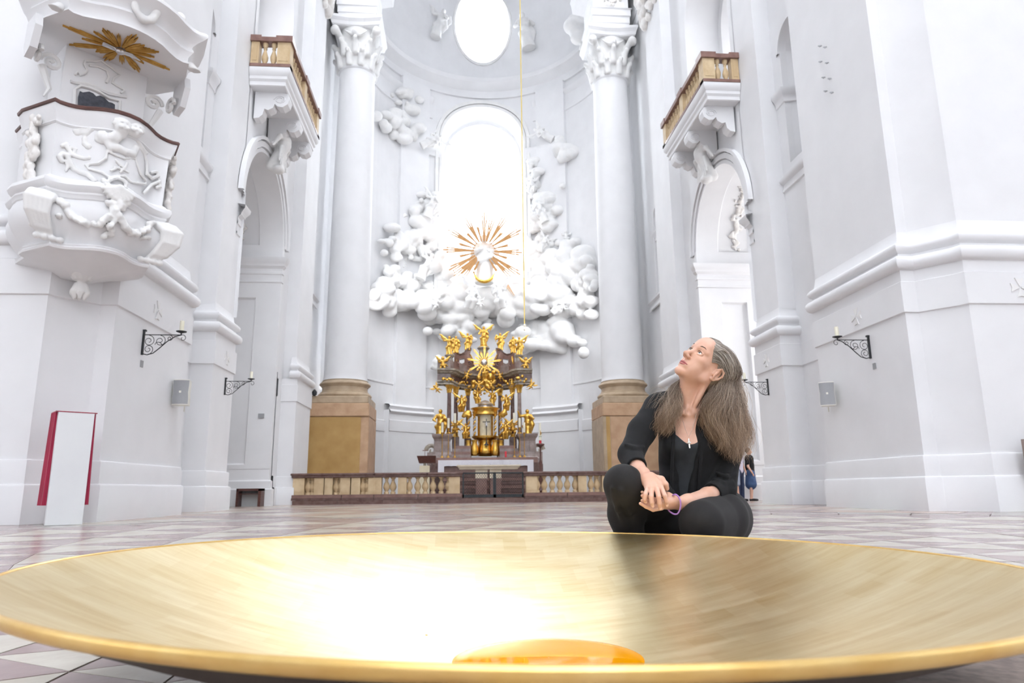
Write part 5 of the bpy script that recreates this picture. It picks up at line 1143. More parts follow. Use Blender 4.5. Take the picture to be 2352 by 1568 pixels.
for cx, cy, rx, ry, n, r0, r1 in clusters:
    for i in range(int(n*1.9)):
        px, py = cx+rg.gauss(0, rx*.55), cy+rg.gauss(0, ry*.55)
        dx = (px-1112)/42; Yw = AC[1]+math.sqrt(max(4, (AR-.1)**2-min(abs(dx), 6.1)**2))
        front = .15+.5*rg.random()+(1.0 if cy > 590 and abs(cx-1112) < 130 else 0)*rg.random()
        p = at(px, py, Y=min(Yw-front, 38.7)); e = rg.uniform(r0, r1)*(.5+.42*rg.random())
        if abs(px-1112) < 88 and 300 < py < 610 and not (py > 560): continue
        items.append((tuple(p), (e*rg.uniform(.9, 1.35), e*.8, e*rg.uniform(.7, 1))))
cl = blobs('stucco_clouds', 'stucco', items, None, .07, .10, 1)
tag(cl, 'billowing white stucco clouds on the apse wall around the window', 'clouds', kind='stuff')
SF = 'white stucco angels in the clouds'
def wfig(kind, px, pyb, pyt, Y, lab, sx=1, rot=(0, 0, 0), name='stucco_angel', m='stucco'):
    a, b = at(px, pyb, Y=Y), at(px, pyt, Y=Y); place_fig(kind, name, m, a, (b.z-a.z), lab, 'statue', SF, rot, sx=sx)
wfig('sit', 1075, 708, 650, 36.0, 'stucco angel kneeling below the crescent on its left', rot=(15, 10, 20))
wfig('sitR', 1155, 708, 650, 36.0, 'stucco angel kneeling below the crescent on its right', rot=(15, -10, -20))
wfig('putto', 1100, 712, 680, 35.8, 'stucco cherub with dangling legs right under the crescent', name='stucco_cherub')
wfig('robeL', 965, 640, 575, 36.7, 'stucco angel with spread wing low left of the window', rot=(0, 25, 10))
wfig('puttow', 922, 622, 590, 37.0, 'small stucco cherub head nearest the left column', name='stucco_cherub')
wfig('robeL', 980, 500, 440, 37.2, 'stucco angel at the left edge of the bright window', rot=(0, 20, 0))
wfig('both', 930, 500, 455, 37.0, 'stucco angel in flight left of the window', rot=(0, -35, 0))
wfig('putto', 990, 712, 675, 36.2, 'stucco cherub in the clouds left of the altar top', name='stucco_cherub', rot=(0, 30, 0))
wfig('robeR', 1252, 510, 455, 37.0, 'stucco angel high right of the window', rot=(0, -25, 0))
wfig('puttow', 1222, 440, 405, 37.3, 'stucco cherub at the right edge of the bright window', name='stucco_cherub')
wfig('both', 1238, 575, 535, 37.0, 'stucco angel right beside the gold rays', rot=(0, 30, 0))
wfig('sitR', 1268, 720, 678, 36.0, 'stucco angel amid leafy folds low right', rot=(0, 50, 0))
wfig('puttow', 1335, 705, 672, 36.2, 'stucco cherub nearest the right column', name='stucco_cherub', rot=(0, -30, 0))
wfig('putto', 1300, 560, 530, 36.6, 'stucco cherub on top of the big right cloud', name='stucco_cherub')
wfig('robe0', 1215, 110, 30, 37.8, 'stucco angel right of the oval window', rot=(0, -10, 0))
wfig('robeL', 1000, 85, 20, 37.8, 'stucco angel left of the oval window', rot=(0, 15, 0))
wfig('both', 968, 335, 285, 37.2, 'stucco angel left of the window arch', rot=(0, 60, 0))
wfig('both', 1270, 320, 275, 37.2, 'stucco angel right of the window arch', rot=(0, -60, 0))
rg = random.Random(8); items = []
for cx, cy, rx, ry, n, r0, r1 in ((1345, 70, 40, 26, 26, .25, .55), (1375, 105, 20, 25, 12, .2, .4)):
    for i in range(n): e = rg.uniform(r0, r1); items.append((tuple(at(cx+rg.gauss(0, rx*.5), cy+rg.gauss(0, ry*.5), Y=33.5)), (e, e, e*.8)))
tag(blobs('stucco_clouds', 'stucco', items, None, .08, .07, 1), 'small bank of white stucco clouds beside the right capital', 'clouds', kind='stuff')
# Madonna
md = empty('madonna_statue', tuple(at(1112, 645, Y=36.6)), 'white standing Madonna on a golden crescent before the window', 'statue')
a, b = at(1112, 648, Y=36.6), at(1112, 540, Y=36.6)
sd = SDF((a.x-.95, 36.0, a.z-.1), (a.x+.95, 37.2, b.z+.2), .035); H = b.z-a.z
def q(x, y, z): return (a.x+x*H, 36.6+y*H, a.z+z*H)
sd.chain([q(0, 0, .02), q(.02, 0, .3), q(-.02, 0, .5), q(0, 0, .72)], [.19*H, .16*H, .14*H, .11*H], .1); sd.cone(q(-.13, 0, .76), q(.13, 0, .76), .07*H, .07*H, .08); sd.ell(q(0, -.02, .93), (.065*H, .07*H, .08*H), k=.03); sd.ell(q(0, .03, .93), (.09*H, .07*H, .10*H), k=.05)
sd.chain([q(.14, 0, .74), q(.26, -.05, .6), q(.08, -.18, .62)], [.06*H, .055*H, .035*H], .05); sd.chain([q(-.14, 0, .74), q(-.22, -.06, .6), q(-.05, -.2, .66)], [.06*H, .055*H, .035*H], .05)
sd.chain([q(-.16, .02, .7), q(-.22, .02, .45), q(-.1, -.12, .42), q(.12, -.14, .5), q(.24, -.02, .4)], [.07*H, .09*H, .08*H, .07*H, .05*H], .06)
for i in range(12): an = i*.55; sd.cone(q(.17*math.cos(an), .15*math.sin(an), .0), q(.10*math.cos(an+.2), .1*math.sin(an+.2), .42), .03*H, .018*H, .03)
V, F = sd.mesh(); mkobj('figure', taubin(V, F, 1), F, 'stucco', md, True, 180)
M['raygold'] = mat('bronze_gold', 'A87A48', 'B98A56', 6, .5, metal=.25)  # even bronze-gold base colour of the rays
cc = Vector(((1015/3.734)+840, 470/3.734+450, 0)); C0 = at(cc.x, cc.y, Y=36.1); rays = []
for u, v in ((1018, 125), (1090, 185), (1205, 170), (1215, 270), (1330, 290), (1275, 410), (1340, 485), (1265, 550), (1325, 675), (1255, 700), (1155, 695), (940, 195), (855, 185), (830, 280), (710, 290), (745, 395), (665, 460), (750, 530), (715, 635), (755, 690), (825, 700), (905, 690)):
    p = at(u/3.734+840, v/3.734+450, Y=36.1); d = p-C0; r = math.hypot(d.x, d.z); rays.append((math.degrees(math.atan2(d.z, d.x)), .55, r, .10 if r > 1.9 else .06))
raystar('sun_ray', C0, rays, 'raygold', md, .02)
a2 = at(1112, 627, Y=36.2); pts = []; rr = []
for i in range(25): t = math.pi*(1.0+i/24); pts.append((a2.x+.56*math.cos(t), 36.15, a2.z+.12+.62*math.sin(t))); rr.append(.02+.075*math.sin(math.pi*i/24))
MB().tube(pts, rr, 8).build('crescent_moon', 'gold', md, True)
lr = empty('loose_ray', tuple(at(1172, 665, Y=35.8)), 'short bundle of gold rays lying on the cloud below the Madonna', 'ray')
a3, b3 = at(1164, 655, Y=35.8), at(1181, 678, Y=35.8)
for k in (-1, 0, 1): MB().tube([a3+Vector((k*.06, 0, k*.03)), b3+Vector((k*.03, 0, k*.02-.05*abs(k)))], [.05, .012], 5, flat=.4).build('ray_blade', 'gold', lr)
# ================================================================== pulpit with sounding board on the left crossing pier
PO, PE, PN = Vector((-7.16, 11.17)), Vector((.70, .714)), Vector((.714, -.70)); E0 = -.1
def PL(e, n, z): q = PO+PE*(e+E0)+PN*n; return Vector((q.x, q.y, z))
def onface(px, py, n):       # where the sight line meets the plane parallel to the pulpit front at distance n
    r = ray(px, py); C0 = Vector(CAM); d = (C0.xy-PO).dot(PN); k = (n-d)/r.xy.dot(PN); return C0+r*k
half = [(.95, -.3), (.95, .2), (1.08, .3), (1.08, .5), (.99, .8), (.875, 1.18), (.80, 1.155), (.7, 1.16), (.6, 1.19), (.5, 1.25), (.4, 1.34), (.3, 1.42), (.15, 1.50)]
plan0 = [(-a, b) for a, b in half]+[(0, 1.52)]+half[::-1]
def ploft(nm, m, lv, par, plan=plan0, cap=True, smooth=True, ang=32):
    mb = MB(); n = len(plan); v = [PL(e*ke, nn*kn if nn > 0 else nn, z) for z, ke, kn in lv for e, nn in plan]
    f = [(k*n+i, k*n+i+1, (k+1)*n+i+1, (k+1)*n+i) for k in range(len(lv)-1) for i in range(n-1)]
    if cap: f += [tuple(range(n-1, -1, -1)), tuple((len(lv)-1)*n+i for i in range(n))]
    mb.add(v, f); return mb.build(nm, m, par, smooth, ang)
pu = empty('pulpit', (-7.16, 11.17, 3.2), 'white rococo pulpit with dark red hand rail and winged heads on the left pier', 'pulpit')
ploft('hand_rail', 'wood', [(5.985, 1.0, 1.0), (5.99, 1.03, 1.02), (6.02, 1.04, 1.025), (6.045, 1.02, 1.01)], pu)
ploft('rail_cornice', 'plaster', [(5.72, .93, .93), (5.74, .95, .95), (5.76, .945, .945), (5.80, .955, .955), (5.86, .975, .975), (5.93, 1.0, .995), (5.985, 1.01, 1.0)], pu)
ploft('parapet', 'plaster', [(4.90, .90, .90), (5.3, .91, .91), (5.73, .925, .925)], pu)
ploft('waist_moulding', 'plaster', [(4.60, .92, .92), (4.62, .94, .94), (4.66, .95, .95), (4.68, .965, .965), (4.71, .96, .96), (4.74, 1.0, .99), (4.79, 1.025, 1.01), (4.85, 1.01, 1.0), (4.88, .95, .95), (4.91, .93, .93), (4.93, .905, .905)], pu)
ploft('bellied_base', 'plaster', [(3.98, .74, .80), (4.02, .755, .81), (4.1, .82, .85), (4.2, .90, .91), (4.32, .955, .96), (4.45, .97, .97), (4.56, .94, .94), (4.62, .92, .92)], pu)
ploft('bottom_rim', 'plaster', [(3.86, .72, .80), (3.88, .78, .87), (3.91, .79, .885), (3.93, .775, .87), (3.95, .79, .88), (3.97, .775, .865), (3.99, .74, .82)], pu)
ploft('underside', 'plaster', [(3.70, .20, .30), (3.76, .34, .42), (3.82, .6, .68), (3.865, .74, .82)], pu)
# hanging leaf knob
p1, p2, p3 = onface(190, 600, .36), onface(188, 640, .32), onface(184, 668, .26)
sd = SDF((p2.x-.55, p2.y-.5, 3.0), (p2.x+.6, p2.y+.5, 3.9), .018)
sd.chain([tuple(p1+Vector((0, 0, .12))), tuple(p1), tuple(p2)], [.34, .27, .07], .05)
rg = random.Random(2)
for i in range(9):
    a = i*2*math.pi/9; t = Vector((math.cos(a), math.sin(a), 0)); sd.chain([tuple(p1+t*.26+Vector((0, 0, .14))), tuple(p1+t*.25-Vector((0, 0, .02))), tuple(p2+t*.10)], [.075, .07, .035], .02)
sd.ell(tuple(p3+Vector((0, 0, .03))), (.10, .10, .12), k=.02)
for i in range(6): a = i*math.pi/3; sd.chain([tuple(p3+Vector((.07*math.cos(a), .07*math.sin(a), .09))), tuple(p3+Vector((.1*math.cos(a), .1*math.sin(a), -.03))), tuple(p3+Vector((.07*math.cos(a), .07*math.sin(a), -.12)))], [.035, .05, .025], .015)
sdfobj('leaf_pendant', sd, 'stucco', pu, 1)
# carved front: scrolls, cartouche, winged heads, swags, consoles
c0 = PL(0, 1.2, 5.0); sd = SDF((c0.x-1.25, c0.y-1.25, 3.85), (c0.x+1.25, c0.y+1.25, 6.05), .017)
def fl(pts, n=1.3, scale=4.9, ox=0, oy=180, curve=True):
    out = []
    for u, v in pts:
        p = onface(ox+u/scale, oy+v/scale, 1.25); d = p.xy-PO; e = d.dot(PE)-E0; z = p.z
        k = .915 if z > 4.93 else (.96 if z > 4.55 else .955 if z > 4.25 else .86 if z > 4.1 else .8); ee = min(abs(e/k), .87)
        nn = np.interp(ee, [0, .15, .3, .4, .5, .6, .7, .8, .9], [1.52, 1.50, 1.42, 1.34, 1.25, 1.19, 1.16, 1.155, 1.17])*k
        p = onface(ox+u/scale, oy+v/scale, nn+.0); out.append(p+Vector((PN.x, PN.y, 0))*.01)
    return out
def vine(pts, r=.028, **k):
    P = fl(pts, **k)
    for a, b in zip(P, P[1:]): sd.cone(tuple(a), tuple(b), r, r, .012)
# left scroll frame
vine([(700, 760), (740, 740), (760, 790), (800, 860), (880, 890), (950, 905), (1000, 895)], .032)
vine([(690, 930), (665, 880), (700, 850), (750, 870), (790, 950), (830, 1020), (900, 1060), (980, 1080), (1060, 1150)], .036)
vine([(800, 780), (850, 800), (830, 840)], .025); vine([(740, 930), (760, 1000), (740, 1040)], .022)
vine([(1200, 820), (1190, 900), (1100, 960), (960, 975), (1000, 1020), (1150, 1060), (1220, 1110)], .02)
vine([(1210, 820), (1290, 860), (1390, 905), (1520, 905), (1540, 980), (1580, 1080), (1640, 1160)], .02)
vine([(1230, 1120), (1320, 1100), (1400, 1100), (1460, 1160)], .022); vine([(1480, 1170), (1560, 1180), (1640, 1190)], .02)
vine([(1560, 780), (1620, 850), (1650, 950), (1650, 1080), (1690, 1110)], .026); vine([(1700, 1060), (1760, 1050), (1780, 1100), (1700, 1130)], .026); vine([(1620, 1290), (1700, 1200), (1790, 1160), (1800, 1220), (1760, 1230)], .026)
for a in ([(1300, 920), (1340, 970), (1400, 1010)], [(1430, 950), (1400, 1010), (1350, 1060)], [(1290, 1000), (1340, 1010), (1440, 1060)], [(1240, 1040), (1300, 1020)]): vine(a, .018)
# winged heads and their scroll
for (u, v, r) in ((1350, 570, .105), (1500, 610, .10)):
    p = fl([(u, v)])[0]+Vector((PN.x, PN.y, 0))*.07; sd.ell(tuple(p), (r, r, r*1.15), k=.02); f_ = p+Vector((PN.x, PN.y, 0))*r*.9
    sd.ell(tuple(p+Vector((0, 0, r*.55))+Vector((PN.x, PN.y, 0))*-.02), (r*1.12, r*1.12, r*.85), k=.02)
    for q in range(7): a = q*math.pi/6; w_ = PE*(math.cos(a)*r*1.05); sd.ell((p.x+w_.x, p.y+w_.y, p.z+r*.25+math.sin(a)*r), (.035, .035, .035), k=.012)
    sd.ell(tuple(f_-Vector((0, 0, .01))), (.018, .018, .022), k=.01)
    for sg in (-1, 1): w_ = PE*(sg*.042); sd.ell((f_.x+w_.x, f_.y+w_.y, f_.z+.025), (.02, .02, .012), k=.008, cut=True); sd.ell((f_.x+w_.x*1.2, f_.y+w_.y*1.2, f_.z-.035), (.035, .03, .03), k=.02)
rg = random.Random(5)
for i in range(34):
    t = i/33; u = 1120+420*t; v = 640+40*math.sin(t*6)+rg.uniform(-20, 25); p = fl([(u, v)])[0]; e = rg.uniform(.03, .06); sd.ell(tuple(p+Vector((PN.x, PN.y, 0))*.04), (e, e, e*1.3), k=.012)
for i in range(16): t = i/15; p = fl([(1120+30*math.sin(i), 620+90*t)])[0]; sd.ell(tuple(p), (.035, .035, .045), k=.012)
for i in range(16): t = i/15; p = fl([(1520+110*t, 690+150*t)])[0]; sd.ell(tuple(p), (.045, .045, .03), k=.012)
vine([(1260, 700), (1220, 730), (1250, 780), (1330, 790), (1400, 830), (1490, 850), (1520, 790)], .06); vine([(1300, 720), (1260, 740)], .04)
for i in range(10): p = fl([(860+20*i, 600+30*math.sin(i*1.3))])[0]; e = .05; sd.ell(tuple(p-Vector((PN.x, PN.y, 0))*.02), (e*1.2, e*1.2, e), k=.03)
for a in ((960, 690), (1000, 770), (960, 740)): p = fl([a])[0]; sd.ell(tuple(p-Vector((PN.x, PN.y, 0))*.01), (.05, .05, .05), k=.03)
# central shell on the waist moulding
c = fl([(1330, 1250)])[0]
for i in range(9):
    a = R_(200+i*17.5); d = PE*math.cos(a); sd.chain([tuple(c+Vector((PN.x, PN.y, 0))*.06), (c.x+d.x*.2+PN.x*.05, c.y+d.y*.2+PN.y*.05, c.z+math.sin(a)*.18), (c.x+d.x*.24+PN.x*.02, c.y+d.y*.24+PN.y*.02, c.z+.02+math.sin(a)*.24)], [.05, .035, .02], .012)
vine([(1160, 1150), (1210, 1200), (1260, 1270), (1230, 1310), (1200, 1290)], .04); vine([(1420, 1250), (1480, 1290), (1440, 1340)], .035)
for i in range(14): a = i*.45; p = fl([(1300+110*math.cos(a), 1200+70*math.sin(a))])[0]; sd.ell(tuple(p+Vector((PN.x, PN.y, 0))*.02), (.035, .035, .03), k=.012)
# second photograph crop: coordinates below the waist
K2 = dict(oy=380)
def swag(P, n, r0, r1, seed):
    rg = random.Random(seed); Q = fl(P, **K2)
    for i in range(n):
        t = i/(n-1)*(len(Q)-1); k = min(int(t), len(Q)-2); p = Q[k].lerp(Q[k+1], t-k); e = rg.uniform(r0, r1)
        sd.ell(tuple(p+Vector((PN.x*.03+rg.uniform(-.02, .02), PN.y*.03+rg.uniform(-.02, .02), rg.uniform(-.03, .03)))), (e, e, e*rg.uniform(.7, 1.2)), k=.012)
swag([(650, 380), (720, 460), (790, 570), (900, 640), (1000, 670), (1100, 660), (1200, 590), (1290, 500)], 60, .03, .055, 1)
swag([(1320, 560), (1370, 680), (1440, 740), (1530, 770), (1620, 740), (1720, 640)], 46, .03, .055, 2)
swag([(1200, 430), (1300, 440), (1400, 450), (1330, 500), (1260, 520), (1310, 560)], 26, .035, .06, 3); swag([(1290, 560), (1270, 640), (1220, 700), (1240, 800), (1150, 790)], 26, .03, .05, 4)
swag([(640, 560), (700, 600), (660, 650)], 12, .03, .05, 6); swag([(1560, 820), (1620, 800), (1700, 860)], 14, .03, .05, 7)
for sg in (-1, 1):   # fluted corner consoles and the little bolts below them
    for j in (-2, -1, 0, 1, 2):
        P = [PL(sg*(.86)+j*.062, 1.13-abs(j)*.02, 4.58), PL(sg*.93+j*.06, 1.19, 4.48), PL(sg*.92+j*.055, 1.17, 4.3), PL(sg*.82+j*.045, 1.08, 4.12), PL(sg*.72+j*.03, 1.0, 4.03)]
        sd.chain([tuple(p) for p in P], [.07, .06, .05, .045, .03], .012)
    a, b = PL(sg*.70-.15, 1.03, 3.99), PL(sg*.70+.15, 1.03, 3.99); sd.cone(tuple(a), tuple(b), .035, .035, .01)
    for t in (0, .33, .66, 1): sd.ell(tuple(a.lerp(b, t)), (.05, .05, .05), k=.01)
sdfobj('carved_ornament', sd, 'stucco', pu, 1)
# foliage down the narrow sides
for sg in (-1, 1):
    A_ = PL(sg*1.02, .62, 5.85); sd = SDF((A_.x-.42, A_.y-.45, 4.0), (A_.x+.42, A_.y+.45, 6.0), .022); rg = random.Random(9+sg)
    for i in range(110):
        t = rg.random(); z = 5.88-1.1*t; wv = .28*(1-t*.6); p = PL(sg*(.985-.03*t)+rg.uniform(-.02, .02), .72+rg.uniform(-1, 1)*wv*.8, z); e = rg.uniform(.03, .06); sd.ell(tuple(p), (e, e, e*1.2), k=.012)
    for i in range(50): z = rg.uniform(4.15, 4.6); p = PL(sg*(.93-.25*(4.6-z)), .55+rg.uniform(-.4, .4), z); e = rg.uniform(.03, .06); sd.ell(tuple(p), (e, e, e), k=.012)
    sdfobj('side_foliage', sd, 'relief', pu, 0)
# door panel in the pier behind the preacher
M_ = lambda px, py, n: onface(px, py, n)
def quadp(nm, m, pts, n, d):
    a = [onface(px, py, n) for px, py in pts]; b = [p-Vector((PN.x, PN.y, 0))*d for p in a]; k = len(a); mb = MB(); mb.add(a+b, [tuple(range(k)), tuple(range(2*k-1, k-1, -1))]+[(i, (i+1) % k, k+(i+1) % k, k+i) for i in range(k)]); return mb.build(nm, m, pu)
mb = MB(); v = [PL(e, n, z) for z in (4.5, 7.45) for e, n in ((-.62, -.3), (-.62, .34), (.62, .34), (.62, -.3))]; mb.add(v, [(0, 1, 5, 4), (1, 2, 6, 5), (2, 3, 7, 6), (4, 5, 6, 7)]); mb.build('back_pier', 'plaster', pu)
quadp('door_curtain', 'slate', [(178, 262), (180, 222), (184, 209), (190, 212), (205, 210), (214, 214), (221, 221), (230, 219), (240, 224), (250, 234), (258, 236), (264, 240), (264, 262)], .362, .015)
def strokes(nm, L_, n, r):
    mb = MB()
    for P in L_: mb.tube([onface(px, py, n) for px, py in P], r, 6)
    return mb.build(nm, 'stucco', pu, True)
strokes('door_frame', [[(170, 262), (172, 205), (185, 197), (205, 201), (225, 209), (250, 225), (275, 232), (274, 262)], [(162, 186), (175, 190), (200, 193), (225, 203), (250, 215), (290, 222)]], .36, .028)
strokes('door_cartouche', [[(172, 172), (178, 165), (183, 172), (195, 168), (200, 160), (194, 148), (196, 140), (220, 140), (232, 138), (248, 150), (262, 160), (275, 172), (262, 180), (258, 190), (268, 196), (278, 202), (285, 208), (278, 214)], [(205, 150), (225, 152), (245, 162), (250, 176), (244, 190)]], .36, .02)
# sounding board
cn = empty('pulpit_canopy', (-7.16, 11.17, 7.4), 'white moulded sounding board with gilded rays under it, above the pulpit', 'canopy')
half2 = [(.75, -.25), (.95, -.1), (1.12, .25), (1.14, .5), (1.06, .82), (.90, 1.27), (.82, 1.24), (.7, 1.26), (.55, 1.34), (.4, 1.44), (.25, 1.50), (.12, 1.53)]
plan2 = [(-a, b) for a, b in half2]+[(0, 1.54)]+half2[::-1]
ploft('cornice', 'plaster', [(7.445, .97, .97), (7.45, 1.0, 1.0), (7.48, 1.0, 1.0), (7.49, .985, .985), (7.56, .99, .99), (7.63, 1.03, 1.02), (7.66, 1.05, 1.04), (7.70, 1.04, 1.03), (7.72, 1.02, 1.02), (7.76, 1.03, 1.03), (7.82, 1.08, 1.08), (7.88, 1.16, 1.15), (7.92, 1.20, 1.18), (7.97, 1.20, 1.18), (8.0, 1.17, 1.16)], cn, plan2)
ploft('crown', 'plaster', [(8.0, 1.0, 1.0), (8.15, .85, .9), (8.5, .6, .65), (8.9, .45, .5), (9.1, .5, .55)], cn, plan2)
sd = SDF(tuple(PL(0, 1.3, 7.4)-Vector((1.35, 1.35, 0))), tuple(PL(0, 1.3, 8.7)+Vector((1.35, 1.35, 0))), .028); rg = random.Random(31)
for i in range(60): t = rg.uniform(-1, 1); z = rg.uniform(8.0, 8.5); p = PL(t*.9, 1.32-.25*abs(t)-.5*(z-8.0), z); e = rg.uniform(.05, .12); sd.ell(tuple(p), (e, e, e), k=.03)
for i in range(26): a = i*.5; p = PL(.02+.16*math.cos(a), 1.60+.03*rg.random(), 7.85+.22*math.sin(a)); e = rg.uniform(.04, .075); sd.ell(tuple(p), (e, e, e), k=.02)
for sg in (-1, 1):
    P = [PL(sg*.98, 1.15, 7.5), PL(sg*1.1, 1.2, 7.35), PL(sg*1.06, 1.05, 7.2)]; sd.chain([tuple(p) for p in P], [.07, .08, .06], .03)
sdfobj('crest_ornament', sd, 'stucco', cn, 1)
# hanging side scrolls and the volutes against the pier
for sg in (-1, 1):
    mb = MB(); cxn = [( .12, 7.5), (.5, 7.5), (.55, 7.3), (.42, 6.98), (.18, 6.9), (.08, 7.1)]
    mb.prism(cxn, lambda u, v, t: PL(sg*1.12+t, u+.25, v), -.05, .05); s_ = mb.build('side_scroll', 'plaster', cn)
    MB().tube([PL(sg*1.0+sg*.0, .45+.16*(1-i/16)*math.cos(i*.6), 7.02+.16*(1-i/16)*math.sin(i*.6)) for i in range(15)], .035, 6).build('volute', 'stucco', s_, True)
    mb = MB(); mb.tube([PL(sg*.78+sg*(.02+.13*(1-i/18))*math.cos(i*.55), .30, 7.05+.15*(1-i/18)*math.sin(i*.55)) for i in range(17)], .035, 6); mb.tube([PL(sg*.9, .3, 6.95), PL(sg*.82, .3, 6.75), PL(sg*.76, .3, 6.6), PL(sg*.82, .3, 6.45)], [.06, .05, .04, .015], 6); mb.build('pier_volute', 'stucco', cn, True)
# gilded rays on the soffit with the silver dove
zc_ = 7.43
def so(px, py): return at(px, py, Z=zc_)
C0 = so(277, 113)
for (px, py, wd) in ((144, 58, .07), (170, 66, .055), (159, 102, .08), (188, 88, .05), (215, 72, .05), (236, 65, .09), (250, 72, .06), (272, 78, .05), (314, 80, .11), (300, 82, .06), (332, 104, .09), (365, 119, .08), (355, 131, .06), (390, 160, .075), (330, 145, .05), (320, 165, .1), (281, 146, .07), (240, 138, .11), (220, 118, .09), (345, 112, .05)):
    P = so(px, py); d = P-C0; L = d.length; d.normalize(); n = Vector((-d.y, d.x, 0)); b = MB(); k = wd*1.0
    for j in (-1, 0, 1):
        e = n*j*k*.38; Lj = L*(1-.1*abs(j)); q_ = [C0+d*.08+e*.2-n*.006, C0+d*.08+e*.2+n*.006, C0+d*Lj*.72+e+n*k*.2, C0+d*Lj+e*1.1+n*.004, C0+d*Lj+e*1.1-n*.004, C0+d*Lj*.72+e-n*k*.2]
        z1 = Vector((0, 0, .012+.006*(1-abs(j)))); b.add([p+Vector((0, 0, .012)) for p in q_]+[p-z1 for p in q_], [(5, 4, 3, 2, 1, 0), (6, 7, 8, 9, 10, 11)]+[(i, (i+1) % 6, 6+(i+1) % 6, 6+i) for i in range(6)])
    b.build('gilded_ray', 'goldflat', cn)
sd = SDF(tuple(C0-Vector((.6, .6, .16))), tuple(C0+Vector((.6, .6, .06))), .014)
sd.ell(tuple(C0-Vector((0, 0, .04))), (.07, .07, .05)); sd.ell(tuple(C0+Vector((.0, -.06, -.07))), (.04, .04, .04)); A_, B_ = so(232, 95), so(318, 130)
for T_ in (A_, B_):
    for j in range(5): o_ = Vector((0, .03*j-.06, -.03)); sd.cone(tuple(C0+Vector((0, 0, -.04))), tuple(C0.lerp(T_, .75+.06*j)+o_), .035, .018, .01, flat=((0, 0, 1), .6))
sdfobj('silver_dove', sd, 'silver', cn, 1)
# ================================================================== crouching woman
M['skin'] = mat('skin', 'D6A68E', 'E0B5A0', 14, .48, bump=.05, bscale=200, dist=.001, sss=.12)
M['lip'] = mat('lips', 'B8696A', 'C47A78', 30, .4); M['eyewhite'] = mat('eye_white', 'E8E4E0', 'EFEDEA', 5, .15); M['iris'] = mat('iris', '3E4A4E', '55605F', 60, .1)
M['brow'] = mat('eyebrow', '4A382E', '5E4A3C', 80, .8); M['nail'] = mat('nail', 'EBC0AC', 'F0CAB8', 20, .3)
M['cardigan'] = mat('black_knit', '07080B', '0D0E12', 60, .9, sheen=.03, bump=.5, bscale=420, dist=.001)
M['tank'] = mat('charcoal_jersey', '23272B', '2B2F34', 30, .85, sheen=.05, bump=.25, bscale=200, dist=.001)
M['trousers'] = mat('dark_trousers', '0F0D0F', '181617', 20, .8, sheen=.03, bump=.2, bscale=160, dist=.001)
M['shoe'] = mat('black_shoe', '141414', '1E1C1C', 20, .5)
M['bangle'] = mat('purple_rubber', 'A878CC', 'B488D6', 10, .35)
M['pendant'] = mat('silver_pendant', 'E0DCD4', 'F2EEE6', 40, .2, metal=.7)
def hairmat():
    m = bpy.data.materials.new('grey_brown_hair'); m.use_nodes = True; nt = m.node_tree; b = nt.nodes['Principled BSDF']; L = nt.links.new; N = nt.nodes.new
    a = N('ShaderNodeAttribute'); a.attribute_name = 'tint'; s = N('ShaderNodeSeparateXYZ'); L(a.outputs['Vector'], s.inputs[0])
    r1 = N('ShaderNodeValToRGB'); r2 = N('ShaderNodeValToRGB'); mx = N('ShaderNodeMix'); mx.data_type = 'RGBA'
    for r, cs in ((r1, ('776D64', 'A89D93', 'DCD6CE')), (r2, ('6E5644', 'A4866C', 'D2B89C'))):
        e = r.color_ramp.elements; e[0].color = srgb(cs[0]); e[1].color = srgb(cs[2]); k = e.new(.5); k.color = srgb(cs[1])
    L(s.outputs[0], r1.inputs[0]); L(s.outputs[0], r2.inputs[0]); L(s.outputs[1], mx.inputs['Factor']); L(r1.outputs[0], mx.inputs[6]); L(r2.outputs[0], mx.inputs[7]); L(mx.outputs[2], b.inputs['Base Color'])
    b.inputs['Roughness'].default_value = .45; return m
M['hair'] = hairmat()
wo = empty('person', (-.2, 3.05, 0), 'woman in black cardigan crouching behind the gold bowl, looking up', 'person')
W = lambda px, py, Y: at(px, py, Y=Y)
t_ = lambda v: tuple(v)
# ---- head frame (fitted to the photograph's landmarks)
HR = np.array([[.3037, .6447, .7015], [-.8622, .4993, -.0855], [-.4054, -.5789, .7075]]); k_ = .957; HS = 1.0658*k_
H0 = np.array(CAM)+(np.array([-.02778, 3.06, .9592])-np.array(CAM))*k_
def hp(x, y, z): return tuple(HR @ (np.array([x, y, z])*HS)+H0)
def hdir(x, y, z): return tuple(HR @ np.array([x, y, z]))
sk = SDF(H0-np.array([.19, .17, .40]), H0+np.array([.17, .20, .15]), .0024)
E_ = lambda c, r, k=.012, cut=False, rot=None: sk.ell(hp(*c), np.array(r)*HS, HR if rot is None else HR @ rot, k, cut)
C_ = lambda a, b, r1, r2, k=.008, cut=False: sk.cone(hp(*a), hp(*b), r1*HS, r2*HS, k, cut)
E_((0, .018, .035), (.073, .092, .083)); E_((0, -.028, .02), (.066, .068, .078), .03); E_((0, -.035, -.03), (.056, .052, .075), .025)
for s in (-1, 1):
    C_((s*.052, .0, -.052), (s*.012, -.074, -.096), .018, .014, .022); C_((s*.060, .0, -.01), (s*.052, .0, -.052), .014, .016, .025); E_((s*.042, -.060, -.014), (.020, .018, .014), .022); E_((s*.034, -.058, -.052), (.022, .018, .026), .02)
    C_((s*.018, -.090, .028), (s*.050, -.072, .026), .0075, .006, .014)
E_((0, -.080, -.098), (.017, .014, .014), .016); E_((0, -.072, .06), (.045, .022, .035), .03)
for s in (-1, 1): E_((s*.031, -.099, .008), (.0175, .012, .0105), .010, True)
C_((0, -.088, .022), (0, -.101, -.008), .0075, .008, .012); C_((0, -.101, -.008), (0, -.116, -.028), .008, .0105, .008)
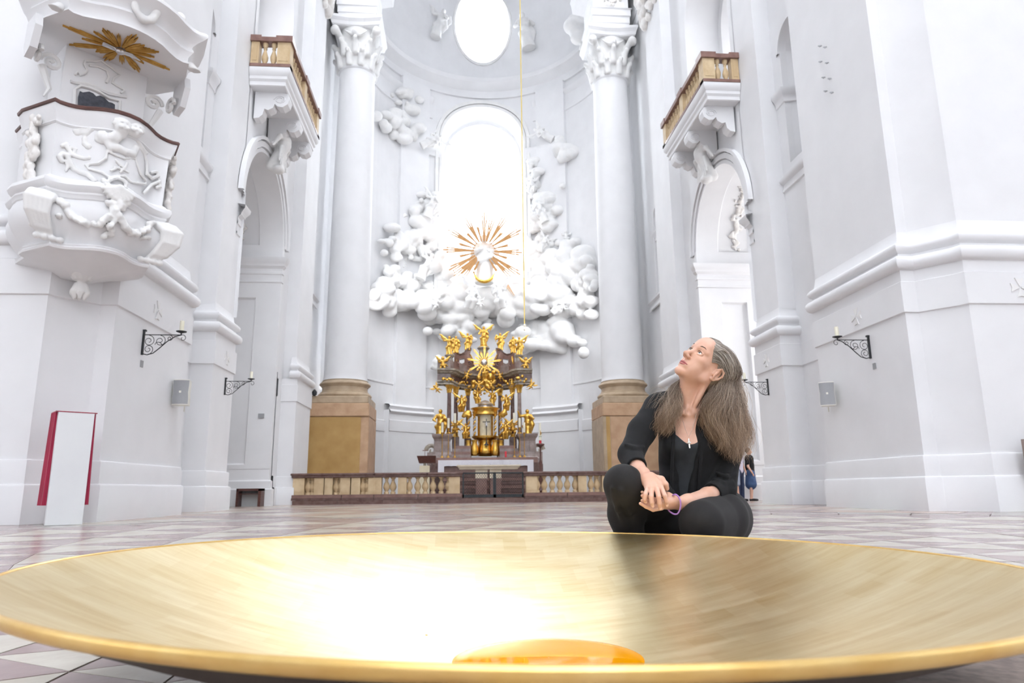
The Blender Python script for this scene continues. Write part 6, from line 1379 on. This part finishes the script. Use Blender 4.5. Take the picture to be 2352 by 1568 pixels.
for s in (-1, 1): E_((s*.0115, -.1015, -.033), (.0078, .0115, .0078), .008)
C_((0, -.112, -.032), (0, -.096, -.040), .005, .005, .005)
for s in (-1, 1): E_((s*.0068, -.106, -.0425), (.0034, .0062, .006), .0015, True)
E_((0, -.084, -.063), (.027, .014, .018), .014)
for s in (-1, 1):   # lids around the eye
    P = [(s*(.031+.0165*math.cos(a)), -.0895+.007*abs(math.cos(a))**1.5, .0075+.0085*math.sin(a)) for a in np.linspace(0, math.pi, 8)]
    for a, b in zip(P, P[1:]): C_(a, b, .0028, .0028, .003)
    P = [(s*(.031+.0165*math.cos(a)), -.0885+.007*abs(math.cos(a))**1.5, .0075-.0068*math.sin(a)) for a in np.linspace(0, math.pi, 8)]
    for a, b in zip(P, P[1:]): C_(a, b, .0024, .0024, .003)
C_((-.025, -.0885, -.0628), (0, -.0985, -.0635), .0012, .0016, .003, True); C_((.025, -.0885, -.0628), (0, -.0985, -.0635), .0012, .0016, .003, True)
for s in (-1, 1):   # ears
    tilt = np.array(Matrix.Rotation(R_(-14), 3, 'X')); fl_ = np.array(Matrix.Rotation(R_(s*24), 3, 'Z')) @ tilt
    E_((s*.0815, .018, -.006), (.0062, .0205, .0335), .004, rot=fl_)
    P = [(.0745, .000, -.016), (.078, -.002, .006), (.083, .010, .022), (.087, .028, .018), (.087, .034, .0), (.083, .030, -.018), (.078, .018, -.034), (.074, .006, -.036)]
    for a, b in zip(P, P[1:]): C_((s*(a[0]+.005), a[1], a[2]), (s*(b[0]+.005), b[1], b[2]), .0044, .0044, .003)
    E_((s*.086, .012, -.012), (.0035, .009, .013), .003, True); E_((s*.089, .018, .008), (.003, .008, .009), .003, True); E_((s*.0765, .004, -.014), (.0045, .005, .007), .006); E_((s*.0785, .012, -.033), (.005, .008, .007), .008)
# neck, throat and the chest above the neckline
TY = 3.0
nb = W(1580, 925, 3.0)
sk.cone(hp(0, .018, -.045), t_(W(1583, 905, 3.0)), .050, .050, .03); sk.cone(t_(W(1583, 905, 3.0)), t_(W(1582, 950, 3.01)), .052, .060, .04); sk.cone(hp(0, -.03, -.07), t_(W(1577, 915, 2.96)), .030, .030, .035)
sk.cone(hp(.055, .02, -.045), t_(W(1590, 944, 2.93)), .014, .009, .018); sk.cone(hp(-.055, .02, -.045), t_(W(1577, 944, 2.93)), .013, .009, .018)
sk.cone(t_(W(1592, 949, 2.925)), t_(W(1640, 938, 2.95)), .0095, .011, .016); sk.cone(t_(W(1573, 949, 2.925)), t_(W(1530, 938, 2.95)), .0095, .011, .016)
sk.ell(t_(W(1582, 946, 2.92)), (.010, .012, .012), None, .012, True)
def torso(s, g, k=.03, top=True):
    if top: s.cone(t_(W(1525, 938, 3.03)), t_(W(1650, 940, 3.04)), .050+g, .050+g, k, flat=((0, 1, 0), 1)); s.cone(t_(W(1560, 915, 3.03)), t_(W(1515, 934, 3.03)), .035+g, .04+g, k); s.cone(t_(W(1608, 915, 3.03)), t_(W(1660, 936, 3.03)), .035+g, .04+g, k)
    s.cone(t_(W(1583, 975, 3.02)), t_(W(1583, 1050, 3.0)), .125+g, .112+g, k, flat=((0, 1, 0), .74)); s.cone(t_(W(1583, 1050, 3.0)), t_(W(1583, 1160, 3.03)), .108+g, .125+g, k, flat=((0, 1, 0), .78))
    for x in (1558, 1610): s.ell(t_(W(x, 1024, 2.935)), (.050+g, .042+g, .046+g), None, .04)
torso(sk, 0)
sk.cone(t_(W(1600, 912, 3.0)), t_(W(1632, 936, 3.0)), .04, .035, .02)
sk.F[:, :, :max(0, int((W(1583, 1030, 3.0).z-.03-sk.lo[2])/sk.res))] = 1
V1, F1 = sk.mesh(); V1 = taubin(V1, F1, 1)
# forearms and hands
hd = SDF(tuple(np.array(W(1440, 1200, 2.6))-np.array([0, .12, .06])), (W(1680, 1050, 3.0).x, 3.0, W(1500, 1040, 2.7).z+.04), .0019)
def chain(P, R, k=.006): hd.chain([t_(W(*p)) for p in P], R, k)
chain([(1455, 1062, 2.86), (1476, 1090, 2.74), (1484, 1102, 2.70)], [.038, .027, .0245], .02)
chain([(1484, 1100, 2.70), (1487, 1121, 2.665)], [.021, .0115], .010); chain([(1488, 1100, 2.70), (1497, 1121, 2.655)], [.020, .0125], .010); chain([(1492, 1098, 2.70), (1508, 1119, 2.655)], [.020, .0125], .010); chain([(1496, 1096, 2.70), (1517, 1114, 2.665)], [.020, .0115], .010)
fingersR = [((1487, 1121, 2.665), (1482, 1137, 2.63), (1481, 1146, 2.632), (1482, 1152, 2.642), .0092), ((1497, 1121, 2.655), (1496, 1141, 2.615), (1497, 1153, 2.615), (1498.5, 1161, 2.625), .0098),
            ((1508, 1119, 2.655), (1513, 1141, 2.61), (1515, 1156, 2.612), (1516, 1166.5, 2.625), .0101), ((1517, 1114, 2.665), (1527, 1139, 2.625), (1530.5, 1151, 2.628), (1531, 1159.5, 2.638), .0098)]
for a, b, c, d, r in fingersR: chain([a, b, c, d], [r*1.02, r*.9, r*.82, r*.68], .003)
chain([(1500, 1097, 2.71), (1519, 1101, 2.69), (1528, 1112, 2.68), (1531.5, 1121, 2.685)], [.016, .0135, .0115, .0095], .006)
chain([(1652, 1127, 2.885), (1625, 1138, 2.83), (1580, 1152, 2.74), (1560, 1156, 2.72)], [.030, .031, .027, .025], .02)
hd.chain([t_(W(1562, 1155, 2.72)), t_(W(1542, 1155, 2.70)), t_(W(1522, 1158, 2.685))], [.024, .031, .028], .015, flat=((0, .5, 1), .62))
fingersL = [((1520, 1166, 2.68), (1500, 1170, 2.665), (1484, 1163, 2.655), (1471, 1156, 2.65), .0092), ((1518, 1160, 2.69), (1499, 1163, 2.675), (1485, 1156, 2.665), (1475, 1149, 2.66), .0096), ((1516, 1154, 2.70), (1498, 1155, 2.69), (1484, 1147, 2.68), (1475, 1138, 2.675), .0096), ((1518, 1148, 2.705), (1500, 1146, 2.70), (1484, 1138, 2.69), (1475, 1130, 2.685), .0092)]
for a, b, c, d, r in fingersL: chain([a, b, c, d], [r*1.0, r*.9, r*.82, r*.66], .0025)
chain([(1548, 1146, 2.69), (1534, 1138, 2.70), (1522, 1133, 2.715), (1512, 1130, 2.72)], [.017, .013, .011, .009], .008)
V2, F2 = hd.mesh(); V2 = taubin(V2, F2, 1)
body = mkobj('body', np.concatenate([V1, V2]), np.concatenate([F1, F2+len(V1)]), M['skin'], wo, True, 180)
for (a, b, c, d, r) in fingersR:   # finger nails face the viewer
    p, q = W(*d), W(*c); dr = (p-q).normalized(); n = Vector((0, -1, .25)); n = (n-dr*n.dot(dr)).normalized(); x = dr.cross(n); rot = Matrix((x, dr, n)).transposed()
    MB().ell(p+n*r*.56-dr*.001, (r*.55, r*.72, .0022), 10, 6, rot).build('nail', 'nail', wo, True, 180)
# lips, eyes, brows
def htube(nm, m, P, r, par=wo, n=8, flat=None): return MB().tube([hp(*p) for p in P], [q*HS for q in r], n, flat=flat).build(nm, m, par, True, 180)
htube('upper_lip', 'lip', [(-.026, -.0880, -.0622), (-.014, -.0955, -.0605), (-.005, -.0985, -.0590), (0, -.0985, -.0598), (.005, -.0985, -.0590), (.014, -.0955, -.0605), (.026, -.0880, -.0622)], [.0008, .0032, .0040, .0038, .0040, .0032, .0012])
htube('lower_lip', 'lip', [(-.025, -.0880, -.0630), (-.012, -.0950, -.0678), (0, -.0972, -.0692), (.012, -.0950, -.0678), (.025, -.0880, -.0630)], [.0012, .0040, .0050, .0040, .0012])
for s in (-1, 1):
    c = np.array([s*.031, -.0795, .0075]); e = MB().ell(hp(*c), (.0118*HS,)*3, 20, 14).build('eye', 'eyewhite', wo, True, 180)
    g = np.array([.05, -.95, .28]); g /= np.linalg.norm(g); MB().ell(hp(*(c+g*.0088)), (.0060*HS, .0060*HS, .0040*HS), 14, 8, Matrix([hdir(1, 0, 0), hdir(*np.cross(g, [1, 0, 0])), hdir(*g)]).transposed()).build('iris', 'iris', e, True, 180)
    htube('eyebrow', 'brow', [(s*.014, -.0985, .030), (s*.026, -.0975, .0365), (s*.038, -.0905, .0385), (s*.052, -.078, .033)], [.0026, .0040, .0034, .0010], flat=.6)
    htube('eyelash', 'brow', [(s*.0155, -.0885, .0085), (s*.022, -.0925, .0145), (s*.031, -.0935, .0165), (s*.040, -.0905, .0145), (s*.0475, -.0835, .0085)], [.0005, .0011, .0013, .0012, .0005])
# ---- clothes
tk = SDF(t_(W(1583, 1240, 3.0)-Vector((.24, .24, 0))), t_(W(1583, 900, 3.0)+Vector((.24, .22, 0))), .0042); torso(tk, .004)
tk.ell(t_(W(1583, 950, 2.9)), (.074, .30, .128), None, .004, True); tk.ell(t_(W(1583, 905, 3.0)), (.30, .3, .05), None, .004, True)
sdfobj('tank_top', tk, 'tank', wo, 1)
cg = SDF(t_(W(1583, 1225, 3.0)-Vector((.42, .36, 0))), t_(W(1583, 880, 3.0)+Vector((.34, .28, 0))), .0046); torso(cg, .015)
cg.chain([t_(W(1508, 938, 3.03)), t_(W(1474, 990, 2.97)), t_(W(1450, 1042, 2.90))], [.058, .056, .052], .03); cg.chain([t_(W(1448, 1044, 2.90)), t_(W(1463, 1072, 2.80))], [.050, .041], .02)
cg.chain([t_(W(1655, 945, 3.04)), t_(W(1672, 1040, 3.0)), t_(W(1662, 1122, 2.93))], [.056, .054, .052], .03); cg.chain([t_(W(1660, 1122, 2.93)), t_(W(1634, 1134, 2.85))], [.052, .043], .02)
cg.chain([t_(W(1545, 1100, 2.97)), t_(W(1545, 1165, 2.98))], [.05, .05], .03); cg.chain([t_(W(1640, 1100, 3.0)), t_(W(1665, 1165, 3.02)), t_(W(1688, 1185, 3.06))], [.07, .06, .03], .03)
for P, r in (([(1437, 1020, 2.86), (1455, 1030, 2.845), (1478, 1028, 2.87)], .010), ([(1440, 1042, 2.85), (1458, 1048, 2.835), (1474, 1044, 2.85)], .009), ([(1490, 960, 2.97), (1470, 1000, 2.925)], .008), ([(1646, 1085, 2.90), (1668, 1095, 2.885), (1688, 1090, 2.92)], .010), ([(1640, 1100, 2.885), (1660, 1112, 2.87), (1682, 1108, 2.89)], .010), ([(1637, 1118, 2.86), (1655, 1128, 2.86)], .009)):
    cg.chain([t_(W(*p)) for p in P], [r*.6]+[r]*(len(P)-2)+[r*.6], .012)
cg.chain([t_(W(1583, 900, 2.9)), t_(W(1583, 950, 2.87)), t_(W(1581, 1010, 2.85)), t_(W(1577, 1070, 2.85)), t_(W(1574, 1120, 2.85)), t_(W(1576, 1200, 2.86))], [.066, .064, .060, .060, .056, .054], .006, True, flat=((0, 1, 0), 1.75))
cg.ell(t_(W(1587, 903, 2.97)), (.085, .13, .088), None, .006, True)
# hollow cuffs
a, b = W(1463, 1072, 2.80), W(1448, 1044, 2.90); d = (a-b).normalized(); cg.cone(t_(a+d*.03), t_(a+d*.008), .038, .034, .004, True)
cg.cone(t_(a+d*.045), t_(a+d*.09), .06, .06, .004, True)
a, b = W(1634, 1134, 2.85), W(1660, 1122, 2.93); d = (a-b).normalized(); cg.cone(t_(a+d*.03), t_(a+d*.008), .040, .036, .004, True); cg.cone(t_(a+d*.05), t_(a+d*.10), .065, .065, .004, True)
sdfobj('cardigan', cg, 'cardigan', wo, 1)
for x0, pts in ((0, [(1549, 935, 2.955), (1547, 970, 2.905), (1548, 1000, 2.893), (1545, 1040, 2.89), (1543, 1090, 2.895), (1542, 1130, 2.90)]), (1, [(1618, 935, 2.955), (1618, 970, 2.905), (1614, 1000, 2.89), (1611, 1040, 2.885), (1607, 1090, 2.89), (1605, 1130, 2.90)])):
    MB().tube([W(*p) for p in pts], .007, 6, flat=.6).build('lapel_band', 'cardigan', wo, True)
tr = SDF((W(1400, 1100, 2.6).x-.16, 2.40, -.01), (W(1700, 1200, 3.2).x+.10, 3.50, .58), .0062)
hipR, hipL = W(1545, 1188, 3.12), W(1650, 1190, 3.14)
tr.cone(t_(hipR), t_(hipL), .115, .12, .05); tr.ell(t_(W(1625, 1185, 3.17)), (.17, .15, .13), None, .05)
kR = W(1432, 1112, 2.74); aR = Vector((kR.x+.09, 2.98, .10)); tr.chain([t_(hipR), t_(hipR.lerp(kR, .5)+Vector((0, 0, .015))), t_(kR)], [.105, .092, .073], .04); tr.chain([t_(kR), t_(kR.lerp(aR, .35)+Vector((0, .03, 0))), t_(aR)], [.07, .068, .05], .03)
kL = W(1612, 1202, 2.70); aL = Vector((kL.x+.14, 3.05, .09)); tr.chain([t_(hipL+Vector((.03, 0, 0))), t_(hipL.lerp(kL, .5)+Vector((.04, 0, .01))), t_(kL)], [.115, .105, .088], .04); tr.chain([t_(kL), t_(kL.lerp(aL, .4)+Vector((.04, 0, -.01))), t_(aL)], [.075, .075, .05], .02)
for P, r, cut in (([(1560, 1162, 2.70), (1548, 1195, 2.72), (1562, 1222, 2.72)], .012, True), ([(1650, 1160, 2.80), (1662, 1190, 2.74), (1657, 1212, 2.70)], .016, False), ([(1640, 1205, 2.64), (1662, 1210, 2.70)], .012, False), ([(1676, 1168, 2.95), (1690, 1190, 2.94)], .010, False), ([(1405, 1120, 2.68), (1418, 1170, 2.74), (1438, 1215, 2.82)], .008, False), ([(1425, 1125, 2.665), (1445, 1180, 2.75)], .010, False)):
    tr.chain([t_(W(*p)) for p in P], [r*.5]+[r]*(len(P)-2)+[r*.5], .014, cut)
tr.cone(t_(W(1492, 1190, 3.0)), t_(W(1575, 1210, 2.98)), .085, .09, .04)
sdfobj('trousers', tr, 'trousers', wo, 1)
for a in (aR, aL):
    s = SDF((a.x-.10, a.y-.30, -.012), (a.x+.10, a.y+.12, .16), .006); s.chain([(a.x, a.y+.03, .05), (a.x-.01, a.y-.1, .045), (a.x-.015, a.y-.2, .03)], [.05, .048, .035], .03); s.F[:, :, :3] = 1; sdfobj('shoe', s, 'shoe', wo, 0)
# bangle, necklace
bp = [(1545, 1137, 2.675), (1551, 1134.5, 2.665), (1558, 1139, 2.66), (1563, 1150, 2.66), (1563.5, 1161, 2.665), (1561, 1172, 2.67), (1556, 1180.5, 2.68), (1548, 1180.5, 2.69), (1540, 1176, 2.70), (1534, 1170, 2.715), (1535, 1158, 2.745), (1541, 1146, 2.75), (1543, 1140, 2.72)]
bq = [W(*p) for p in bp]; bq = [a.lerp(b, t) for a, b in zip(bq, bq[1:]+bq[:1]) for t in (0, .33, .67)]; bq = [(bq[i-1]+bq[i]*2+bq[(i+1) % len(bq)])/4 for i in range(len(bq))]
MB().tube(bq, .0031, 8, True).build('bangle', 'bangle', wo, True)
nk = [(1561, 930, 2.935), (1567, 962, 2.905), (1575, 988, 2.893), (1582, 1004, 2.89), (1589, 988, 2.892), (1597, 962, 2.905), (1603, 932, 2.935)]
MB().tube([W(*p) for p in nk], .0007, 4).build('necklace_chain', 'pendant', wo)
pz = [W(1582, 1007, 2.88), W(1582.5, 1015, 2.872), W(1584, 1029, 2.866)]
pd = MB().tube(pz, [.0022, .0042, .003], 6, flat=.5).build('cross_pendant', 'pendant', wo, True); MB().tube([W(1578.5, 1016.5, 2.868), W(1586.5, 1016, 2.868)], .0028, 6).build('pendant_bar', 'pendant', pd, True)
# ---- hair: scalp volume plus strands
hs = SDF(H0-np.array([.14, .14, .34]), H0+np.array([.26, .22, .16]), .0042)
def HE(c, r, k=.02, cut=False): hs.ell(hp(*c), np.array(r)*HS, HR, k, cut)
HE((0, .028, .042), (.081, .092, .086)); HE((0, .045, .0), (.078, .085, .09), .03)
HE((0, -.095, -.005), (.066, .075, .098), .006, True)
for s in (-1, 1): HE((s*.075, -.022, -.03), (.03, .036, .055), .006, True)
hs.chain([hp(0, .08, .02), t_(W(1668, 870, 3.02)), t_(W(1668, 920, 3.04)), t_(W(1670, 975, 3.0)), t_(W(1684, 1020, 2.98))], [.07, .055, .060, .062, .035], .04)
hs.chain([hp(-.03, .06, -.06), t_(W(1552, 905, 3.02)), t_(W(1535, 945, 2.97)), t_(W(1527, 975, 2.94))], [.05, .028, .032, .014], .03)
Vh, Fh = hs.mesh(); Vh = taubin(Vh, Fh, 2)
rg = np.random.RandomState(4)
Vs, Fs, Ts = [], [], []
def strand(P, r, tint):
    n0 = len(Vs); P = np.array(P); m = len(P)
    for i in range(m):
        d = P[min(i+1, m-1)]-P[max(i-1, 0)]; d /= max(np.linalg.norm(d), 1e-9); a = np.cross(d, [.2, 1, .1]); a /= max(np.linalg.norm(a), 1e-9); b = np.cross(d, a); rr = r*(1-.75*(i/(m-1))**2)*(1 if i else .6)
        for k in range(3): th = 2.094*k; Vs.append(P[i]+(a*math.cos(th)+b*math.sin(th))*rr); Ts.append((tint, min(1, max(0, (i/(m-1))*1.25-.15)), 0))
    for i in range(m-1):
        for k in range(3): Fs.append((n0+i*3+k, n0+i*3+(k+1) % 3, n0+(i+1)*3+(k+1) % 3, n0+(i+1)*3+k))
def interp(P, n):
    P = np.array(P); t = np.linspace(0, len(P)-1, n); out = []
    for q in t:
        i = min(int(q), len(P)-2); f = q-i; p0, p1, p2, p3 = P[max(i-1, 0)], P[i], P[i+1], P[min(i+2, len(P)-1)]
        out.append(.5*((2*p1)+(-p0+p2)*f+(2*p0-5*p1+4*p2-p3)*f*f+(-p0+3*p1-3*p2+p3)*f**3))
    return np.array(out)
def Wn(*p): return np.array(W(*p))
h_ = lambda *c: np.array(hp(*c))
# guides: the mass on the right of the face, from the front hair line (over the ear) to the back of the crown
GR = [[h_(.071, -.040, .012), h_(.080, -.004, .034), h_(.086, .052, .010), Wn(1646, 890, 2.91), Wn(1632, 918, 2.89), Wn(1624, 945, 2.885), Wn(1627, 975, 2.885), Wn(1638, 1000, 2.885)],
      [h_(.062, -.060, .045), h_(.077, -.012, .045), h_(.082, .058, .018), Wn(1655, 880, 2.90), Wn(1640, 915, 2.88), Wn(1628, 945, 2.87), Wn(1634, 985, 2.87), Wn(1650, 1018, 2.87)],
      [h_(.046, -.072, .075), h_(.075, -.005, .070), h_(.088, .062, .035), Wn(1664, 880, 2.90), Wn(1652, 920, 2.87), Wn(1644, 955, 2.855), Wn(1650, 1000, 2.85), Wn(1655, 1035, 2.86)],
      [h_(.024, -.070, .095), h_(.060, .010, .105), h_(.090, .070, .055), Wn(1676, 880, 2.92), Wn(1668, 925, 2.88), Wn(1664, 965, 2.86), Wn(1672, 1015, 2.86), Wn(1676, 1050, 2.87)],
      [h_(.006, -.058, .110), h_(.035, .035, .122), h_(.070, .095, .080), Wn(1684, 875, 2.97), Wn(1684, 920, 2.93), Wn(1686, 970, 2.90), Wn(1692, 1020, 2.90), Wn(1690, 1064, 2.90)],
      [h_(-.01, -.010, .122), h_(.0, .060, .120), h_(.030, .115, .080), Wn(1684, 865, 3.02), Wn(1694, 915, 2.99), Wn(1702, 965, 2.96), Wn(1712, 1010, 2.95), Wn(1706, 1052, 2.95)],
      [h_(-.03, .02, .118), h_(-.03, .085, .100), h_(.0, .125, .05), Wn(1680, 870, 3.06), Wn(1698, 910, 3.05), Wn(1708, 955, 3.03), Wn(1720, 1000, 3.01), Wn(1714, 1040, 3.0)]]
# inner layer beside the neck
GI = [[h_(.060, .055, -.02), h_(.066, .062, -.045), Wn(1640, 885, 2.96), Wn(1624, 915, 2.94), Wn(1618, 945, 2.93), Wn(1624, 975, 2.92), Wn(1630, 1000, 2.92)],
      [h_(.070, .060, .0), h_(.075, .075, -.03), Wn(1660, 890, 2.97), Wn(1650, 925, 2.95), Wn(1650, 965, 2.93), Wn(1660, 1005, 2.92), Wn(1664, 1040, 2.93)]]
GL = [[h_(-.075, .02, .02), h_(-.080, .03, -.03), Wn(1562, 880, 2.97), Wn(1556, 905, 2.95), Wn(1560, 935, 2.91), Wn(1550, 965, 2.90), Wn(1546, 993, 2.90)],
      [h_(-.078, .035, .02), h_(-.080, .05, -.04), Wn(1557, 882, 3.0), Wn(1545, 910, 2.96), Wn(1538, 940, 2.92), Wn(1528, 972, 2.90), Wn(1522, 1000, 2.90)],
      [h_(-.075, .055, .02), h_(-.075, .07, -.04), Wn(1552, 886, 3.03), Wn(1533, 912, 2.99), Wn(1520, 940, 2.96), Wn(1508, 965, 2.93), Wn(1498, 984, 2.93)]]
def mass(G, N, m, r, spread, wave, seed, stray=.04):
    rg = np.random.RandomState(seed); K = len(G); GG = [interp(g, m) for g in G]
    ncl = max(6, N//26); cu = rg.rand(ncl)*(K-1); cl_t = rg.rand(ncl); cph = rg.rand(ncl, 2)*6.28
    for i in range(N):
        c = rg.randint(ncl); u = np.clip(cu[c]+rg.normal()*.07*(K-1)/3, 0, K-1.001); k = int(u); f = u-k; P = GG[k]*(1-f)+GG[k+1]*f; t = np.linspace(0, 1, m)[:, None]
        off = rg.normal(size=3)*np.array([1, 1.1, .5])*spread; P = P+off*np.minimum(1, t*2.2)*(1+.3*t)
        w = wave*(.25+t)*np.minimum(1, t*3)*np.concatenate([np.sin(t*17+cph[c, 0]), .7*np.sin(t*14+cph[c, 1]), .0*t], 1); P = P+w
        if rg.rand() < stray: P = P+(rg.normal(size=3)*.016)*t**2
        L = .80+.25*rg.rand()**1.5; P = interp(P[:max(3, int(m*min(1, L)))], m-1); tint = np.clip(.08+.75*cl_t[c]+rg.normal()*.2, 0, 1); strand(P, r*(.6+.7*rg.rand()), tint)
mass(GR, 3200, 28, .00085, .0095, .013, 1); mass(GI, 700, 18, .0009, .009, .008, 2); mass(GL, 1200, 20, .00085, .0085, .012, 3, .08)
# fine hair swept back over the scalp
for i in range(500):
    x = rg.uniform(-.06, .062); P = [h_(x, -.082+.45*abs(x), .094-.55*abs(x)), h_(x*1.1, -.045+.2*abs(x), .117-.5*abs(x)), h_(x*1.15, -.0, .122-.45*abs(x)), h_(x*1.2, .055, .110-.4*abs(x)), h_(x*1.2, .10, .06-.2*abs(x)), h_(x+.02, .118, .01)]; P = [p+rg.normal(size=3)*.0018 for p in P]; strand(interp(P, 14), .0009, np.clip(rg.normal()*.2+.62, 0, 1))
for i in range(45):    # flyaways on the shoulder
    p0 = Wn(rg.uniform(1515, 1550), rg.uniform(890, 920), 2.97); d = np.array([-rg.uniform(.02, .07), -.01, rg.uniform(-.06, .01)]); strand([p0, p0+d*.5+np.array([0, 0, .012]), p0+d, p0+d*1.3+np.array([.0, 0, -.02])], .0004, .8)
nv = len(Vh); AV = np.concatenate([Vh, np.array(Vs)]); AF = Fh.tolist()+[tuple(a+nv for a in f) for f in Fs]
hair = mkobj('hair', AV, AF, M['hair'], wo, True, 180)
at_ = hair.data.attributes.new('tint', 'FLOAT_VECTOR', 'POINT'); tz = np.zeros((len(AV), 3)); zt_, zb_ = H0[2], H0[2]-.3
tz[:nv, 0] = .28; tz[:nv, 1] = np.clip((zt_-Vh[:, 2])/.25, 0, 1); tz[nv:] = np.array(Ts); at_.data.foreach_set('vector', tz.ravel())

# ================================================================== visitors in the right passage
def visitor(x, y, h, lab, legs, top, skirt=False, seed=1, facing=0):
    t = empty('person', (x, y, 0), lab, 'person'); t.rotation_euler = (0, 0, R_(facing)); k = h/1.72
    def S(lo, hi): return SDF(lo, hi, .018)
    q = lambda a: tuple(v*k for v in a)
    b = S((-.4, -.3, -.02), (.4, .3, 1.8))
    for s in (-1, 1):
        b.chain([q((s*.09, 0, .85)), q((s*.10, -.01, .48)), q((s*.11, .02, .08))], [.075*k, .052*k, .034*k], .03); b.chain([q((s*.11, .03, .04)), q((s*.13, -.14, .03))], [.04*k, .03*k], .02)
        b.chain([q((s*.19, 0, 1.40)), q((s*.25, .02, 1.12)), q((s*.22, -.1, .9))], [.045*k, .038*k, .028*k], .02)
        for f in range(4): b.cone(q((s*(.22-.01*f), -.10-.01*f, .88)), q((s*(.215-.01*f), -.12-.012*f, .80)), .010, .008, .006)
        b.cone(q((s*.2, -.1, .9)), q((s*.17, -.14, .86)), .012, .009, .006)
    b.chain([q((0, 0, .92)), q((0, 0, 1.15)), q((0, 0, 1.38))], [.13*k, .12*k, .13*k], .05); b.cone(q((0, .01, 1.42)), q((0, 0, 1.55)), .05*k, .05*k, .03); b.ell(q((0, -.01, 1.62)), (.075*k, .09*k, .11*k), k=.03); b.ell(q((0, -.1, 1.6)), (.015, .02, .025), k=.02)
    V, F = b.mesh(); mkobj('body', taubin(V, F, 1), F, M['skin'], t, True, 180, world=False)
    c = S((-.4, -.3, -.02), (.4, .3, 1.8)); c.chain([q((0, 0, .95)), q((0, 0, 1.15)), q((0, 0, 1.38))], [.15*k, .14*k, .15*k], .05); c.cone(q((-.17, 0, 1.40)), q((.17, 0, 1.40)), .065*k, .065*k, .04)
    for s in (-1, 1): c.cone(q((s*.19, 0, 1.40)), q((s*.24, .02, 1.22)), .06*k, .055*k, .03)
    V, F = c.mesh(); mkobj('shirt', taubin(V, F, 1), F, top, t, True, 180, world=False)
    l = S((-.4, -.3, -.02), (.4, .3, 1.3)); l.cone(q((-.06, 0, .92)), q((.06, 0, .92)), .135*k, .135*k, .04)
    if skirt: l.cone(q((0, 0, .9)), q((0, 0, .55)), .15*k, .19*k, .05)
    else:
        e = legs[1]
        for s in (-1, 1): l.chain([q((s*.09, 0, .85)), q((s*.10, -.01, .5)), q((s*.11, .02, e))] if e < .45 else [q((s*.09, 0, .85)), q((s*.105, 0, e))], [.1*k, .075*k, .07*k] if e < .45 else [.11*k, .1*k], .03)
    V, F = l.mesh(); mkobj('skirt' if skirt else 'trousers', taubin(V, F, 1), F, legs[0], t, True, 180, world=False)
    hh = S((-.2, -.2, 1.4*k), (.2, .2, 1.85*k)); hh.ell(q((0, .02, 1.66)), (.085*k, .095*k, .10*k)); hh.ell(q((0, -.09, 1.6)), (.06*k, .06*k, .085*k), cut=True); V, F = hh.mesh(); mkobj('hair', V, F, M['brow'], t, True, 180, world=False)
    for s in (-1, 1):
        e = S((s*.12*k-.08, -.24, -.02), (s*.12*k+.08, .12, .12)); e.chain([q((s*.11, .04, .035)), q((s*.13, -.15, .03))], [.045*k, .038*k], .02); V, F = e.mesh(); mkobj('shoe', V, F, M['shoe'], t, True, 180, world=False)
        MB().ell(q((s*.03, -.09, 1.64)), (.012, .008, .008), 8, 6).build('eye', 'eyewhite', t, True, world=False)
jean = mat('navy_jeans', '26304A', '34405E', 12, .8); shirt = mat('lilac_shirt', 'C9C2D4', 'D6D0DE', 8, .8); sh2 = mat('grey_shorts_cloth', '8C93A4', '9CA3B2', 8, .8); sk2 = mat('blue_skirt_cloth', '3A5078', '46608A', 8, .8)
visitor(7.62, 21.75, 1.70, 'visitor in navy jeans and lilac top just right of the hair', (jean, .08), shirt, facing=30)
visitor(7.25, 21.2, 1.68, 'bare-legged visitor in grey shorts partly behind the woman', (sh2, .55), shirt, facing=-150)
visitor(8.05, 21.9, 1.62, 'visitor in a blue skirt beside the passage edge', (sk2, .5), M['cardigan'], skirt=True, facing=60)
